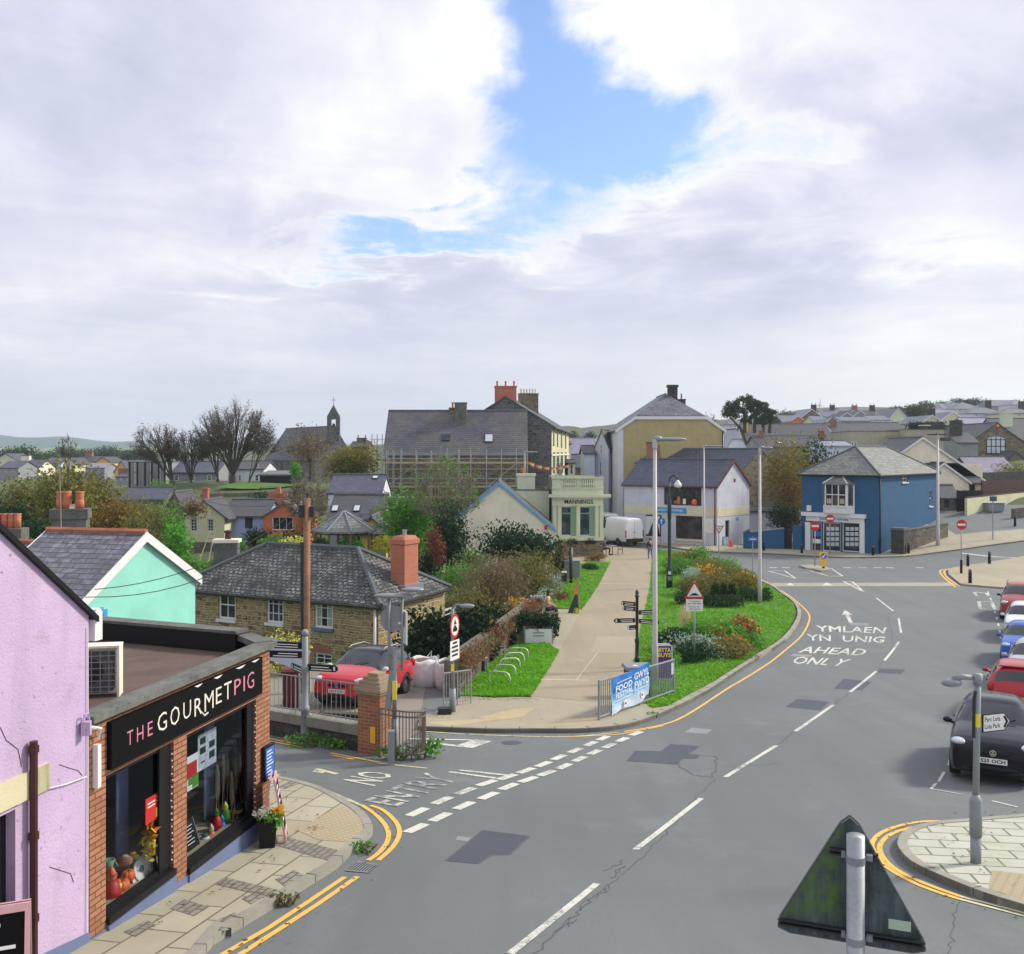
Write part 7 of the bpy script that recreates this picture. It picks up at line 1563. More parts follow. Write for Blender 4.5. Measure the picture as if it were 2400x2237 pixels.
# sage green shop
h=House('sage_shop','sage and cream painted classical shop with parapet balustrade at the path end','shop',rect(X(1294,81),X(1414,81),8),E(-9.3),E(-2.1),'mannings')
for x0,x1 in((1314,1350),(1357,1394)):h.win(0,(x0,1187,x1,1257),1,1,'mannings','glass_b',depth=.12,fw=.1)
h.flat('felt',.9,None);h.walls({1:'brownstone',3:'brownstone'})
for x0,x1 in((1315,1349),(1358,1393)):a=MB();u0=h.ray(0,x0,1204)[0];u1=h.ray(0,x1,1204)[0];a.pbox(h.pt(0,u0,E(-5.12),-.12),h.vec(0)[0]*(u1-u0),h.vec(0)[1]*.05,up*.1);a.pbox(h.pt(0,u1-.42,E(-6.9),-.12),h.vec(0)[0]*.4,h.vec(0)[1]*.08,up*2.4);a.build('transom','mgreen',h.root)
s0,n0=h.vec(0);L=h.side(0)[2];zz=lambda y:CZ-(y-HY)/FX*81
a=MB();a.pbox(h.pt(0,-.15,zz(1306)-.6,0),s0*(L+.15),n0*.12,up*(zz(1267)-zz(1306)+.6));a.build('stone_base','brownstone',h.root)
for nm,y0,y1,o in(('cornice',1166,1159,.42),('parapet_coping',1122,1118,.14),('sill_band',1267,1259,.22),('parapet_base',1146,1143,.1)):
 a=MB();a.pbox(h.pt(0,-.3 if o>.3 else-.05,zz(y0),-.0),s0*(L+(.9 if o>.3 else.1)),n0*o,up*(zz(y1)-zz(y0)));a.build(nm,'mannings',h.root)
for k,x0 in enumerate((1296,1307.5,1352,1395.5,1405)):
 a=MB();u0=h.ray(0,x0,1220)[0];u1=h.ray(0,x0+7.5,1220)[0];a.pbox(h.pt(0,u0,zz(1260)+.004,0),s0*(u1-u0),n0*.16,up*(zz(1184)-zz(1260)));a.pbox(h.pt(0,u0-.03,zz(1187),0),s0*(u1-u0+.06),n0*.2,up*.12);a.build('pilaster','mannings',h.root)
for x0,x1 in((1317,1351),(1360,1393)):
 u0,u1=h.ray(0,x0,1135)[0],h.ray(0,x1,1135)[0];a=MB();a.pbox(h.pt(0,u0,zz(1142),0),s0*(u1-u0),n0*.01,up*(zz(1124)-zz(1142)));p=a.build('balustrade_panel','mgreen',h.root);a=MB();k=u0+.06
 while k<u1:a.lathe(h.pt(0,k,zz(1142),.06),[(.05,0),(.06,.1),(.09,.22),(.05,.4),(.06,.62)],6);k+=.17
 a.build('balusters','mannings',p)
a=MB();u0,u1=h.ray(0,1323,1176)[0],h.ray(0,1390,1176)[0];a.text('MANNINGS',h.pt(0,u0,zz(1181),.015),s0*(u1-u0),up*(zz(1171.5)-zz(1181)),0,bold=.02)
for k in range(17):a.pbox(h.pt(0,u0+(u1-u0)*k/16-.03,zz(1181),.014),s0*.07,n0*.003,up*.03)
a.build('lettering','blackboard',h.root);a=MB();a.pbox(h.pt(0,u0-.1,zz(1168),.0),s0*(u1-u0+.4),n0*.1,up*.06);a.build('lamp_bar','wpvc',h.root)
h=simple('flat_annex','pale green flat roofed annex with square capped pier beside the sage shop',1190,1287,83,1150,1150,'mannings','felt',7,'flat',-9.5);h.chimney(X(1233,83.8),1.5,1.2,E(-3.3),E(-2.05),0,'mannings','mannings',0,caph=.2,capo=.08);h.chimney(X(1229,84.5),.3,.3,E(-2.2),E(-1.3),0,'orangewall',None,0)
# cream gable with the sky blue bargeboards
h=simple('blue_verge_house','cream gable end with sky blue bargeboards behind the round bush',1038,1300,73,1240,1130,'creamwall','slate_k',9,'gable1',-9.5,wins=((0,(1180,1254,1204,1280),2,1),),barge='blueverge',over=.12);a=MB();q=h.pt(0,h.ray(0,1276,1240)[0],E(-5.75),.0);a.pbox(q,(.2,0,0),(0,-.12,0),(0,0,.3));a.build('alarm_box','red',h.root)
# ochre building with clipped gable
h=House('ochre_building','tall ochre stained gable with clipped slate top and white bargeboards','building',rect(X(1447,110),X(1697,110),14),E(-9.6),E(2.62),'ochre');h.roof('half1',4.1,'slate_m',over=.25,verge=.12,hip=.64,barge='wpvc',bargew=.35);h.walls({3:'whitewall',1:'whitewall'})
a=MB();s0,n0=h.vec(0);a.pbox(h.pt(0,0,E(-9.5),0),s0*.66,n0*.02,up*12.1);a.build('white_strip','whitewall',h.root);h.chimney(X(1576,113.5),1.05,.9,E(3.9),E(7.5),0,'dkstone','dkstone',0,capo=.1,caph=.25);h.chimney(X(1597,121),.9,.8,E(4.4),E(6.4),0,'dkstone','dkstone',1,poth=.7)
h.pipe(0,h.side(0)[2]-.15,E(-9),E(2.4),'blackmetal',.08,.1)
h=simple('white_dormer_house','small white gable with brown chimney just under the ochre wall',1501,1566,105,1082,1064,'whitewall','slate_k',3,'gable1',-8);h.chimney(X(1524,104.4),.75,.6,E(-3),E(.95),0,'pierbrick','cement',0);h.chimney(X(1541,104.6),.5,.5,E(-3),E(.8),0,'pierbrick',None,0)
# white shop with cream band
q0_,q1_,q2_=X(1463,95.5),X(1681,90),X(1756,94)
h=House('furnishing_shop','pale two storey corner shop with cream band, slate roof and maroon trim','shop',[q0_,q1_,q2_,q0_+(q2_-q1_)],E(-9.4),E(-2.95),'palewall')
h.win(0,(1556,1140,1644,1185),4,1,'maroon','glass');h.win(0,(1583.6,1210,1646,1264),3,1,'maroon','glass',sill=.2,sillm='creamband');h.win(0,(1513,1207,1551,1258),2,1,'maroon','glass',sill=.15,sillm='creamband');h.win(1,(1700,1220,1710,1281),1,1,'lead','glass',name='door')
h.roof('gable0',2.25,'slate_b',over=.25,verge=.15,barge='maroon',gutter='maroon',bargew=.25);h.walls()
for i in(0,1):a=MB();s0,n0=h.vec(i);a.pbox(h.pt(i,.003,E(-5.95),0),s0*(h.side(i)[2]-.006),n0*.03,up*.82);a.build('cream_band','creamband',h.root)
h.pipe(0,h.side(0)[2]-.2,E(-9),E(-3),'maroon',.06,.09);s0,n0=h.vec(0);u0,u1=h.ray(0,1536,1199)[0],h.ray(0,1609,1199)[0];a=MB();a.pbox(h.pt(0,u0,E(-5.75),.03),s0*(u1-u0),n0*.06,up*.5);b=a.build('shop_sign','brightblue',h.root);a=MB();a.text('barton furnishings',h.pt(0,u0+.1,E(-5.66),.095),s0*(u1-u0-.45),up*.34,0,bold=.008);a.build('lettering','signwhite',b)
u0,u1=h.ray(0,1654,1235)[0],h.ray(0,1672,1235)[0];a=MB();a.pbox(h.pt(0,u0,E(-7.45),0),s0*(u1-u0),n0*.06,up*1.25);b=a.build('notice_board','signwhite',h.root);a=MB()
for k in range(6):a.pbox(h.pt(0,u0+.1,E(-6.5-.14*k),.062),s0*(u1-u0-.25),n0*.004,up*.03)
a.build('lettering','lens',b)
for x,y,w_,hh3,m in((1590,1165,.45,.7,'orangewall'),(1600,1175,.35,.45,'signwhite'),(1627,1170,.7,.5,'orange'),(1583,1180,.5,.3,'pierbrick')):
 u,z=h.ray(0,x,y+8);a=MB();a.lathe(h.pt(0,u,E(-4.88),-.06),[(w_*.3,0),(w_*.42,hh3*.5),(w_*.2,hh3)],8)if m!='signwhite' else a.pbox(h.pt(0,u,E(-4.88),-.08),s0*.3,n0*.03,up*.5);a.build('furniture',m,h.root)
for a0,a1 in((1516,1524),(1549,1543)):
 u0,z0=h.ray(0,a0,1255);u1,_=h.ray(0,a1,1255);a=MB();_,zt=h.ray(0,a0,1210);p=[h.pt(0,u0-.15,z0+.1,-.07),h.pt(0,u0+.1*(1 if a1>a0 else-1),z0+.1,-.07),h.pt(0,(u0+2.2*(u1-u0)),zt,-.07),h.pt(0,u0-.15,zt,-.07)];a.poly(p if a1>a0 else p[::-1]);a.build('curtain','whitep',h.root)
u,z=h.ray(0,1663,1146);a=MB();a.pbox(h.pt(0,u,z,0),s0*.22,n0*.1,up*.36);a.build('alarm_box','pierbrick',h.root);u,z=h.ray(1,1720,1130);s1,n1=h.vec(1);a=MB();a.pbox(h.pt(1,u,z,0),s1*.25,n1*.04,up*.3);a.build('vent','maroon',h.root)
# slate roofed house with stone gable behind it
q0_,q1_,q2_=X(1490,107.5),X(1690,99.5),X(1872,106)
h=House('stone_gable_house','stone gabled house with long slate roof behind the pale shop','house',[q0_,q1_,q2_,q0_+(q2_-q1_)],E(-9.6),E(-4.1),'brownstone');h.roof('gable0',4.45,'slate_b',over=.15,verge=.06);h.walls()
h=simple('white_yard_building','low white wall with dark roof edge right of the pale shop',1757,1830,98,1197,1192,'whitewall','slate_k',3,'gable0',-9.4)
# dark blue courtyard wall
def wallseg(name,label,A,B,zt0,zt1,w,mat,cat='wall',cap=None,zb=None):
 A,B=V(A),V(B);t=thing(name,label,cat,(A.x,A.y,hz(A)));n=V((-(B-A).y,(B-A).x)).normalized()*w;c=[A,B,B+n,A+n];lo=[V((p.x,p.y,(hz(p)-.6)if zb is None else zb))for p in c];hi=[V((c[0].x,c[0].y,zt0)),V((c[1].x,c[1].y,zt1)),V((c[2].x,c[2].y,zt1)),V((c[3].x,c[3].y,zt0))]
 a=MB();fs=[(3,2,1,0),(4,5,6,7),(0,1,5,4),(1,2,6,5),(2,3,7,6),(3,0,4,7)];a.faces(lo+hi,fs);a.build('wall',mat,t)
 if cap:b=MB();m_=V((-n.x*.1,-n.y*.1,0));n3=V((n.x,n.y,0));b.pbox(hi[0]+m_+V((0,0,.002)),hi[1]-hi[0],n3*1.2,V((0,0,.09)));b.build('coping',cap,t)
 return t
A,B=G(1749,1289).xy,G(1838,1290).xy;wallseg('courtyard_wall','dark blue courtyard wall between the white yard and the blue shop',A,B,U(1749,1250,A.y).z,U(1838,1240,B.y).z,.3,'navy','wall','postgrey')
A2,B2=G(1858,1291).xy,G(1878,1292).xy;wallseg('gate_pier','short dark blue wall beside the dark gateway of the blue shop',A2,B2,U(1858,1232,A2.y).z,U(1878,1232,B2.y).z,.4,'navy','wall')
t=thing('gate','black timber gate between the dark blue walls','gate',(B.x,B.y+.2,hz(B)));a=MB();d=(A2-B);a.pbox(V((B.x,B.y+.25,hz(B)-.2)),V((d.x,d.y,0)),(0,.06,0),(0,0,1.9));a.build('boards','black',t)
p=G(1756,1289);t=thing('cabinet','teal gabled cabinet at the end of the courtyard wall','cabinet',p);a=MB();a.prism([(-.45,0),(.55,0),(.55,1.25),(-.1,1.75),(-.45,1.55)],p+V((0,-.1,0)),(1,0,0),up,(0,.5,0));a.build('body','navy',t);a=MB();a.pbox(p+V((-.5,-.16,1.5)),(.5,0,.25),(0,.6,0),(0,0,.06));a.build('lid','teal',t)
g=G(1701,1283);aboard('grey blue pavement sign outside the white gable beside the cone',g+V((0,0,.11)),.1,.6,.85,'postgrey','lens',True)
g=G(1713,1285);t=thing('traffic_cone','orange traffic cone beside the pavement sign','cone',g+V((0,0,.11)));a=MB();a.lathe(g+V((0,0,.14)),[(.2,0),(.05,.72),(.03,.74)],12);a.build('cone','orange',t,smooth=1);a=MB();a.box(g+V((0,0,.11)),(.45,.45,.04));a.build('base','orange',t)
# blue shop on the junction
h=House('blue_shop','bright blue hip roofed corner shop with white bay window and shopfront','shop',rect(X(1879,86.5),X(2057,82),14.2),E(-9.4),E(-1.72),'navy')
h.win(0,(1901,1225,1925,1292),1,1,'whitep','glass',name='door');h.win(0,(1928,1225,1970,1293),1,1,'whitep','glass',name='display_window');h.win(0,(1974,1225,2015,1294),1,1,'whitep','glass',name='display_window')
h.win(1,(2114,1113,2127,1131),2,2,'wpvc','glass',sill=.1);h.win(1,(2178,1149,2185,1187),1,2,'wpvc','glass',sill=.1)
h.roof('hip1',2.2,'slate_g',over=.3,hip=3.5,ridge='ridge',gutter='black');h.walls();s0,n0=h.vec(0);L=h.side(0)[2]
Uz=lambda x,y:h.ray(0,x,y)
def fbox(name,x0,x1,y0,y1,out,mat,parent=None,back=0.0):
 u0=Uz(x0,(y0+y1)/2)[0];u1=Uz(x1,(y0+y1)/2)[0];z0=Uz((x0+x1)/2,y1)[1];z1=Uz((x0+x1)/2,y0)[1];a=MB();a.pbox(h.pt(0,u0,z0,back),s0*(u1-u0),n0*out,up*(z1-z0));return a.build(name,mat,parent or h.root)
fs_=fbox('fascia',1890,2026,1212,1224,.10,'whitep');fbox('shopfront_cornice',1881,2031,1203,1212,.32,'whitep');fbox('pilaster',1888,1900,1224,1291,.12,'whitep');fbox('pilaster',2016,2027,1224,1297,.12,'whitep')
a=MB();u0,u1=Uz(1922,1217)[0],Uz(1990,1217)[0];z0=Uz(1955,1222)[1];a.text('John Francis',h.pt(0,u0,z0,.104),s0*(u1-u0),up*.32,0,bold=.025);a.build('lettering','blue',fs_)
for x0,x1 in((1935,1966),(1980,2012)):
 for i in range(3):
  for j in range(4):xx=x0+(x1-x0)*i/3;yy=1236+12*j;fbox('property_card',xx+1,xx+(x1-x0)/3-1,yy,yy+8.5,.012,'lens',None,-.105)
fbox('door_notice',1904,1922,1264,1274,.015,'signwhite',None,-.105);fbox('door_poster',1906,1922,1246,1258,.015,'blue',None,-.105);fbox('burglar_alarm',1892,1902,1185,1198,.12,'whitep');h.pipe(1,.25,E(-9),E(-2),'black',.07,.1)
# oriel bay
by0,by1=1126,1204;u0,u1=Uz(1929,1160)[0],Uz(2003,1160)[0];z0,z1=Uz(1967,1203)[1],Uz(1967,1133)[1];um0,um1=u0+.45,u1-.45;D=.62;bay=[(u0,0),(um0,D),(um1,D),(u1,0)];bp=lambda u,o,z:h.pt(0,u,z,o)
a=MB()
for(ua,oa),(ub_,ob)in zip(bay,bay[1:]):a.poly([bp(ua,oa,z0),bp(ub_,ob,z0),bp(ub_,ob,z1),bp(ua,oa,z1)])
a.poly([bp(u,o,z0)for u,o in bay][::-1]);by_=a.build('bay_window','whitep',h.root);a=MB();tp=[bp(u+(-.12 if u<(u0+u1)/2 else.12),o+(.14 if o else 0),z1)for u,o in bay];ap2=[bp(um0+.6,.02,z1+.62),bp(um1-.6,.02,z1+.62)]
for f in([tp[0],tp[1],ap2[0]],[tp[1],tp[2],ap2[1],ap2[0]],[tp[2],tp[3],ap2[1]]):a.poly(f)
for p,q in zip(tp,tp[1:]):a.poly([q,p,p-V((0,0,.12)),q-V((0,0,.12))])
a.build('roof','slate_g',by_);a=MB();a.tube([tp[1],ap2[0]],.06,5);a.tube([tp[2],ap2[1]],.06,5);a.tube([ap2[0],ap2[1]],.06,5);a.build('flashing','whitep',by_)
W1,W2=bp(um0,D,0),bp(um1,D,0);wz0,wz1=z0+.68,z1-.12;tot=um1-um0
def pane(ua,ub_):
 a=MB();a.pbox(h.pt(0,ua,wz0,D+.003),s0*(ub_-ua),n0*.01,up*(wz1-wz0));pn=a.build('pane','glass',by_);return pn
pane(um0+.1,um0+tot*.60);pane(um0+tot*.66,um1-.1);a=MB()
for u in(um0+tot*.33,):a.pbox(h.pt(0,u,wz0,D+.014),s0*.05,n0*.02,up*(wz1-wz0))
a.pbox(h.pt(0,um0+.1,(wz0+wz1)/2,D+.0145),s0*(tot-.2),n0*.02,up*.07);a.pbox(h.pt(0,um0-.1,wz0-.12,D),s0*(tot+.2),n0*.1,up*.1);a.build('glazing_bars','whitep',by_)
for sg_ in(0,1):
 q0_,q1_=(bp(u0,0,0),bp(um0,D,0))if sg_==0 else(bp(um1,D,0),bp(u1,0,0));dd_=q1_-q0_;nn_=V((dd_.y,-dd_.x,0)).normalized();a=MB();a.pbox(V((q0_.x,q0_.y,wz0))+dd_*.2+nn_*.004,dd_*.6,nn_*.01,up*(wz1-wz0));a.build('pane','glass_b',by_)
a=MB()
for u in(um0+.18,um0+tot*.7):a.pbox(h.pt(0,u,wz0+.15,D+.015),s0*.4,n0*.006,up*.42)
a.build('poster','plank',by_)
# stone pillar and rising wall beside the blue shop
p=G(2108,1299);H=U(2108,1237,p.y).z-p.z;t=thing('stone_pillar','dark stone gate pillar with flat cap at the corner of the blue shop','pillar',p);a=MB();a.box(p+V((0,0,.1)),(1.05,1.0,H-.3),-.7);a.build('shaft','dkstone',t);a=MB();a.box(p+V((0,0,H-.2)),(1.2,1.15,.2),-.7);a.build('cap','cement',t)
A,B=G(2124,1296).xy,G(2222,1262).xy;wallseg('boundary_wall','rubble boundary wall climbing the pavement beside the blue shop',A,B,U(2124,1246,A.y).z,U(2222,1228,B.y).z,.4,'wallstone','wall','cement')
# houses and walls up the street on the right
h=simple('cream_gable_house','large cream gable with white bargeboards behind the blue shop',2020,2303,104,1122,1025,'salmon','slate_k',9,'gable1',-8,wins=((0,(2135,1068,2161,1086),2,1),),barge='wpvc')
h=simple('cream_extension','smaller cream gable in front of the large cream gable',2152,2270,101,1128,1085,'salmon','slate_k',3,'gable1',-8,barge='wpvc');h=simple('cream_porch','narrow pale wall with dark window right of the cream gables',2268,2303,102.5,1130,1120,'yellowwall','slate_k',2,'gable0',-8,wins=((0,(2272,1134,2286,1152),1,1,True,'black'),))
h=simple('stone_outhouse','low stone outhouse with dark slate roof beside the blue shop end',2190,2244,96,1163,1137,'wallstone','slate_k',3,'gable0',-8,wins=((0,(2211,1166,2226,1192),1,1,True,'timber'),))
fence('dark_fence','tall dark timber fence between the outhouse and the cream wall',X(2244,95.5),X(2303,96.5),E(-6.2),2.45,'black')
t=wallseg('cream_wall','cream garden wall with dark capping along the upper street',X(2267,94),X(2440,104),U(2267,1168,94).z,U(2440,1150,104).z,.25,'yellowwall','wall','winered')
fence('trellis_fence','dark woven fence panels above the cream garden wall',X(2302,98),X(2440,106),E(-4.4),1.5,'winered','fence',1.9)
p,zt=postat(2327,1268,1163);H=zt-p.z;t=thing('street_sign','grey sign post with two dark plates on the rising pavement','sign',p);a=MB();a.tube([p,p+V((0,0,H))],.05,8);a.build('post','galv',t);a=MB();a.box(p+V((0,-.08,H-.45)),(.62,.03,.42));a.build('sign_plate','teal',t);
p2=G(2329,1199);t=thing('skip','blue grey metal box by the cream wall up the street','box',p2);a=MB();a.box(p2,(1.5,.9,.75),.1,0,1.1);a.build('body','postgrey',t);a=MB();a.box(p2+V((0,0,.751)),(1.75,1.1,.06),.1);a.build('lid','teal',t)
wallseg('roadside_wall','grey stone wall at the right edge of the upper street',G(2378,1217).xy,G(2420,1212).xy,U(2378,1193,G(2378,1217).y).z,U(2420,1188,G(2420,1212).y).z,.4,'wallstone')
h=simple('stone_hall','brown stone hall with big arched window in its gable',2257,2415,150,1046,991,'brownstone','slate_k',18,'gable1',-5,over=.35)
a=MB();s0,n0=h.vec(0);w0=h.ray(0,2312,1045)[0];w1=h.ray(0,2355.5,1045)[0];zb2,zs=h.ray(0,2335,1063)[1],h.ray(0,2335,1032)[1];arch=[(w0,zb2-CZ),(w1,zb2-CZ),(w1,zs-CZ)]+[((w0+w1)/2+(w1-w0)/2*math.cos(k*math.pi/8),zs-CZ+.55*math.sin(k*math.pi/8))for k in range(1,8)]+[(w0,zs-CZ)]
a.prism(arch,h.pt(0,0,CZ,.0),s0,up,n0*.05);wn_=a.build('arched_window','lens',h.root);a=MB()
for k in range(0,5):x=w0+(w1-w0)*k/4;a.pbox(h.pt(0,x-.06,zb2,.051),s0*.12,n0*.03,up*(zs-zb2+(.5*math.sin(math.pi*k/4))));
for z in(zb2-.1,(zb2+zs)/2,zs):a.pbox(h.pt(0,w0-.1,z,.052),s0*(w1-w0+.2),n0*.03,up*.12)
a.build('glazing_bars','black',wn_);a=MB();a.sph(h.pt(0,h.side(0)[2]/2,E(3.95),.12),.28,10,8);a.build('gable_lamp','orange',h.root)
h=simple('stone_porch','low stone porch gable in front of the stone hall',2352,2410,145,1082,1058,'brownstone','slate_k',4,'gable1',-5);h=simple('purple_roof_shed','stone shed with purple slate roof below the stone hall',2282,2381,122,1107,1071,'dkstone','slate_p',7,'gable0',-7,barge=None)
wallseg('terrace_wall','dark stone terrace wall below the purple roofed shed',X(2296,112),X(2460,118),U(2296,1109,112).z,U(2460,1102,118).z,.5,'dkstone','wall',None,E(-8))
# white town house in the street gap and what stands behind
h=House('white_town_house','tall white gabled town house in the street gap beside the ochre building','house',[X(1394,117),X(1426,115),X(1449,119),X(1417,122)],E(-9.6),E(.65),'bluewhite');h.win(0,(1407,1041,1411,1064),1,2,'wpvc','glass_b',hole=False);h.win(0,(1406,1083,1410,1115),1,2,'wpvc','glass_b',hole=False);h.win(1,(1429,1051,1447,1066),1,1,'wpvc','glass_b',hole=False);h.roof('gable1',2.0,'slate_k',over=.1);h.walls()
h=simple('white_side_wing','lower white wing with sloping dark roof left of the town house',1369,1394,116,1061,1045,'bluewhite','slate_k',6,'gable0',-9.6);h.win
h=simple('purple_grey_roof_house','house with broad purple grey slate roof far down the street gap',1338,1397,170,1063,1027,'greywall','slate_p',12,'gable0',-9);h=simple('street_end_house','slate roofed stone fronted house at the end of the street gap',1339,1370,150,1094,1065,'brownstone','slate_b',7,'gable0',-9.6);h=simple('narrow_cream_house','narrow cream house front beside the cream street facade',1326,1338,150,1040,1036,'creamwall','slate_k',8,'gable0',-9.6);h=simple('white_porch_house','small white porch front low in the street gap',1331,1348,128,1084,1079,'whitewall','slate_k',4,'gable0',-9.6,wins=((0,(1336,1088,1343,1112),1,2,False),))
t=thing('bunting','string of coloured bunting across the street by the stone building','bunting',U(1240,1082,96));a=MB();q0_,q1_=U(1238,1082,96),U(1336,1088,112);a.tube([q0_.lerp(q1_,k/10)-V((0,0,.5*4*k/10*(1-k/10)))for k in range(11)],.02,4);a.build('cord','wire',t)
for j,m in enumerate(('orange','lemon','signwhite','red')):
 for k in range(j,24,4):a=MB();f=(k+.5)/24;p=q0_.lerp(q1_,f)-V((0,0,2*f*(1-f)));a.prism([(-.16,0),(.16,0),(0,-.36)],p,(1,0,0),up,(0,.01,0));a.build('flag',m,t)
# ------------------------------------------------------------------ vehicles
HATCH=dict(top=[(0,.52),(.015,.565),(.06,.615),(.14,.665),(.25,.705),(.275,.715),(.44,.97),(.50,.995),(.60,1.0),(.78,.975),(.88,.93),(.90,.91),(.965,.66),(.985,.60),(1,.50)],belt=[(0,.49),(.03,.54),(.1,.59),(.27,.635),(.5,.655),(.88,.69),(.96,.62),(1,.47)],
    wb=[(0,.80),(.012,.89),(.05,.955),(.14,.985),(.3,1),(.72,1),(.9,.97),(.97,.92),(1,.80)],wt=[(0,.74),(.05,.85),(.14,.87),(.26,.86),(.285,.84),(.44,.70),(.6,.71),(.86,.66),(.9,.66),(.965,.76),(1,.70)],zl=[(0,.19),(.04,.13),(.94,.15),(1,.22)],
    ws=(.275,.44),sg=(.30,.87),rw=(.90,.965),bp=(.57,.592),fx=.19,rx=.80)
VAN=dict(top=[(0,.36),(.02,.43),(.10,.50),(.16,.54),(.18,.55),(.29,.90),(.33,.97),(.40,1.0),(.97,.99),(.99,.97),(1,.95)],belt=[(0,.33),(.05,.42),(.16,.50),(.3,.54),(1,.55)],wb=[(0,.74),(.03,.9),(.1,.98),(.2,1),(.98,1),(1,.985)],wt=[(0,.66),(.1,.8),(.18,.80),(.3,.80),(.4,.86),(1,.86)],
     zl=[(0,.12),(1,.15)],ws=(.18,.29),sg=(.2,.38),rw=None,bp=(.5,.5),fx=.17,rx=.76)
def car(name,label,cat,front,fwd,paint,L=4.2,W=1.76,H=1.48,prof=HATCH,wr=.32,plate=None,ptype='plate',rails=None,roof=None,lights='lens',group=None,rear=False,emblem=None,mirror=None,trim=True,rim='alloy'):
 fwd=V(fwd).normalized();c=V(front)-fwd*L/2;zf,zr=ground(*(c+fwd*1.2)),ground(*(c-fwd*1.2));t=thing(name,label,cat,(c.x,c.y,(zf+zr)/2),0,group);t.rotation_euler=(0,-math.atan2(zf-zr,2.4),math.atan2(fwd.y,fwd.x))
 P=prof;fx,rx=P['fx'],P['rx'];ra=wr*1.17;ss={p[0]for k in('top','wb')for p in P[k]}|{P['bp'][0],P['bp'][1],P['sg'][0],P['sg'][1]}
 for wx in(fx,rx):
  ss={s for s in ss if abs(s-wx)*L>ra*1.06 or s in(P['bp'][0],)}
  ss|={wx+k*ra/L for k in(-1.02,-.92,-.62,0,.62,.92,1.02)}
 ss=sorted(ss);a=MB();NP=9;rows=[]
 for s in ss:
  x=L/2-s*L;zt,zb=lerp(P['top'],s)*H,lerp(P['belt'],s)*H;wb,wt=lerp(P['wb'],s)*W/2,lerp(P['wt'],s)*W/2;zl=lerp(P['zl'],s)*H;zb=min(zb,zt-.012);ar=0
  for wx in(fx,rx):
   d_=abs(s-wx)*L
   if d_<ra:ar=max(ar,wr+math.sqrt(ra*ra-d_*d_)*.98)
  zm=zl+(zb-zl)*.52;lo=max(zl,ar);zc=max(zl+.10*H,ar+.004);zm=max(zm,ar+.02);cabin=zt-zb>.12
  zg=zt-(.035 if cabin else.01);cr=.03*(1 if cabin else.7)
  half=[(0,zl),(wb*.72,zl),(wb*.955,lo),(wb*.985,zc),(wb*1.0,zm),(wb*.985,zb),(wt,zg),(wt*.62,zt+cr*.55),(0,zt+cr)]
  rows.append([(x,y,z)for y,z in half]+[(x,-y,z)for y,z in half[1:-1]][::-1])
 n=len(rows[0]);b=0
 for r in rows:a.v+=r
 top_i=NP-1
 for i in range(len(rows)-1):
  s0_,s1_=ss[i],ss[i+1];sm=(s0_+s1_)/2
  for j in range(n):
   k=(j+1)%n;jj=j if j<NP-1 else n-1-j;m=0
   if jj==5 and P['sg'][0]<sm<P['sg'][1]and not(P['bp'][0]-1e-4<sm<P['bp'][1]+1e-4):m=2
   if jj in(6,7)and P['ws'][0]-1e-4<sm<P['ws'][1]:m=1
   if P['rw']and jj in(6,7)and P['rw'][0]-1e-4<sm<P['rw'][1]:m=3
   if roof and m==0 and jj in(5,6,7)and P['ws'][0]<sm<.97:m=4
   if trim and jj in(0,1):m=5
   if trim==2 and jj in(2,):m=5
   a.f.append((i*n+j,(i+1)*n+j,(i+1)*n+k,i*n+k));a.mi.append(m)
 a.f.append(tuple(range(n)));a.mi.append(0);a.f.append(tuple((len(rows)-1)*n+q for q in range(n))[::-1]);a.mi.append(0)
 me=bpy.data.meshes.new('b');me.from_pydata(a.v,[],a.f);me.polygons.foreach_set('material_index',a.mi);bm=bmesh.new();bm.from_mesh(me);bmesh.ops.recalc_face_normals(bm,faces=bm.faces[:]);bm.to_mesh(me);bm.free()
 ob=bpy.data.objects.new('b',me);C.objects.link(ob);md=ob.modifiers.new('s','SUBSURF');md.levels=2;md.render_levels=2;bpy.context.view_layer.update();ev=bpy.data.meshes.new_from_object(ob.evaluated_get(bpy.context.evaluated_depsgraph_get()))
 bpy.data.objects.remove(ob);bpy.data.meshes.remove(me)
 for mi,nm,mt,sd in((0,'body',paint,0),(1,'windscreen','cargl',0),(2,'side_window','cargl',1),(2,'side_window','cargl',-1),(3,'rear_window','cargl',0),(4,'roof',roof,0),(5,'lower_trim','blackplastic',0)):
  q=MB();mp={}
  for p in ev.polygons:
   if p.material_index!=mi or p.center.y*sd<0:continue
   idx=[]
   for v in p.vertices:
    if v not in mp:mp[v]=len(q.v);q.v.append(tuple(ev.vertices[v].co))
    idx.append(mp[v])
   q.f.append(tuple(idx));q.mi.append(0)
  if q.f:q.build(nm,mt,t,world=0,smooth=1,uv=0)
 bpy.data.meshes.remove(ev)
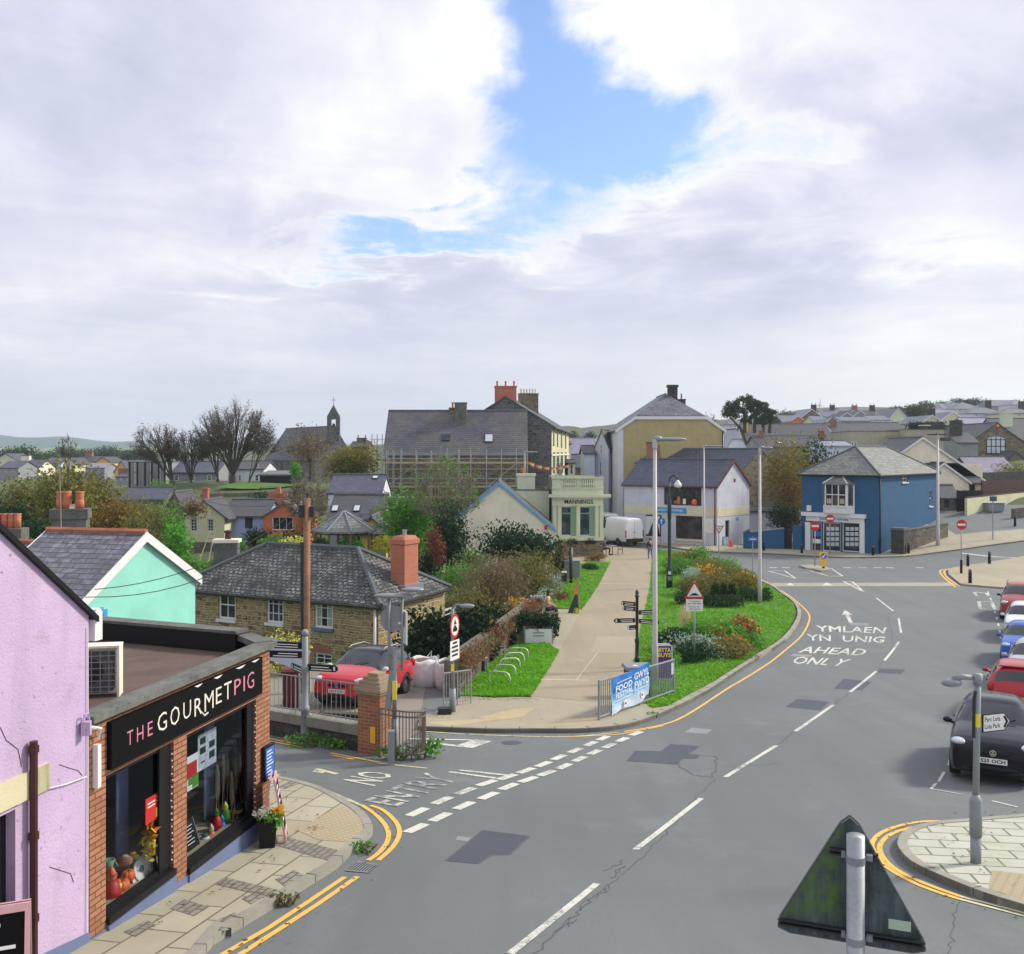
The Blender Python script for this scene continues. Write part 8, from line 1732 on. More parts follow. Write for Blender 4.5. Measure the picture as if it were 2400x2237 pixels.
 for wx in(fx,rx):
  for sgn in(1,-1):
   x,y=L/2-wx*L,sgn*(W/2-.115);q=MB();pr=[(.62,-.1),(.93,-.105),(1,-.07),(1,.07),(.93,.105),(.62,.1)];b=len(q.v);k=24
   for r,yy in pr:
    for j in range(k):an=2*math.pi*j/k;q.v.append((x+r*wr*math.cos(an),y+sgn*yy,wr+r*wr*math.sin(an)))
   for i in range(len(pr)):
    for j in range(k):q.f.append((i*k+j,i*k+(j+1)%k,((i+1)%len(pr))*k+(j+1)%k,((i+1)%len(pr))*k+j));q.mi.append(0)
   wo=q.build('wheel','tyre',t,world=0,smooth=1,uv=0);q=MB();q.tube([V((x,y-sgn*.05,wr)),V((x,y+sgn*.055,wr))],wr*.62,20)
   q2=MB();q2.prism([(wr*.14*math.cos(j*.6),wr*.14*math.sin(j*.6))for j in range(10)],V((x,y+sgn*.06,wr)),(1,0,0),(0,0,1),(0,sgn*.03,0))
   for j in range(5):
    an=j*1.2566;d1=V((math.cos(an),0,math.sin(an)));d2=V((-math.sin(an),0,math.cos(an)))*wr*.085;o=V((x,y+sgn*.056,wr));q2.poly([o-d2,o+d1*wr*.62-d2*1.3,o+d1*wr*.62+d2*1.3,o+d2])
   q2.build('rim',rim,wo,world=0,uv=0);q.build('hub','blackplastic',wo,world=0,uv=0)
 nx=L/2
 for sgn in(1,-1):
  if prof is HATCH:
   q=MB();zc=.545*H;q.sph(V((nx-.19,sgn*W*.375,zc)),(.21,W*.095,H*.05),14,8);ho=q.build('headlight',lights,t,world=0,smooth=1,uv=0)
   for dx_ in(0,.09):q=MB();q.sph(V((nx-.03-dx_*1.1,sgn*(W*.33+dx_*.9),zc+.005)),(.03,.055,.05),10,6);q.build('lamp','chrome',ho,world=0,smooth=1,uv=0)
   q=MB();q.sph(V((-nx+.10,sgn*W*.43,.60*H)),(.10,.09,H*.095),10,8);q.build('tail_light','redlens',t,world=0,smooth=1,uv=0)
  else:
   q=MB();q.box((-nx-.005,sgn*W*.465,.32*H),(.05,.1,.26*H));q.build('tail_light','redlens',t,world=0,uv=0);q=MB();q.sph(V((nx-.12,sgn*W*.38,.40*H)),(.16,.15,.14),10,6);q.build('headlight',lights,t,world=0,smooth=1,uv=0)
  q=MB();mx=nx-(P['ws'][0]+.055)*L;mz=lerp(P['belt'],P['ws'][0]+.05)*H+.07;q.sph(V((mx,sgn*(W/2+.07),mz)),(.05,.095,.062),12,8);q.tube([V((mx,sgn*(W/2-.07),mz-.05)),V((mx,sgn*(W/2+.05),mz-.03))],.025,6);q.build('mirror',mirror or paint,t,world=0,smooth=1,uv=0)
  if prof is HATCH:
   q=MB()
   for hx in(.43,.66):q.box((nx-hx*L,sgn*(W/2*.992),.60*H),(.17,.03,.025))
   q.build('door_handle','blackplastic',t,world=0,uv=0)
 q=MB();q.sph(V((nx-.06,0,.445*H)),(.10,W*.25,H*.042),16,6);q.build('grille','black',t,world=0,smooth=1,uv=0)
 q=MB();q.sph(V((nx-.06,0,.235*H)),(.11,W*.34,H*.055),16,6);q.build('lower_grille','black',t,world=0,smooth=1,uv=0)
 for sgn in((1,)if prof is HATCH else(-1,1)):
  zp=.345*H if sgn>0 else(.62*H if False else.30*H);xp=sgn*(nx+.03)if prof is HATCH else sgn*(nx+.045)
  q=MB();q.box((xp,0,zp-.055),(.014,.52,.111));pl=q.build('number_plate',ptype if sgn>0 else 'plate_y',t,world=0,uv=0)
  if plate and sgn>0:q=MB();q.text(plate,V((xp+.009,-.225,zp-.035)),V((0,.45,0)),V((0,0,.072)),0,bold=.03);q.build('lettering','black',pl,world=0,uv=0)
 if rear:
  q=MB();q.box((-nx-.02,0,.38*H),(.014,.52,.111));q.build('number_plate','plate_y',t,world=0,uv=0)
  q=MB();q.box((-nx+.50,0,.955*H),(.28,W*.62,.03));q.build('spoiler',paint,t,world=0,uv=0)
 if emblem:
  q=MB();zc=.452*H;o=V((nx+.035,0,zc));q.prism([(.062*math.cos(j*.314),.062*math.sin(j*.314))for j in range(20)],o,(0,1,0),(0,0,1),(.012,0,0));e=q.build('emblem','chrome',t,world=0,uv=0)
  if emblem=='VW':
   q=MB();q.prism([(.052*math.cos(j*.314),.052*math.sin(j*.314))for j in range(20)],o+V((.0125,0,0)),(0,1,0),(0,0,1),(.001,0,0));q.build('emblem_field','blackplastic',e,world=0,uv=0);q=MB()
   q.text('V',o+V((.015,-.022,.004)),V((0,.044,0)),V((0,0,.042)),0,bold=.02);q.text('W',o+V((.015,-.04,-.045)),V((0,.08,0)),V((0,0,.045)),0,bold=.02);q.build('letters','chrome',e,world=0,uv=0)
  else:q=MB();q.box(o+V((.0125,0,-.03)),(.004,.07,.05));q.build('emblem_field','blackplastic',e,world=0,uv=0)
 if rails:
  for sgn in(1,-1):
   q=MB();y=sgn*W*.335;q.tube([V((nx-.47*L,y,.985*H)),V((nx-.52*L,y,1.03*H)),V((nx-.75*L,y,1.03*H)),V((nx-.86*L,y,.96*H))],.022,6);q.build('roof_rail',rails,t,world=0,smooth=1,uv=0)
 for sgn in(1,-1):  # wipers
  q=MB();q.tube([V((nx-P['ws'][0]*L-.02,sgn*.08+.1,lerp(P['top'],P['ws'][0])*H+.045)),V((nx-P['ws'][0]*L-.16,sgn*.08+.65*.9-.25,lerp(P['top'],P['ws'][0]+.03)*H+.04))],.012,4);q.build('wiper','blackplastic',t,world=0,uv=0)
 return t
def leftfront(px,py,fwd,W):
 g=G(px,py).xy;r=V((-fwd.y,fwd.x));r=r if r.x>0 else-r
 return g+r*W/2
def at(px,Y):return X(px,Y)
F=V((-.475,-.88)).normalized()
car('parked_car','black hatchback with white front plate parked nearest the camera, behind the park sign','car',at(2327,19.75),V((-.45,-.89)),'p_black',4.1,1.68,1.48,wr=.315,plate='S25 OCH',emblem='VW',group='cars parked along the right kerb')
t_=car('parked_car','red hatchback seen from behind, parked between the black and silver cars','car',at(2390,30.1),V((.46,.89)),'p_red',3.9,1.7,1.5,group='cars parked along the right kerb',rear=True)
car('parked_car','silver hatchback half cut by the frame behind the red hatchback','car',at(2428,31.4),F,'p_silver',4.1,1.75,1.48,group='cars parked along the right kerb')
car('parked_car','bright blue hatchback with swept headlights parked on the right','car',at(2405,36.6),F,'p_blue',4.2,1.8,1.48,group='cars parked along the right kerb',plate=None)
car('parked_car','white hatchback parked between the blue car and the dark red car','car',at(2404,42.6),F,'p_white',4.1,1.76,1.5,group='cars parked along the right kerb')
car('parked_car','dark red estate with roof bars parked furthest up the row','car',at(2390,48.6),F,'p_maroon',4.4,1.84,1.66,group='cars parked along the right kerb',rails='blackmetal',mirror='blackplastic')
hd=V((-.29,-.957))
car('parked_car','red crossover with black roof and roof rails parked before the stone cottage','car',G(788,1664).xy,hd,'p_honda',4.0,1.74,1.56,wr=.335,plate='HY21 KGU',rails='galv',roof='p_black',emblem='H',mirror='signwhite',trim=2,rim='alloy')
t_=car('parked_van','white panel van seen from behind beside the pale corner shop','van',at(1488,90.3)+V((-.45,.9))*5.6,V((-.45,.9)),'p_van',5.6,2.05,2.6,VAN,wr=.35,lights='lens')
a=MB();a.box((-2.815,0,.45),(.03,1.9,.28));a.build('bumper','blackplastic',t_,world=0);a=MB();a.box((-2.812,0,.62),(.012,.02,1.75));a.box((-2.812,.0,1.28),(.012,.3,.05));a.build('door_seam','lead',t_,world=0)
t_=car('parked_van','white vehicle far down the side street between the shops','van',at(1441,104),V((.1,-.99)),'p_white',4.6,1.9,2.1,VAN,wr=.33)

# ------------------------------------------------------------------ people
def skinmesh(chains,root_r,sub=1):
 """continuous surface grown round joined chains of (point, radius)"""
 vs,es,rs=[],[],[];key={}
 def vid(p,r):
  k=tuple(round(x,3)for x in p)
  if k not in key:key[k]=len(vs);vs.append(tuple(p));rs.append(r)
  return key[k]
 for ch in chains:
  ids=[vid(p,r)for p,r in ch]
  for i,j in zip(ids,ids[1:]):
   if i!=j:es.append((i,j))
 me=bpy.data.meshes.new('s');me.from_pydata(vs,es,[]);ob=bpy.data.objects.new('s',me);C.objects.link(ob);md=ob.modifiers.new('k','SKIN')
 for i,r in enumerate(rs):
  x=me.skin_vertices[0].data[i];x.radius=r if isinstance(r,tuple)else(r,r);x.use_root=i==0
 sm=ob.modifiers.new('u','SUBSURF');sm.levels=sub;sm.render_levels=sub;bpy.context.view_layer.update();ev=bpy.data.meshes.new_from_object(ob.evaluated_get(bpy.context.evaluated_depsgraph_get()))
 q=MB();q.v=[tuple(v.co)for v in ev.vertices];q.f=[tuple(p.vertices)for p in ev.polygons];q.mi=[0]*len(q.f);bpy.data.objects.remove(ob);bpy.data.meshes.remove(me);bpy.data.meshes.remove(ev);return q
def person(label,loc,rz,pose,top,legs,hair,longhair=False):
 """x forward, y left; joints of the pose in metres above the ground"""
 t=thing('person',label,'person',loc,rz);J={k:V(v)for k,v in pose.items()};ch=[[(J['pelvis'],(.13,.10)),(J['waist'],(.125,.09)),(J['chest'],(.15,.10)),(J['neck'],.05),(J['chin'],.055),(J['head'],(.075,.09)),(J['crown'],.06)]];tw=[];lg=[[(J['pelvis'],(.14,.115))]]
 cl=[[(J['pelvis'],(.155,.13)),(J['waist'],(.145,.11)),(J['chest'],(.17,.12)),(J['neck']-V((0,0,.03)),.07)]]
 for s in('l','r'):
  sh,el,ha=J['sh'+s],J['el'+s],J['ha'+s];hd_=(ha-el).normalized();palm=ha+hd_*.06
  ch.append([(J['chest'],(.15,.10)),(sh,.05),(el,.036),(ha,.026),(palm,(.038,.018))]);side=hd_.orthogonal().normalized()
  for k in range(4):o=palm+side*(k-1.5)*.018;ch.append([(palm,(.038,.018)),(o+hd_*.03,.0095),(o+hd_*(.058+.008*(1 if k in(1,2)else 0))+V((0,0,-.008)),.0085),(o+hd_*(.082+.01*(1 if k in(1,2)else 0))+V((0,0,-.024)),.007)])
  ch.append([(palm,(.038,.018)),(ha+hd_*.035+side*.042,.0105),(ha+hd_*.07+side*.055,.008)]);cl.append([(J['chest'],(.17,.12)),(sh,.07),(el,.055),(ha-hd_*.03,.045)])
  hp,kn,an,to=J['hp'+s],J['kn'+s],J['an'+s],J['to'+s];ch.append([(J['pelvis'],(.13,.10)),(hp,.085),(kn,.055),(an,.038),(to,.03)]);lg.append([(J['pelvis'],(.14,.115)),(hp,.10),(kn,.07),(an+(kn-an)*.12,.055)])
 skinmesh(ch,.1,1).build('body','skin',t,world=0,smooth=1,uv=0);skinmesh(cl,.1,1).build('coat',top,t,world=0,smooth=1,uv=0);skinmesh(lg[1:],.1,1).build('trousers',legs,t,world=0,smooth=1,uv=0)
 a=MB()
 for s in('l','r'):o=J['an'+s];d_=J['to'+s]-o;a.tube([o+V((0,0,.03)),o+V((0,0,-.045)),o+d_*.6+V((0,0,-.03)),J['to'+s]+d_.normalized()*.05],[.055,.055,.05,.035],8)
 a.build('shoes','black',t,world=0,smooth=1,uv=0);h=J['head'];fw=(J['nose']-h).normalized();a=MB();a.sph(h-fw*.03+V((0,0,.04)),(.112,.105,.105),12,8)
 if longhair:a.sph(h-fw*.065+V((0,0,-.07)),(.085,.11,.15),12,8)
 a.build('hair',hair,t,world=0,smooth=1,uv=0);a=MB()
 sd=V((-fw.y,fw.x,0)).normalized()
 for k in(-1,1):a.sph(h+fw*.092+sd*k*.033+V((0,0,.015)),.011,6,4)
 a.build('eyes','black',t,world=0,uv=0);a=MB();a.sph(h+fw*.105-V((0,0,.02)),(.022,.014,.024),8,6);a.build('nose','skin',t,world=0,smooth=1,uv=0);a=MB();a.sph(h+fw*.094-V((0,0,.06)),(.012,.026,.008),8,4);a.build('mouth','pink',t,world=0,uv=0)
 return t
SIT=dict(pelvis=(0,0,.55),waist=(.0,0,.75),chest=(.03,0,1.0),neck=(.06,0,1.18),chin=(.10,0,1.25),head=(.10,0,1.34),crown=(.09,0,1.42),nose=(.3,0,1.32),shl=(.03,.19,1.1),shr=(.03,-.19,1.1),ell=(.05,.24,.83),elr=(.05,-.24,.83),hal=(.3,.12,.73),har=(.3,-.12,.73),hpl=(.04,.1,.52),hpr=(.04,-.1,.52),knl=(.46,.11,.53),knr=(.46,-.11,.53),anl=(.45,.11,.09),anr=(.42,-.11,.09),tol=(.6,.12,.05),tor=(.57,-.12,.05))
WALK=dict(pelvis=(0,0,.95),waist=(0,0,1.12),chest=(.02,0,1.35),neck=(.03,0,1.5),chin=(.06,0,1.55),head=(.05,0,1.64),crown=(.04,0,1.72),nose=(.2,0,1.63),shl=(.02,.19,1.42),shr=(.02,-.19,1.42),ell=(-.08,.25,1.15),elr=(.06,-.25,1.15),hal=(.02,.26,.92),har=(.2,-.24,.95),hpl=(0,.1,.9),hpr=(0,-.1,.9),knl=(.14,.1,.5),knr=(-.02,-.1,.5),anl=(.12,.1,.1),anr=(-.24,-.1,.14),tol=(.28,.11,.06),tor=(-.1,-.11,.05))
g=G(1283,1455);person('seated woman with dark hair in a tan coat on the bench by the planter',(g.x,g.y,g.z+.07),math.radians(-12),SIT,'coat','darkcloth','hair',True)
g=G(1524,1313);person('person in dark top and blue jeans walking past the pale lamp post',(g.x,g.y,g.z),math.radians(100),WALK,'darkcloth','denim','hair')
g=G(1416,1303);person('person in a grey jacket sitting at the cafe table outside the sage shop',(g.x,g.y,g.z+.09),math.radians(-10),SIT,'greycloth','darkcloth','hair')
def chair_at(label,loc,rz):
 t=thing('cafe_chair',label,'chair',loc,rz,'cafe chairs outside the sage shop');a=MB();a.box((0,0,.44),(.42,.42,.04));a.build('seat','blackmetal',t,world=0);a=MB();a.box((-.2,0,.48),(.04,.42,.42));a.build('backrest','blackmetal',t,world=0)
 for x in(-.18,.18):
  for y in(-.18,.18):a=MB();a.tube([V((x,y,0)),V((x,y,.44))],.018,5);a.build('leg','blackmetal',t,world=0)
z9=g.z+.09;chair_at('black cafe chair under the seated person in grey',(g.x-.02,g.y,z9),math.radians(-10));chair_at('empty black cafe chair at the left of the cafe table',(g.x-.55,g.y+.5,z9),.6);chair_at('empty black cafe chair at the right of the cafe table',(g.x+1.35,g.y+.1,z9),math.radians(170))
t=thing('cafe_table','small grey cafe table before the seated person in grey','table',(g.x+.7,g.y,z9));a=MB();a.lathe((0,0,.72),[(.36,0),(.36,.03)],16);a.build('tabletop','lead',t,world=0);a=MB();a.lathe((0,0,0),[(.22,0),(.03,.03),(.03,.72)],10);a.build('pedestal','blackmetal',t,world=0)
for px,py,lb in((1345,1303,'pale blue pavement sign left of the cafe entrance'),(1387,1301,'pale blue pavement sign with dark picture right of the cafe entrance')):
 q=G(px,py);t=thing('pavement_sign',lb,'sign',q+V((0,0,.08)));a=MB();k=V((0,.18,.95));a.pbox(q+V((-.4,0,.1)),(.8,0,0),(0,.03,0),k);f=a.build('frame','whitep',t);a=MB();a.pbox(q+V((-.34,-.012,.17)),(.68,0,0),(0,.01,0),k*.86);b=a.build('panel','lens',f)
 if px>1380:a=MB();a.pbox(q+V((-.3,-.018+.09,.17+.45)),(.6,0,0),(0,.008,0),k*.3);a.build('picture','teal',b if False else f)
 a=MB();a.pbox(q+V((-.38,.42,.1)),(.76,0,0),(0,.03,0),V((0,-.18,.93)));a.build('rear_panel','whitep',t)
for px,lb in((1341,'dark leafy window box above the left pavement sign'),(1383,'dark leafy window box above the right pavement sign')):
 q=U(px,1275,80.6);t=thing('window_box',lb,'planter',q);a=MB();a.box(q,(.9,.3,.2));a.build('box','black',t);MB().leaves([(q+V((0,0,.28)),(.5,.22,.2))],120,.1).build('foliage','leaf_dk',t,uv=0)
# gull-like birds are too small to tell; the finials on the orange stack stay with the building
# ------------------------------------------------------------------ far buildings: church, left valley town, right hillside
h=House('church','grey stone church with steep slate roof and open bellcote','church',[X(622,178),X(738,160),X(830,164.5),X(718,183)],E(-7),E(-1.1),'greystone');h.roof('gable0',5.4,'slate_k',over=.2,verge=.05)
for x in(632,646,660):h.win(0,(x-3,1084,x+3,1104),1,1,'black','glass',hole=False)
h.walls();a=MB();c=X(782,161.2);mb=a
bz=E(1.8)
for s in(-.72,.72):a.box((c.x+s,c.y,bz),(.62,.8,4.0))
a.box((c.x,c.y,bz),(.85,.78,1.8));a.prism([(-1.05,4.0),(1.05,4.0),(0,5.9)],V((c.x,c.y+.42,bz)),(1,0,0),up,(0,-.84,0));a.box((c.x,c.y,bz+3.55),(.85,.78,.45));bc=a.build('bellcote','greystone',h.root)
a=MB();a.lathe((c.x,c.y,bz+2.3),[(.34,0),(.28,.15),(.2,.5),(.05,.62)],10);a.build('bell','blackmetal',bc);a=MB();a.box((c.x,c.y,bz+5.8),(.07,.07,1.5));a.box((c.x,c.y,bz+6.7),(.7,.07,.07));a.build('cross','cement',bc)
a=MB();s1,n1=h.vec(1);q=h.pt(1,h.side(1)[2]*.42,E(1.9),0);disc(a,q,.75,s1,n1,.05);w_=a.build('round_window','cement',h.root);a=MB();disc(a,q+n1*.051,.5,s1,n1,.02);a.build('pane','glass',w_)
a=MB();a.box((X(694,170).x,171.5,E(4.0)),(.12,.12,1.1));a.box((X(694,170).x,171.5,E(4.6)),(.5,.12,.12));a.build('finial','cement',h.root)
simple('church_cottages','low chimneyed roofs just right of the church',822,862,165,1046,1036,'greystone','slate_k',6,'gable0',-7).chimney(X(848,167),1.6,.8,E(.5),E(2.3),0,'greystone','cement',2)
simple('black_shed','black timber shed with low grey roof on the churchyard bank',609,682,112,1112,1104,'black','slate_g',5,'mono0',-6.5,over=.2)
simple('white_long_house','long white house with dark windows behind the bare trees',511,618,130,1098,1081,'whitewall','slate_k',7,'gable0',-7,wins=((0,(559,1113,565,1128),2,2,False),(0,(598,1113,606,1128),2,2,False),(0,(598,1085,605,1097),2,2,False),(0,(520,1110,527,1124),2,2,False)))
simple('grey_long_house','long grey rendered house with two rows of white windows behind the bare trees',389,507,124,1106,1082,'greywall','slate_b',7,'gable0',-7.5,wins=tuple((0,(x,y0,x+10,y1),1,2,False)for x in(409,446,486)for y0,y1 in((1114,1127),(1143,1152))))
h=simple('glazed_building','modern grey building with tall columns and flat dark roof left of the bare trees',300,388,122,1084,1084,'greywall','slate_k',8,'flat',-7,wins=tuple((0,(x,y0,x+4,y1),1,1,False)for x in(315,352,372)for y0,y1 in((1086,1104),(1112,1134))))
for k,x in enumerate((304,322,340,356,372,386)):a=MB();q=X(x,121);a.box((q.x,q.y,E(-6)),(.18,.18,4.8));a.build('column','black',h.root)
simple('blue_slate_barn','stone barn with smooth blue slate roof beyond the autumn shrubs',285,384,94,1170,1142,'wallstone','slate_b',5,'gable0',-8.5,over=.1);simple('stone_gable_barn','small rough stone gable end half hidden among shrubs',387,429,88,1190,1154,'wallstone','slate_k',5,'gable1',-9,over=.05)
t=wallseg('churchyard_wall','long low stone wall along the churchyard bank',X(470,96),X(770,100),U(470,1158,96).z,U(770,1150,100).z,.5,'wallstone','wall',None,E(-10));t=wallseg('orange_brick_wall','bright orange brick garden wall with pier left of the telegraph pole',X(629,92),X(673,92),U(629,1156,92).z,U(673,1156,92).z,.4,'orangebrick','wall',None,E(-8));a=MB();q=U(652,1160,92);a.box((q.x,92.1,q.z),(.55,.5,.75),0,0,.6);a.build('pier','orangebrick',t)
a=MB()
for i in range(5):
 for j in range(7):x,y=-31+1.4*i,103+2*j;a.poly([V((p,q,terr(p,q)+.35))for p,q in((x,y),(x+1.4,y),(x+1.4,y+2),(x,y+2))])
tag(a.build('lawn','lawn'),None,None,None,'structure')
for i,(x0,x1,Y,ye,yr,wl,rf,kd,ds_,lb)in enumerate((
 (-14,40,230,1078,1063,'yellowwall','slate_b','gable1',8,'pale gabled house at the far left edge of the valley'),(0,43,200,1096,1081,'greywall','slate_b','gable0',8,'dark roofed house low at the far left edge of the valley'),(33,90,215,1097,1078,'creamwall','slate_b','gable0',8,'cream house with square chimney in the left valley'),
 (104,143,240,1086,1073,'bluewhite','slate_b','gable0',7,'pale blue house in the left valley'),(150,176,235,1087,1073,'yellowwall','slate_k','gable1',8,'small yellow gable behind the bare saplings'),(191,228,250,1082,1070,'creamwall','slate_k','gable0',7,'cream wall and dark roof left of the yellow gable'),
 (224,258,235,1083,1071,'amber','slate_k','gable1',8,'bright yellow gable in the left valley'),(200,245,205,1096,1086,'greywall','slate_p','gable0',7,'mauve roofed house below the yellow gable'),(268,300,190,1104,1080,'amber','slate_b','gable1',12,'amber gable with long slate roof beside the grey building'),(272,312,165,1117,1110,'greywall','slate_b','gable0',6,'small grey house under the amber gable'))):
 h=simple('valley_house',lb,x0,x1,Y,ye,yr,wl,rf,ds_,kd,-12,over=.2,group='houses in the valley on the left',ridge=None,wins=((0,(x0*.7+x1*.3-2,ye+4,x0*.7+x1*.3+2,ye+10),1,1,False),(0,(x0*.3+x1*.7-2,ye+4,x0*.3+x1*.7+2,ye+10),1,1,False)))
 if i in(2,5,9):h.chimney(X((x0+x1)/2,Y+4),1.8,1,E(-(yr+8-HY)/FX*Y),E(-(yr-9-HY)/FX*Y),0,'creamwall' if i==2 else 'pierbrick','cement',2)
# long roofs and walls at the foot of the hill
h=simple('long_roof_terrace','long dark slate roofed terrace with pale green wall at the foot of the hill',1755,1956,165,1030,994,'mannings','slate_k',12,'gable0',-8);h.chimney(X(1749,168),.6,.6,E(1),E(6),0,'amber','creamwall',1,poth=.7)
h=simple('skylight_terrace','slate roofed terrace with two white rooflights and end chimneys',1781,1931,138,1046,1022,'greywall','slate_k',9,'gable0',-8);rooflight(h,(1822,1034,1832,1043));rooflight(h,(1856,1033,1866,1041));h.chimney(X(1785,142),.6,.6,E(.5),E(2.9),0,'pierbrick','cement',1);h.chimney(X(1924,142),.7,.6,E(.5),E(2.9),0,'pierbrick','cement',2)
h=simple('mossy_roof_terrace','old terrace with long mossy purple roof behind the tan wall',1956,2128,170,1012,991,'whitewall','slate_k',10,'gable0',-8);h.chimney(X(1953,173),.9,.9,E(2.5),E(5.6),0,'pierbrick','cement',0)
M['tanwall']=painted('tan stained wall',(.40,.37,.27),(.20,.18,.13),.5,.85,.25)
simple('tan_building','flat roofed tan stained building behind the blue shop roof',1993,2127,134,1012,1012,'tanwall','felt',8,'flat',-8,wins=((0,(1995,1036,2000,1046),1,1,False),(0,(2003,1036,2008,1046),1,1,False)))
h=simple('tan_corner_building','tan block with dark window strip behind the cream gable',2128,2212,131,1008,1008,'tanwall','felt',8,'flat',-8,wins=((0,(2137,1028,2163,1038),2,1,False,'black'),(0,(2203,1026,2228,1034),3,1,False,'black')));h.chimney(X(2167,135),1.1,1.0,E(2),E(3.6),0,'dkstone','creamwall',0)
simple('pale_shop_roof','pale lean-to roof and white wall left of the tan building',1930,1994,128,1044,1034,'bluewhite','slate_l',6,'gable0',-8)
h=House('curved_white_gable','off white gable with red lower slope right of the ochre building','house',rect(X(1702,123),X(1752,123),7),E(-8),E(.5),'whitewall');h.roof('half1',2.4,'slate_l',over=.15,hip=.5);h.walls()
simple('dark_rooflight_house','dark slate roofs with pale rooflights left of the stone hall',2243,2292,140,1036,1011,'greywall','slate_k',8,'gable0',-6,wins=()).chimney(X(2240,143),1.3,1.3,E(0),E(4.5),0,'dkstone','dkstone',0)
rooflight([o for o in[h]][0],(0,0,1,1))if False else None
h=simple('dark_slate_hall','broad dark slate roof at the right edge above the stone hall',2352,2460,172,1030,981,'greywall','slate_k',12,'gable0',-2);h.chimney(X(2358,176),1.8,1.2,E(3),E(6.9),0,'mannings','mannings',0);h=simple('pale_roof_hall','pale grey green roofs behind the stone hall',2280,2352,178,1004,980,'greywall','slate_l',12,'gable0',-2)
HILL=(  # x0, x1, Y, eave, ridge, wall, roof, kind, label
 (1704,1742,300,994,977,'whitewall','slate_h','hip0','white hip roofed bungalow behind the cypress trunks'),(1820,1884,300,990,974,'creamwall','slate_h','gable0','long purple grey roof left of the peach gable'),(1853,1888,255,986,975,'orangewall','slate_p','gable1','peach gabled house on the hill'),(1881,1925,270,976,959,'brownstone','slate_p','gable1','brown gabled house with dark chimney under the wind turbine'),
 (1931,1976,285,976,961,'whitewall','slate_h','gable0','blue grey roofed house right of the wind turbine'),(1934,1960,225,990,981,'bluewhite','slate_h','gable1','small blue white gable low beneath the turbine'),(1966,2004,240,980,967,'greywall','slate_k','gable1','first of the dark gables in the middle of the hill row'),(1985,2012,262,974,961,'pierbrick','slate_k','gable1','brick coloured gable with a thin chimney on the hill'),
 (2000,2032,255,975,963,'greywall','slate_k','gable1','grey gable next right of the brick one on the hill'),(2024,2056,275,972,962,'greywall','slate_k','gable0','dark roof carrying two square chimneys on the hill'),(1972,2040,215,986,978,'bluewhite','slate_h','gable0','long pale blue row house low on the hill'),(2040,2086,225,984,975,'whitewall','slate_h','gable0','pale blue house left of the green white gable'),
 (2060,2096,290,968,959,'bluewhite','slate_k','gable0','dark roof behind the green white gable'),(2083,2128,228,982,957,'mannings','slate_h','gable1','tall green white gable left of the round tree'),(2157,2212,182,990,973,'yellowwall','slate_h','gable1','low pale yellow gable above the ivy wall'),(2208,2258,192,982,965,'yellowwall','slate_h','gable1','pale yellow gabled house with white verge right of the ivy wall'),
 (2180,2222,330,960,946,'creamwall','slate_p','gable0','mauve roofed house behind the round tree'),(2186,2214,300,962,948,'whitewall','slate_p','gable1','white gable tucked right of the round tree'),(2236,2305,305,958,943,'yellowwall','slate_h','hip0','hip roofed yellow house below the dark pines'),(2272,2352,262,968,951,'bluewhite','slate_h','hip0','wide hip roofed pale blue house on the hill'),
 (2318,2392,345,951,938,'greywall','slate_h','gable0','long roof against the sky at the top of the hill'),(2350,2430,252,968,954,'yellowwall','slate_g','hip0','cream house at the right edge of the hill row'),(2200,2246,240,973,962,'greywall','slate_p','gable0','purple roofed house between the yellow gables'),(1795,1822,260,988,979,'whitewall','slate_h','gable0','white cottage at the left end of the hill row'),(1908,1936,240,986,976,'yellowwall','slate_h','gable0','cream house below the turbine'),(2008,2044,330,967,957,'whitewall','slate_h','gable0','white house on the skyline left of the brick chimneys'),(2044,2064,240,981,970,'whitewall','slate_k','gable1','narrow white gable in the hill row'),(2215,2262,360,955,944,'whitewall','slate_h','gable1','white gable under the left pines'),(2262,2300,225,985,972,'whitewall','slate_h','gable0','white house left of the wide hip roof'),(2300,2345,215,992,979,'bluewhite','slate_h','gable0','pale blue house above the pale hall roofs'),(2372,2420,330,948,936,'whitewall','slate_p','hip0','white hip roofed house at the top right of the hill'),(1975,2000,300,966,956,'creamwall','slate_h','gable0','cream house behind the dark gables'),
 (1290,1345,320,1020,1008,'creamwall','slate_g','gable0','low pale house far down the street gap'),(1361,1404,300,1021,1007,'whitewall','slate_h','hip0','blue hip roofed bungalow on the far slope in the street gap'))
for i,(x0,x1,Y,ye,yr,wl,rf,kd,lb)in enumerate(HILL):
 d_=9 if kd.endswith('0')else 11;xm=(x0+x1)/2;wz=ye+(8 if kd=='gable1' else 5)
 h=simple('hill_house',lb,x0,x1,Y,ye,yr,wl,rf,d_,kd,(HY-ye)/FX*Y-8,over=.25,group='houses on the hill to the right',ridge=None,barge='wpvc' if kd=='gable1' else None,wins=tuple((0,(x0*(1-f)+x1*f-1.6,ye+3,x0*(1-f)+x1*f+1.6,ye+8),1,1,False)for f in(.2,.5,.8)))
 if i in(3,7,9,14,19,21,4):h.chimney(X(xm+(4 if i%2 else-3),Y+d_*.5),1.3,1,h.zt-1.2,h.zt+1.3,0,'dkstone' if i!=7 else 'pierbrick','cement',2,poth=.5)
t=wallseg('ivy_wall','dark ivy grown wall below the yellow hill gables',X(2130,168),X(2212,166),U(2130,992,168).z,U(2212,989,166).z,.8,'dkstone','wall',None,E(-3));MB().leaves([(U(x,1000,167.2),(1.2,.5,1.0))for x in range(2134,2212,9)],1300,.35).build('ivy','leaf_dk',t,uv=0)
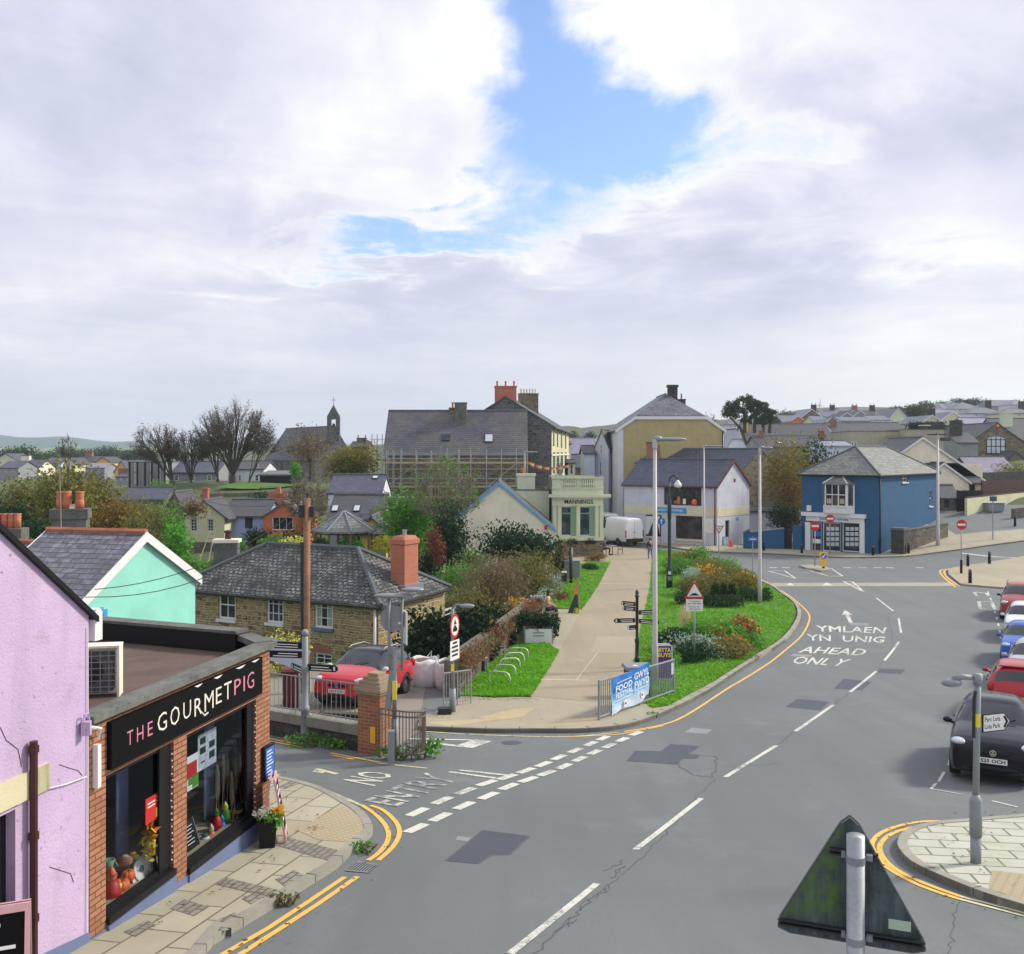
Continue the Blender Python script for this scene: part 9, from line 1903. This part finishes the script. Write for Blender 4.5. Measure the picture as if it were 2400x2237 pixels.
b0=U(1921,985,700);t=thing('wind_turbine','lone white wind turbine on the skyline','wind turbine',b0);hub=U(1921,949,700);a=MB();a.tube([b0-V((0,0,6)),V((hub.x,hub.y,hub.z))],[.75,.4],10);a.build('tower','whitep',t);a=MB();a.tube([hub+V((0,-1.2,0)),hub+V((0,1.5,0))],.6,8);a.build('nacelle','whitep',t)
for an in(1.57,1.57+2.094,1.57-2.094):a=MB();d_=V((math.cos(an),0,math.sin(an)));a.tube([hub-V((0,1.3,0)),hub+d_*1.2-V((0,1.3,0)),hub+d_*4.8-V((0,1.3,0))],[.3,.38,.08],6);a.build('blade','whitep',t)
# ------------------------------------------------------------------ trees, hedges and shrubs
def gz(x,y):return ground(x,y)if inzone(x,y)else terr(x,y)
def fan_tree(name,label,px,Y,ybase,cx,ytop,ylow,wpx,leaf,nl=1200,limbs=7,tips=70,r=.3,group=None,lsize=.17,tw=13,bark='bark',low=.16,twl=.10):
 """tall tree with upswept bare limbs that fan out to a dome of twigs and thin late leaves"""
 b=U(px,ybase,Y);top=U(cx,ytop,Y);zl=U(cx,ylow,Y).z;H=top.z-b.z;w_=pxw(wpx,Y)/2;cen=V((top.x,Y,zl+(top.z-zl)*.30));ry=w_*.8;rz=top.z-cen.z;rl=cen.z-zl
 t=thing(name,label,'tree',b,0,group);a=MB();c=MB();fork=b+V(((cen.x-b.x)*.12,0,H*low));a.tube([b-V((0,0,.4)),b.lerp(fork,.4),fork],[r*1.2,r*.85,r*.7],8);P=[]
 for _ in range(tips):
  an=R.uniform(0,6.283);e=math.asin(R.uniform(-.75,1));q=R.uniform(.45,1.0)**.5
  P.append(cen+V((math.cos(an)*math.cos(e)*w_,math.sin(an)*math.cos(e)*ry,math.sin(e)*(rz if e>0 else rl)))*q)
 axes=[]
 for k in range(limbs):
  an=6.283*k/limbs+R.uniform(-.3,.3);s_=.25 if k%3==0 else.62
  e=cen+V((math.cos(an)*w_*s_,math.sin(an)*ry*s_,rz*R.uniform(.2,.62)));m1=fork.lerp(e,.35)+V((0,0,-H*.015));m2=fork.lerp(e,.7)+V((R.gauss(0,.02)*w_,R.gauss(0,.02)*w_,0));L_=[fork,m1,m2,e];a.tube(L_,[r*.42,r*.28,r*.19,r*.09],6,cap=False);axes.append(L_)
 for p in P:
  best=min(axes,key=lambda L_:min((p-L_[2]).length*1.0,(p-L_[3]).length));f=R.uniform(.25,.95);i=min(2,int(f*3));s0=best[i].lerp(best[i+1],f*3-i);mid=s0.lerp(p,.5)+V((0,0,(p-s0).length*.10));rr=r*.12;a.tube([s0,mid,p],[rr,rr*.6,rr*.25],4,cap=False);out=(p-fork).normalized()
  for _ in range(tw):
   o=s0.lerp(p,R.uniform(.35,1))if R.random()<.5 else mid.lerp(p,R.uniform(.2,1));d_=(out*1.1+V((R.gauss(0,.5),R.gauss(0,.5),R.gauss(.25,.4)))).normalized();e=o+d_*H*twl*R.uniform(.5,1.3);m_=o.lerp(e,.5)+V((R.gauss(0,.06),R.gauss(0,.06),.05));a.tube([o,m_,e],[max(.016,rr*.2),.014,.007],3,cap=False)
   if R.random()<nl/(tips*tw*4):c.leaves([(e,(.35,.35,.3))],4,lsize)
 a.build('trunk',bark,t,uv=0)
 if c.f:c.build('crown',leaf,t,uv=0)
 return t
G1='bare trees on the churchyard bank'
fan_tree('bare_tree','left one of the big bare autumn trees, leaning left above the blue slate barn',408,112,1152,368,993,1085,128,'leaf_oak',1400,8,110,.34,G1)
fan_tree('bare_tree','slim middle bare tree between the two big ones',448,113,1152,446,1008,1098,98,'leaf_oak',1000,7,80,.24,G1)
fan_tree('bare_tree','tallest bare autumn tree with a broad dome of fine branches',545,112,1156,552,949,1075,190,'leaf_oak',2300,11,190,.5,G1,low=.2)
fan_tree('bare_tree','bare tree just left of the tallest one, with two thin limbs',512,114,1154,500,960,1080,98,'leaf_oak',600,5,60,.26,G1)
fan_tree('bare_tree','thin bare tree leaning right beside the black shed',578,110,1156,622,1000,1075,74,'leaf_oak',200,4,36,.2,G1)
fan_tree('sapling','leafless feathery sapling rising above the autumn thicket',160,62,1130,162,1016,1075,44,'leaf_br',10,4,16,.06,tw=6);fan_tree('pale_bare_tree','pale bare tree on the skyline left of the wind turbine',1830,380,988,1830,955,975,54,'leaf_oak',100,6,40,.4,lsize=.5);fan_tree('pale_bare_tree','pale bare tree on the skyline behind the round hill tree',2163,380,965,2163,937,955,30,'leaf_oak',100,5,26,.35,lsize=.5)
fan_tree('bare_bush','bare twiggy bush on the bank beside the ochre building',1666,130,1005,1664,965,995,34,'leaf_br',10,5,24,.08,tw=6)
def bush(name,label,px,Y,ytop,w_px,leaf,d=None,n=1500,size=.16,ybot=None,nl=7,cat='shrub',twigs=0,group=None,flowers=None,nf=80,twigm='twig',fs=.08,fill=.5):
 w_=pxw(w_px,Y);x=X(px,Y).x;z0=gz(x,Y)-.1 if ybot is None else U(px,ybot,Y).z;H=U(px,ytop,Y).z-z0;d=d or w_*.7
 return shrub(name,label,(x,Y,z0),lobes_in(w_,d,H,nl,0,.75),leaf,n,size,cat,group,twigs,twigm,flowers,nf,fs,fill)
def tree_at(name,label,px,Y,ytop,ybase,w_px,leaf,n=3000,size=.28,nl=8,group=None,crown=.72,twig=0,bark='bark',d=None,trunk_r=.2,fill=.5):
 b=U(px,ybase,Y);H=U(px,ytop,Y).z-b.z;w_=pxw(w_px,Y);lob=lobes_in(w_,d or w_*.8,H*crown,nl,H*(1-crown),.7);return tree(name,label,b,H,lob,leaf,n,size,trunk_r,6,bark,'tree',group,fill,twig)
tree_at('church_tree','dark feathery tree standing in front of the church',728,120,1003,1120,120,'leaf_br',2600,.26,8,None,.85,3);tree_at('church_tree','round green and orange tree left of the scaffolded building',822,108,1043,1140,112,'leaf_m',5200,.30,9,None,.9,0);bush('bright_bush','bright green bush beside the black shed',693,106,1084,30,'leaf_b',None,700,.22,1124,4)
fan_tree('twiggy_tree','brown twiggy willow between the orange house and the slate store',722,70,1252,722,1108,1225,104,'leaf_oak',900,9,90,.12,None,.14,12,'twigpale',.08)
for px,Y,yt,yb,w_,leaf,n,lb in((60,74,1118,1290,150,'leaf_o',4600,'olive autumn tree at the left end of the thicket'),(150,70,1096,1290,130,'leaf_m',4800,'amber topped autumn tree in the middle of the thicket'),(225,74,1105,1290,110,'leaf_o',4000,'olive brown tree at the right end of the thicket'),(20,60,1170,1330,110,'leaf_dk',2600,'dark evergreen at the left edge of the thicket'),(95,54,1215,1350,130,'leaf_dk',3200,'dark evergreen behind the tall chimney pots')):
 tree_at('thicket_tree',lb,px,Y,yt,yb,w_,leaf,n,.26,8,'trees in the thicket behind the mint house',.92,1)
bush('autumn_shrub','broad amber brown shrub right of the tall chimney pots',262,60,1172,130,'leaf_a',None,3400,.2,1300,9);bush('autumn_shrub','olive shrub behind the ridge of the mint house',330,56,1205,90,'leaf_o',None,1800,.18,1320,6)
for px,Y,yt,w_,leaf,yb,lb in((398,60,1190,60,'leaf_g',1300,'green shrub left of the cream gabled house'),(415,54,1222,66,'leaf_b',1330,'bright green shrub below the cream gabled house'),(375,50,1262,60,'leaf_dk',1370,'dark shrub at the right verge of the mint house'),(452,50,1298,80,'leaf_g',1360,'green garden shrub between the mint house and the cottage'),(600,62,1236,66,'leaf_dk',1310,'dark evergreen hedge below the periwinkle house'),(672,62,1238,74,'leaf_dk',1310,'dark evergreen hedge below the orange house'),(682,57,1258,64,'leaf_y',1310,'yellow green shrub above the cottage ridge'),(560,60,1262,50,'leaf_g',1320,'green shrub behind the grey cottage chimney'),(752,56,1262,34,'leaf_dk',1300,'small dark conifer left of the gazebo'),(830,59,1256,60,'leaf_b',1300,'bright green plants before the gazebo'),(890,60,1260,56,'leaf_y',1300,'yellow green plants right of the gazebo')):
 bush('garden_shrub',lb,px,Y,yt,w_,leaf,None,1100,.17,yb,5)
def ladder_frame():
 g=U(482,1320,58);t=thing('ladder','pale timber ladder leaning under the cream house wall','ladder',g);a=MB();A,B=U(465,1322,58),U(492,1244,60)
 for s in(0,.55):a.tube([A+V((s,0,0)),B+V((s*.6,0,0))],.035,5)
 a.build('rails','twigpale',t);a=MB()
 for k in range(7):f=(k+.6)/7.4;p=A.lerp(B,f);a.tube([p,p+V((.55*(1-f*.4),0,0))],.02,4)
 a.build('rungs','twigpale',t)
ladder_frame()
tree_at('garden_tree','light green garden tree right of the gazebo',945,62,1148,1330,130,'leaf_g',5600,.2,9,None,.85,2);fan_tree('twiggy_tree','tall spreading twiggy tree with few leaves left of the blue verged gable',1035,60,1335,1045,1068,1225,170,'leaf_g',1300,9,100,.15,None,.15,10,'twigpale',.2)
tree_at('ivy_tree','dark ivy clad tree trunk leaning before the cream gable',1052,57,1180,1345,92,'leaf_dk',5200,.16,9,None,.98,0);bush('weeping_shrub','brown weeping shrub in front of the ivy clad trunk',1020,55,1238,44,'leaf_r',None,900,.14,1330,4);bush('garden_shrub','bright green garden plants right of the cottage',1072,54,1322,120,'leaf_b',None,2000,.16,1410,7);bush('garden_shrub','dark evergreen right of the orange chimney',1000,56,1290,60,'leaf_dk',None,1600,.15,1370,5)
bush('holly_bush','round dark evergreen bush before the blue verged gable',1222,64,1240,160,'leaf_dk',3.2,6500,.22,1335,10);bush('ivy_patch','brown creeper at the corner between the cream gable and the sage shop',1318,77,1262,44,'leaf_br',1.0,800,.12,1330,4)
bush('brown_shrub','large brown twiggy shrub behind the park wall',1140,52,1308,165,'leaf_br',4,6000,.12,1440,9,twigs=260,twigm='twigpale');bush('olive_shrub','olive shrub behind the seated woman',1250,56,1290,135,'leaf_o',3.5,5000,.13,1420,8,twigs=60);bush('olive_shrub','tawny shrub below the round evergreen bush',1195,58,1302,125,'leaf_o',3,3600,.13,1400,7,twigs=60)
bush('brown_shrub','dull brown shrub right of the cottage side wall',1090,47,1372,110,'leaf_o',3,2600,.12,1480,7,twigs=80);bush('silver_shrub','silvery leaved plant left of the seated woman',1266,51.5,1380,50,'leaf_s',1.2,900,.1,1440,5);bush('silver_shrub','silvery grey plant below the grey cabinet',1305,58,1352,40,'leaf_s',1.2,700,.1,1405,4);bush('brown_shrub','reddish brown low shrub left of the small black bin',1318,56,1385,50,'leaf_r',1.2,600,.1,1415,4)
bush('flower_shrub','dark shrub with orange and yellow flowers above the end of the stone wall',1212,49,1405,80,'leaf_o',1.6,1400,.1,1462,6,flowers='leaf_f',nf=75,fs=.1);bush('flower_shrub','yellow and orange flowering shrub beside the stone wall',1130,41.5,1440,76,'leaf_m',1.4,1500,.1,1500,6,flowers='leaf_f',nf=60,fs=.1);bush('dark_hedge','dark shrub between the flowering shrubs',1172,45,1428,90,'leaf_dk',2,2000,.12,1500,6)
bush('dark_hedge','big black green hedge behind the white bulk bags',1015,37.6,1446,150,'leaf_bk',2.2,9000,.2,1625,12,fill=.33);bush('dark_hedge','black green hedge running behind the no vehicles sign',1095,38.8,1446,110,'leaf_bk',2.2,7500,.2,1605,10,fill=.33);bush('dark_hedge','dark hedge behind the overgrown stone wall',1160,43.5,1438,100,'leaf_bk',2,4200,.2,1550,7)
bush('yellow_shrub','yellow green shrub between the brick shop and the finger post',668,35,1488,90,'leaf_y',1.6,1300,.12,1600,7,twigs=30,twigm='twigpale');bush('garden_shrub','dark shrub under the yellow green one',672,36.5,1530,110,'leaf_dk',1.6,1300,.12,1650,6);bush('garden_shrub','green shrub before the low cottage window',762,37.2,1548,64,'leaf_g',1.2,1100,.11,1625,5);bush('garden_shrub','olive green shrub left of the red car',748,36,1575,50,'leaf_m',1,700,.1,1632,4);bush('climber','pale twiggy climber on the cottage wall left of the telegraph pole',600,41.2,1478,120,'leaf_br',.8,700,.1,1590,6,twigs=160,twigm='twigpale')
g=X(640,28);t=thing('canopy','grey fabric canopy edge between the brick shop and the railing','canopy',(g.x,g.y,gz(g.x,g.y)),0);a=MB()
for k in range(6):x0,x1=-.9+.3*k,-.6+.3*k;z=lambda x:1.75-.45*((x+.9)/1.8)**2;p=V((g.x,g.y,gz(g.x,g.y)));a.poly([p+V((x0,-.5,z(x0))),p+V((x1,-.5,z(x1))),p+V((x1,.9,z(x1)+.3)),p+V((x0,.9,z(x0)+.3))])
a.build('cloth','greycloth',t,smooth=1);a=MB();a.tube([p+V((.85,-.45,0)),p+V((.85,-.45,1.3))],.03,6);a.tube([p+V((-.85,-.45,0)),p+V((-.85,-.45,1.7))],.03,6);a.build('poles','galv',t)
# park bed
for px,py,yt,w_,leaf,lb,fl,nn_ in((1600,1330,1300,60,'leaf_m','low mixed shrub at the far tip of the lawn',None,900),(1640,1330,1288,44,'leaf_g','spiky green shrub beside the thin pale lamp post',None,900),(1612,1352,1318,66,'leaf_g','green shrub behind the black swan neck lamp',None,1000),(1660,1352,1318,70,'leaf_o','olive shrub in the middle of the lawn bed',None,1200),(1650,1372,1335,50,'leaf_m','shrub with orange flowers behind the hump sign','leaf_f',900),(1706,1375,1335,66,'leaf_o','brown green shrub near the lawn edge',None,1200),(1622,1378,1342,40,'leaf_s','pale green shrub left of the orange flowers',None,600)):
 g=G(px,py);bush('bed_shrub',lb,px,g.y,yt-8,w_*1.3,leaf,2.6,int(nn_*1.7),.15,py,6,flowers=fl,nf=60,fs=.13)
for px,lb in((1676,'left one of three small dark conifers in the lawn bed'),(1696,'middle one of three small dark conifers in the lawn bed'),(1716,'right one of three small dark conifers in the lawn bed')):
 g=G(px,1412);zt=U(px,1368,g.y).z;b=V((g.x,g.y,g.z+.1));shrub('dwarf_conifer',lb,b,[(V((0,0,(zt-b.z)*k)),(.42*(1-k*.6),.42*(1-k*.6),(zt-b.z)*.2))for k in(.15,.35,.55,.75,.9)],'leaf_dk',900,.11,'conifer','small conifers in the lawn bed')
for px0,px1,py,yt,lb in((1588,1665,1425,1392,'clipped dark box hedge left of the small conifers'),(1738,1812,1416,1382,'clipped dark box hedge round the pale lamp post'),(1655,1745,1430,1398,'low clipped dark hedge in front of the small conifers')):
 g=G((px0+px1)/2,py);w_=pxw(px1-px0,g.y);H=U(px0,yt,g.y).z-g.z;b=V((g.x,g.y+.5,g.z+.05));shrub('clipped_hedge',lb,b,[(V((-w_/2+w_*(k+.5)/5,0,H*.5)),(w_/7.5,.75,H*.52))for k in range(5)],'leaf_dk',2200,.10,'hedge','clipped hedges in the lawn bed',fill=.33)
for px,py,yt,w_,leaf,lb,fl in((1583,1530,1478,60,'leaf_dk','dark green shrub behind the purple board',None),(1640,1525,1462,56,'leaf_g','green shrub right of the hump sign post',None),(1690,1512,1452,84,'leaf_b','bright green arching shrub in the near lawn bed',None),(1655,1545,1500,110,'leaf_s','silvery low shrub at the foot of the hump sign',None),(1738,1508,1462,60,'leaf_r','russet shrub with orange flowers near the kerb','leaf_f'),(1615,1556,1515,70,'leaf_dk','low dark shrub left of the hump sign post',None),(1722,1535,1502,50,'leaf_m','small mixed plant at the right end of the near bed','leaf_f')):
 g=G(px,py);bush('bed_shrub',lb,px,g.y,yt-10,w_*1.25,leaf,1.8,2000,.12,py,6,flowers=fl,nf=35,fs=.09)
g=G(1605,1478);t=thing('ornamental_grass','upright clump of dry golden grass on the lawn','grass',g);a=MB()
for k in range(120):q=g+V((R.gauss(0,.12),R.gauss(0,.12),.05));e=q+V((R.gauss(0,.14),R.gauss(0,.14),R.uniform(.7,1.25)));a.tube([q,q.lerp(e,.5)+V((0,0,.05)),e],[.008,.007,.003],3)
a.build('blades','grasswood',t,uv=0)
g=G(1700,1518);t=thing('cabbage_palm','spiky green strap leaved plant in the near lawn bed','plant',g);a=MB()
for k in range(60):
 an=R.uniform(0,6.28);L_=R.uniform(.5,.95);d_=V((math.cos(an),math.sin(an),0));p0_=g+V((0,0,.5));p1_=p0_+d_*L_*.5+V((0,0,R.uniform(.2,.5)));p2_=p0_+d_*L_+V((0,0,R.uniform(-.2,.4)));sd=V((-d_.y,d_.x,0))*.03;a.poly([p0_-sd,p0_+sd,p1_+sd,p1_-sd]);a.poly([p1_-sd,p1_+sd,p2_])
a.build('leaves','leaf_b',t,uv=0);a=MB();a.tube([g,g+V((0,0,.52))],.07,8);a.build('stem','bark',t)
for px,py,yt,w_,lb in((1390,1318,1296,52,'orange brown shrub beside the cafe terrace'),(1384,1338,1322,34,'round dark green shrub on the small lawn')):
 g=G(px,py);bush('terrace_shrub',lb,px,g.y,yt,w_,'leaf_a' if py<1330 else 'leaf_dk',1.4,900,.12,py,5)
for px,Y,yt,yb,w_,leaf,n,lb in((352,72,1172,1300,90,'leaf_o',2200,'olive shrub mass left of the cream gabled house'),(395,78,1165,1290,70,'leaf_g',1600,'green shrub mass below the rough stone gable'),(330,64,1225,1340,80,'leaf_dk',2000,'dark undergrowth behind the mint roof ridge'),(455,82,1170,1215,60,'leaf_br',900,'brown shrub behind the cream house roof'),(720,84,1180,1290,60,'leaf_br',1200,'brown shrub right of the orange house'),(500,55,1305,1370,110,'leaf_g',1800,'green plants on the slope behind the cottage roof'),(640,60,1258,1320,60,'leaf_g',1200,'green shrub between the dark hedges behind the cottage'),
 (980,70,1180,1330,80,'leaf_g',2400,'tall green shrub below the scaffolding'),(900,72,1190,1300,70,'leaf_o',1600,'olive shrub behind the garden fence'),(1100,66,1290,1350,80,'leaf_g',1400,'green shrub at the foot of the blue verged gable'),(1040,48,1392,1490,90,'leaf_g',2400,'green shrub by the cottage side wall'),(300,90,1160,1230,110,'leaf_o',1500,'olive shrubs before the blue slate barn'),(240,100,1120,1190,80,'leaf_br',1200,'brown shrubs at the right of the thicket')):
 bush('undergrowth',lb,px,Y,yt,w_,leaf,None,n,.2,yb,7)
for px,py,yt,w_,leaf,lb,fl in((1585,1345,1312,50,'leaf_g','green shrub at the left end of the far lawn bed',None),(1690,1345,1318,60,'leaf_g','green shrub beside the far kerb of the lawn',None),(1625,1400,1362,60,'leaf_o','olive shrub above the left clipped hedge',None),(1672,1392,1350,56,'leaf_o','brown olive shrub behind the small conifers',None),(1748,1388,1352,60,'leaf_m','mixed shrub behind the right clipped hedge',None),(1665,1520,1478,60,'leaf_m','shrub in the middle of the near lawn bed',None),(1700,1545,1508,80,'leaf_o','low olive shrub at the front of the near bed',None),(1560,1560,1528,40,'leaf_g','low green plant beside the purple board',None),(1752,1520,1488,40,'leaf_g','small green plant at the right end of the near bed',None)):
 g=G(px,py);bush('bed_shrub',lb,px,g.y,yt-8,w_*1.3,leaf,2.2,2200,.14,py,6,flowers=fl)
# trees by the blue shop and on the hill
tree_at('autumn_tree','green and amber leaved tree left of the blue shop',1842,98,1042,1240,112,'leaf_m',5200,.26,8,None,.85,1);tree_at('evergreen_tree','dark green tree behind the amber one beside the blue shop',1905,106,1036,1240,110,'leaf_dk',5200,.3,7,None,.8);bush('autumn_shrub','amber leaved shrub under the orange tree',1852,94,1092,70,'leaf_a',None,1800,.2,1230,6);bush('dark_hedge','dark evergreen bush above the courtyard wall',1842,92,1182,74,'leaf_dk',None,2200,.2,1255,6);bush('brown_shrub','bare brown shrub on the tan wall behind the blue roof',2090,126,1020,56,'leaf_br',None,900,.2,1062,5,twigs=80)
MB_tr=[(1712,943,44,1,'pruned cypress with leaning bare trunk, leftmost of the dark group'),(1741,929,50,0,'tallest and widest cypress of the dark group'),(1764,934,20,0,'thin cypress right of the tallest'),(1784,940,32,0,'forked cypress second from the right'),(1800,960,40,0,'short cypress at the right of the dark group')]
for px,yt,w_,ln,lb in MB_tr:
 Y=150;b=U(px+(40 if ln else 4),1030 if ln else 1000,Y);top=U(px,yt,Y);t=thing('cypress_tree',lb,'tree',b,0,'dark cypress trees behind the ochre building');w2=pxw(w_,Y)/2;H=top.z-b.z;a=MB();mid=V((top.x,Y,top.z-H*.42));a.tube([b-V((0,0,1)),b.lerp(mid,.5)+V((.2,0,0)),mid,top-V((0,0,.4))],[.3,.2,.12,.04],7);a.build('trunk','bark',t,uv=0)
 c=MB()
 for k in([.07,.14,.22,.3]if ln else[.07,.16,.27,.4,.53,.66,.8]):
  for _ in range(3):c.leaves([(V((top.x+R.uniform(-.75,.75)*w2,Y+R.uniform(-.6,.6),top.z-H*(k+R.uniform(-.04,.04)))),(w2*R.uniform(.3,.62),w2*.5,H*R.uniform(.07,.13)))],130,.3)
 c.build('crown','leaf_far',t,uv=0)
for px,Y,yt,yb,w_,leaf,n,lb in((2146,232,948,990,54,'leaf_far',3000,'big round green tree among the hill houses'),(2168,300,942,975,40,'leaf_far',1400,'darker tree behind the round hill tree'),(2250,380,934,960,50,'leaf_dk',1500,'left part of the dark pine clump on the skyline'),(2285,380,931,960,54,'leaf_dk',1500,'right part of the dark pine clump on the skyline'),(2100,330,952,975,40,'leaf_far',900,'low dark tree behind the green white gable'),(1842,330,968,990,50,'leaf_far',1000,'olive tree behind the long purple roof'),(1812,200,978,1000,34,'leaf_far',900,'green tree right of the cypress group'),(2205,400,940,960,36,'leaf_far',800,'small dark tree on the skyline left of the pines'),(2420,300,945,975,40,'leaf_far',800,'dark tree at the right end of the skyline'),
 (1335,260,1012,1040,30,'leaf_far',700,'pale tree in the street gap'),(1382,250,1012,1040,26,'leaf_far',700,'tree left of the white town house')):
 tree_at('hill_tree',lb,px,Y,yt,yb,w_,leaf,n,.5 if Y>250 else.36,7,'trees on the hillside',.9,0,trunk_r=.3)
for px,Y,yt,yb,w_,lb in((15,255,1040,1100,80,'dark rounded tree at the far left of the valley'),(62,258,1045,1100,70,'second dark rounded tree in the left valley'),(160,320,1050,1085,60,'dark green tree left of centre in the valley tree line'),(205,330,1052,1085,60,'middle tree of the valley tree line'),(250,320,1046,1085,70,'tallest tree of the valley tree line'),(300,330,1053,1085,60,'tree at the right of the valley tree line'),(345,325,1056,1090,50,'last tree of the valley tree line behind the bare trees'),(100,300,1058,1090,50,'low tree between the valley houses and the tree line')):
 tree_at('valley_tree',lb,px,Y,yt,yb,w_,'leaf_far',2200,.55,8,'trees in the valley on the left',.95,0,trunk_r=.3)
for px,Y,yt,w_,leaf,lb in((370,100,1125,70,'leaf_g','green shrubs right of the blue slate barn'),(2380,120,1080,80,'leaf_o','olive shrubs above the dark terrace wall'),(2300,128,1085,60,'leaf_g','green shrubs left of the purple roofed shed'),(450,100,1150,110,'leaf_br','brown undergrowth beneath the bare trees'),(620,95,1150,60,'leaf_dk','dark clipped bush by the churchyard wall'),(1310,66,1300,40,'leaf_br','brown shrub left of the cafe terrace')):
 bush('bank_shrub',lb,px,Y,yt,w_,leaf,None,1000,.22,yt+50,6)

# ------------------------------------------------------------------ thin sea air between here and the far hills
a=MB();a.pbox((-2600,-60,-30),(5200,0,0),(0,3400,0),(0,0,210));hz_=a.build('haze',M['field'],uv=0);m=bpy.data.materials.new('sea air');m.use_nodes=True;nt=NT(m.node_tree);nt.n.clear();pv=nt.new('ShaderNodeVolumePrincipled');pv.inputs['Color'].default_value=(.74,.87,1,1);pv.inputs['Density'].default_value=.0003;pv.inputs['Anisotropy'].default_value=.2
mo=nt.new('ShaderNodeOutputMaterial');nt.l.new(pv.outputs[0],mo.inputs['Volume']);hz_.data.materials.clear();hz_.data.materials.append(m);tag(hz_,'thin blue sea air softening the far hills','haze',None,'stuff')
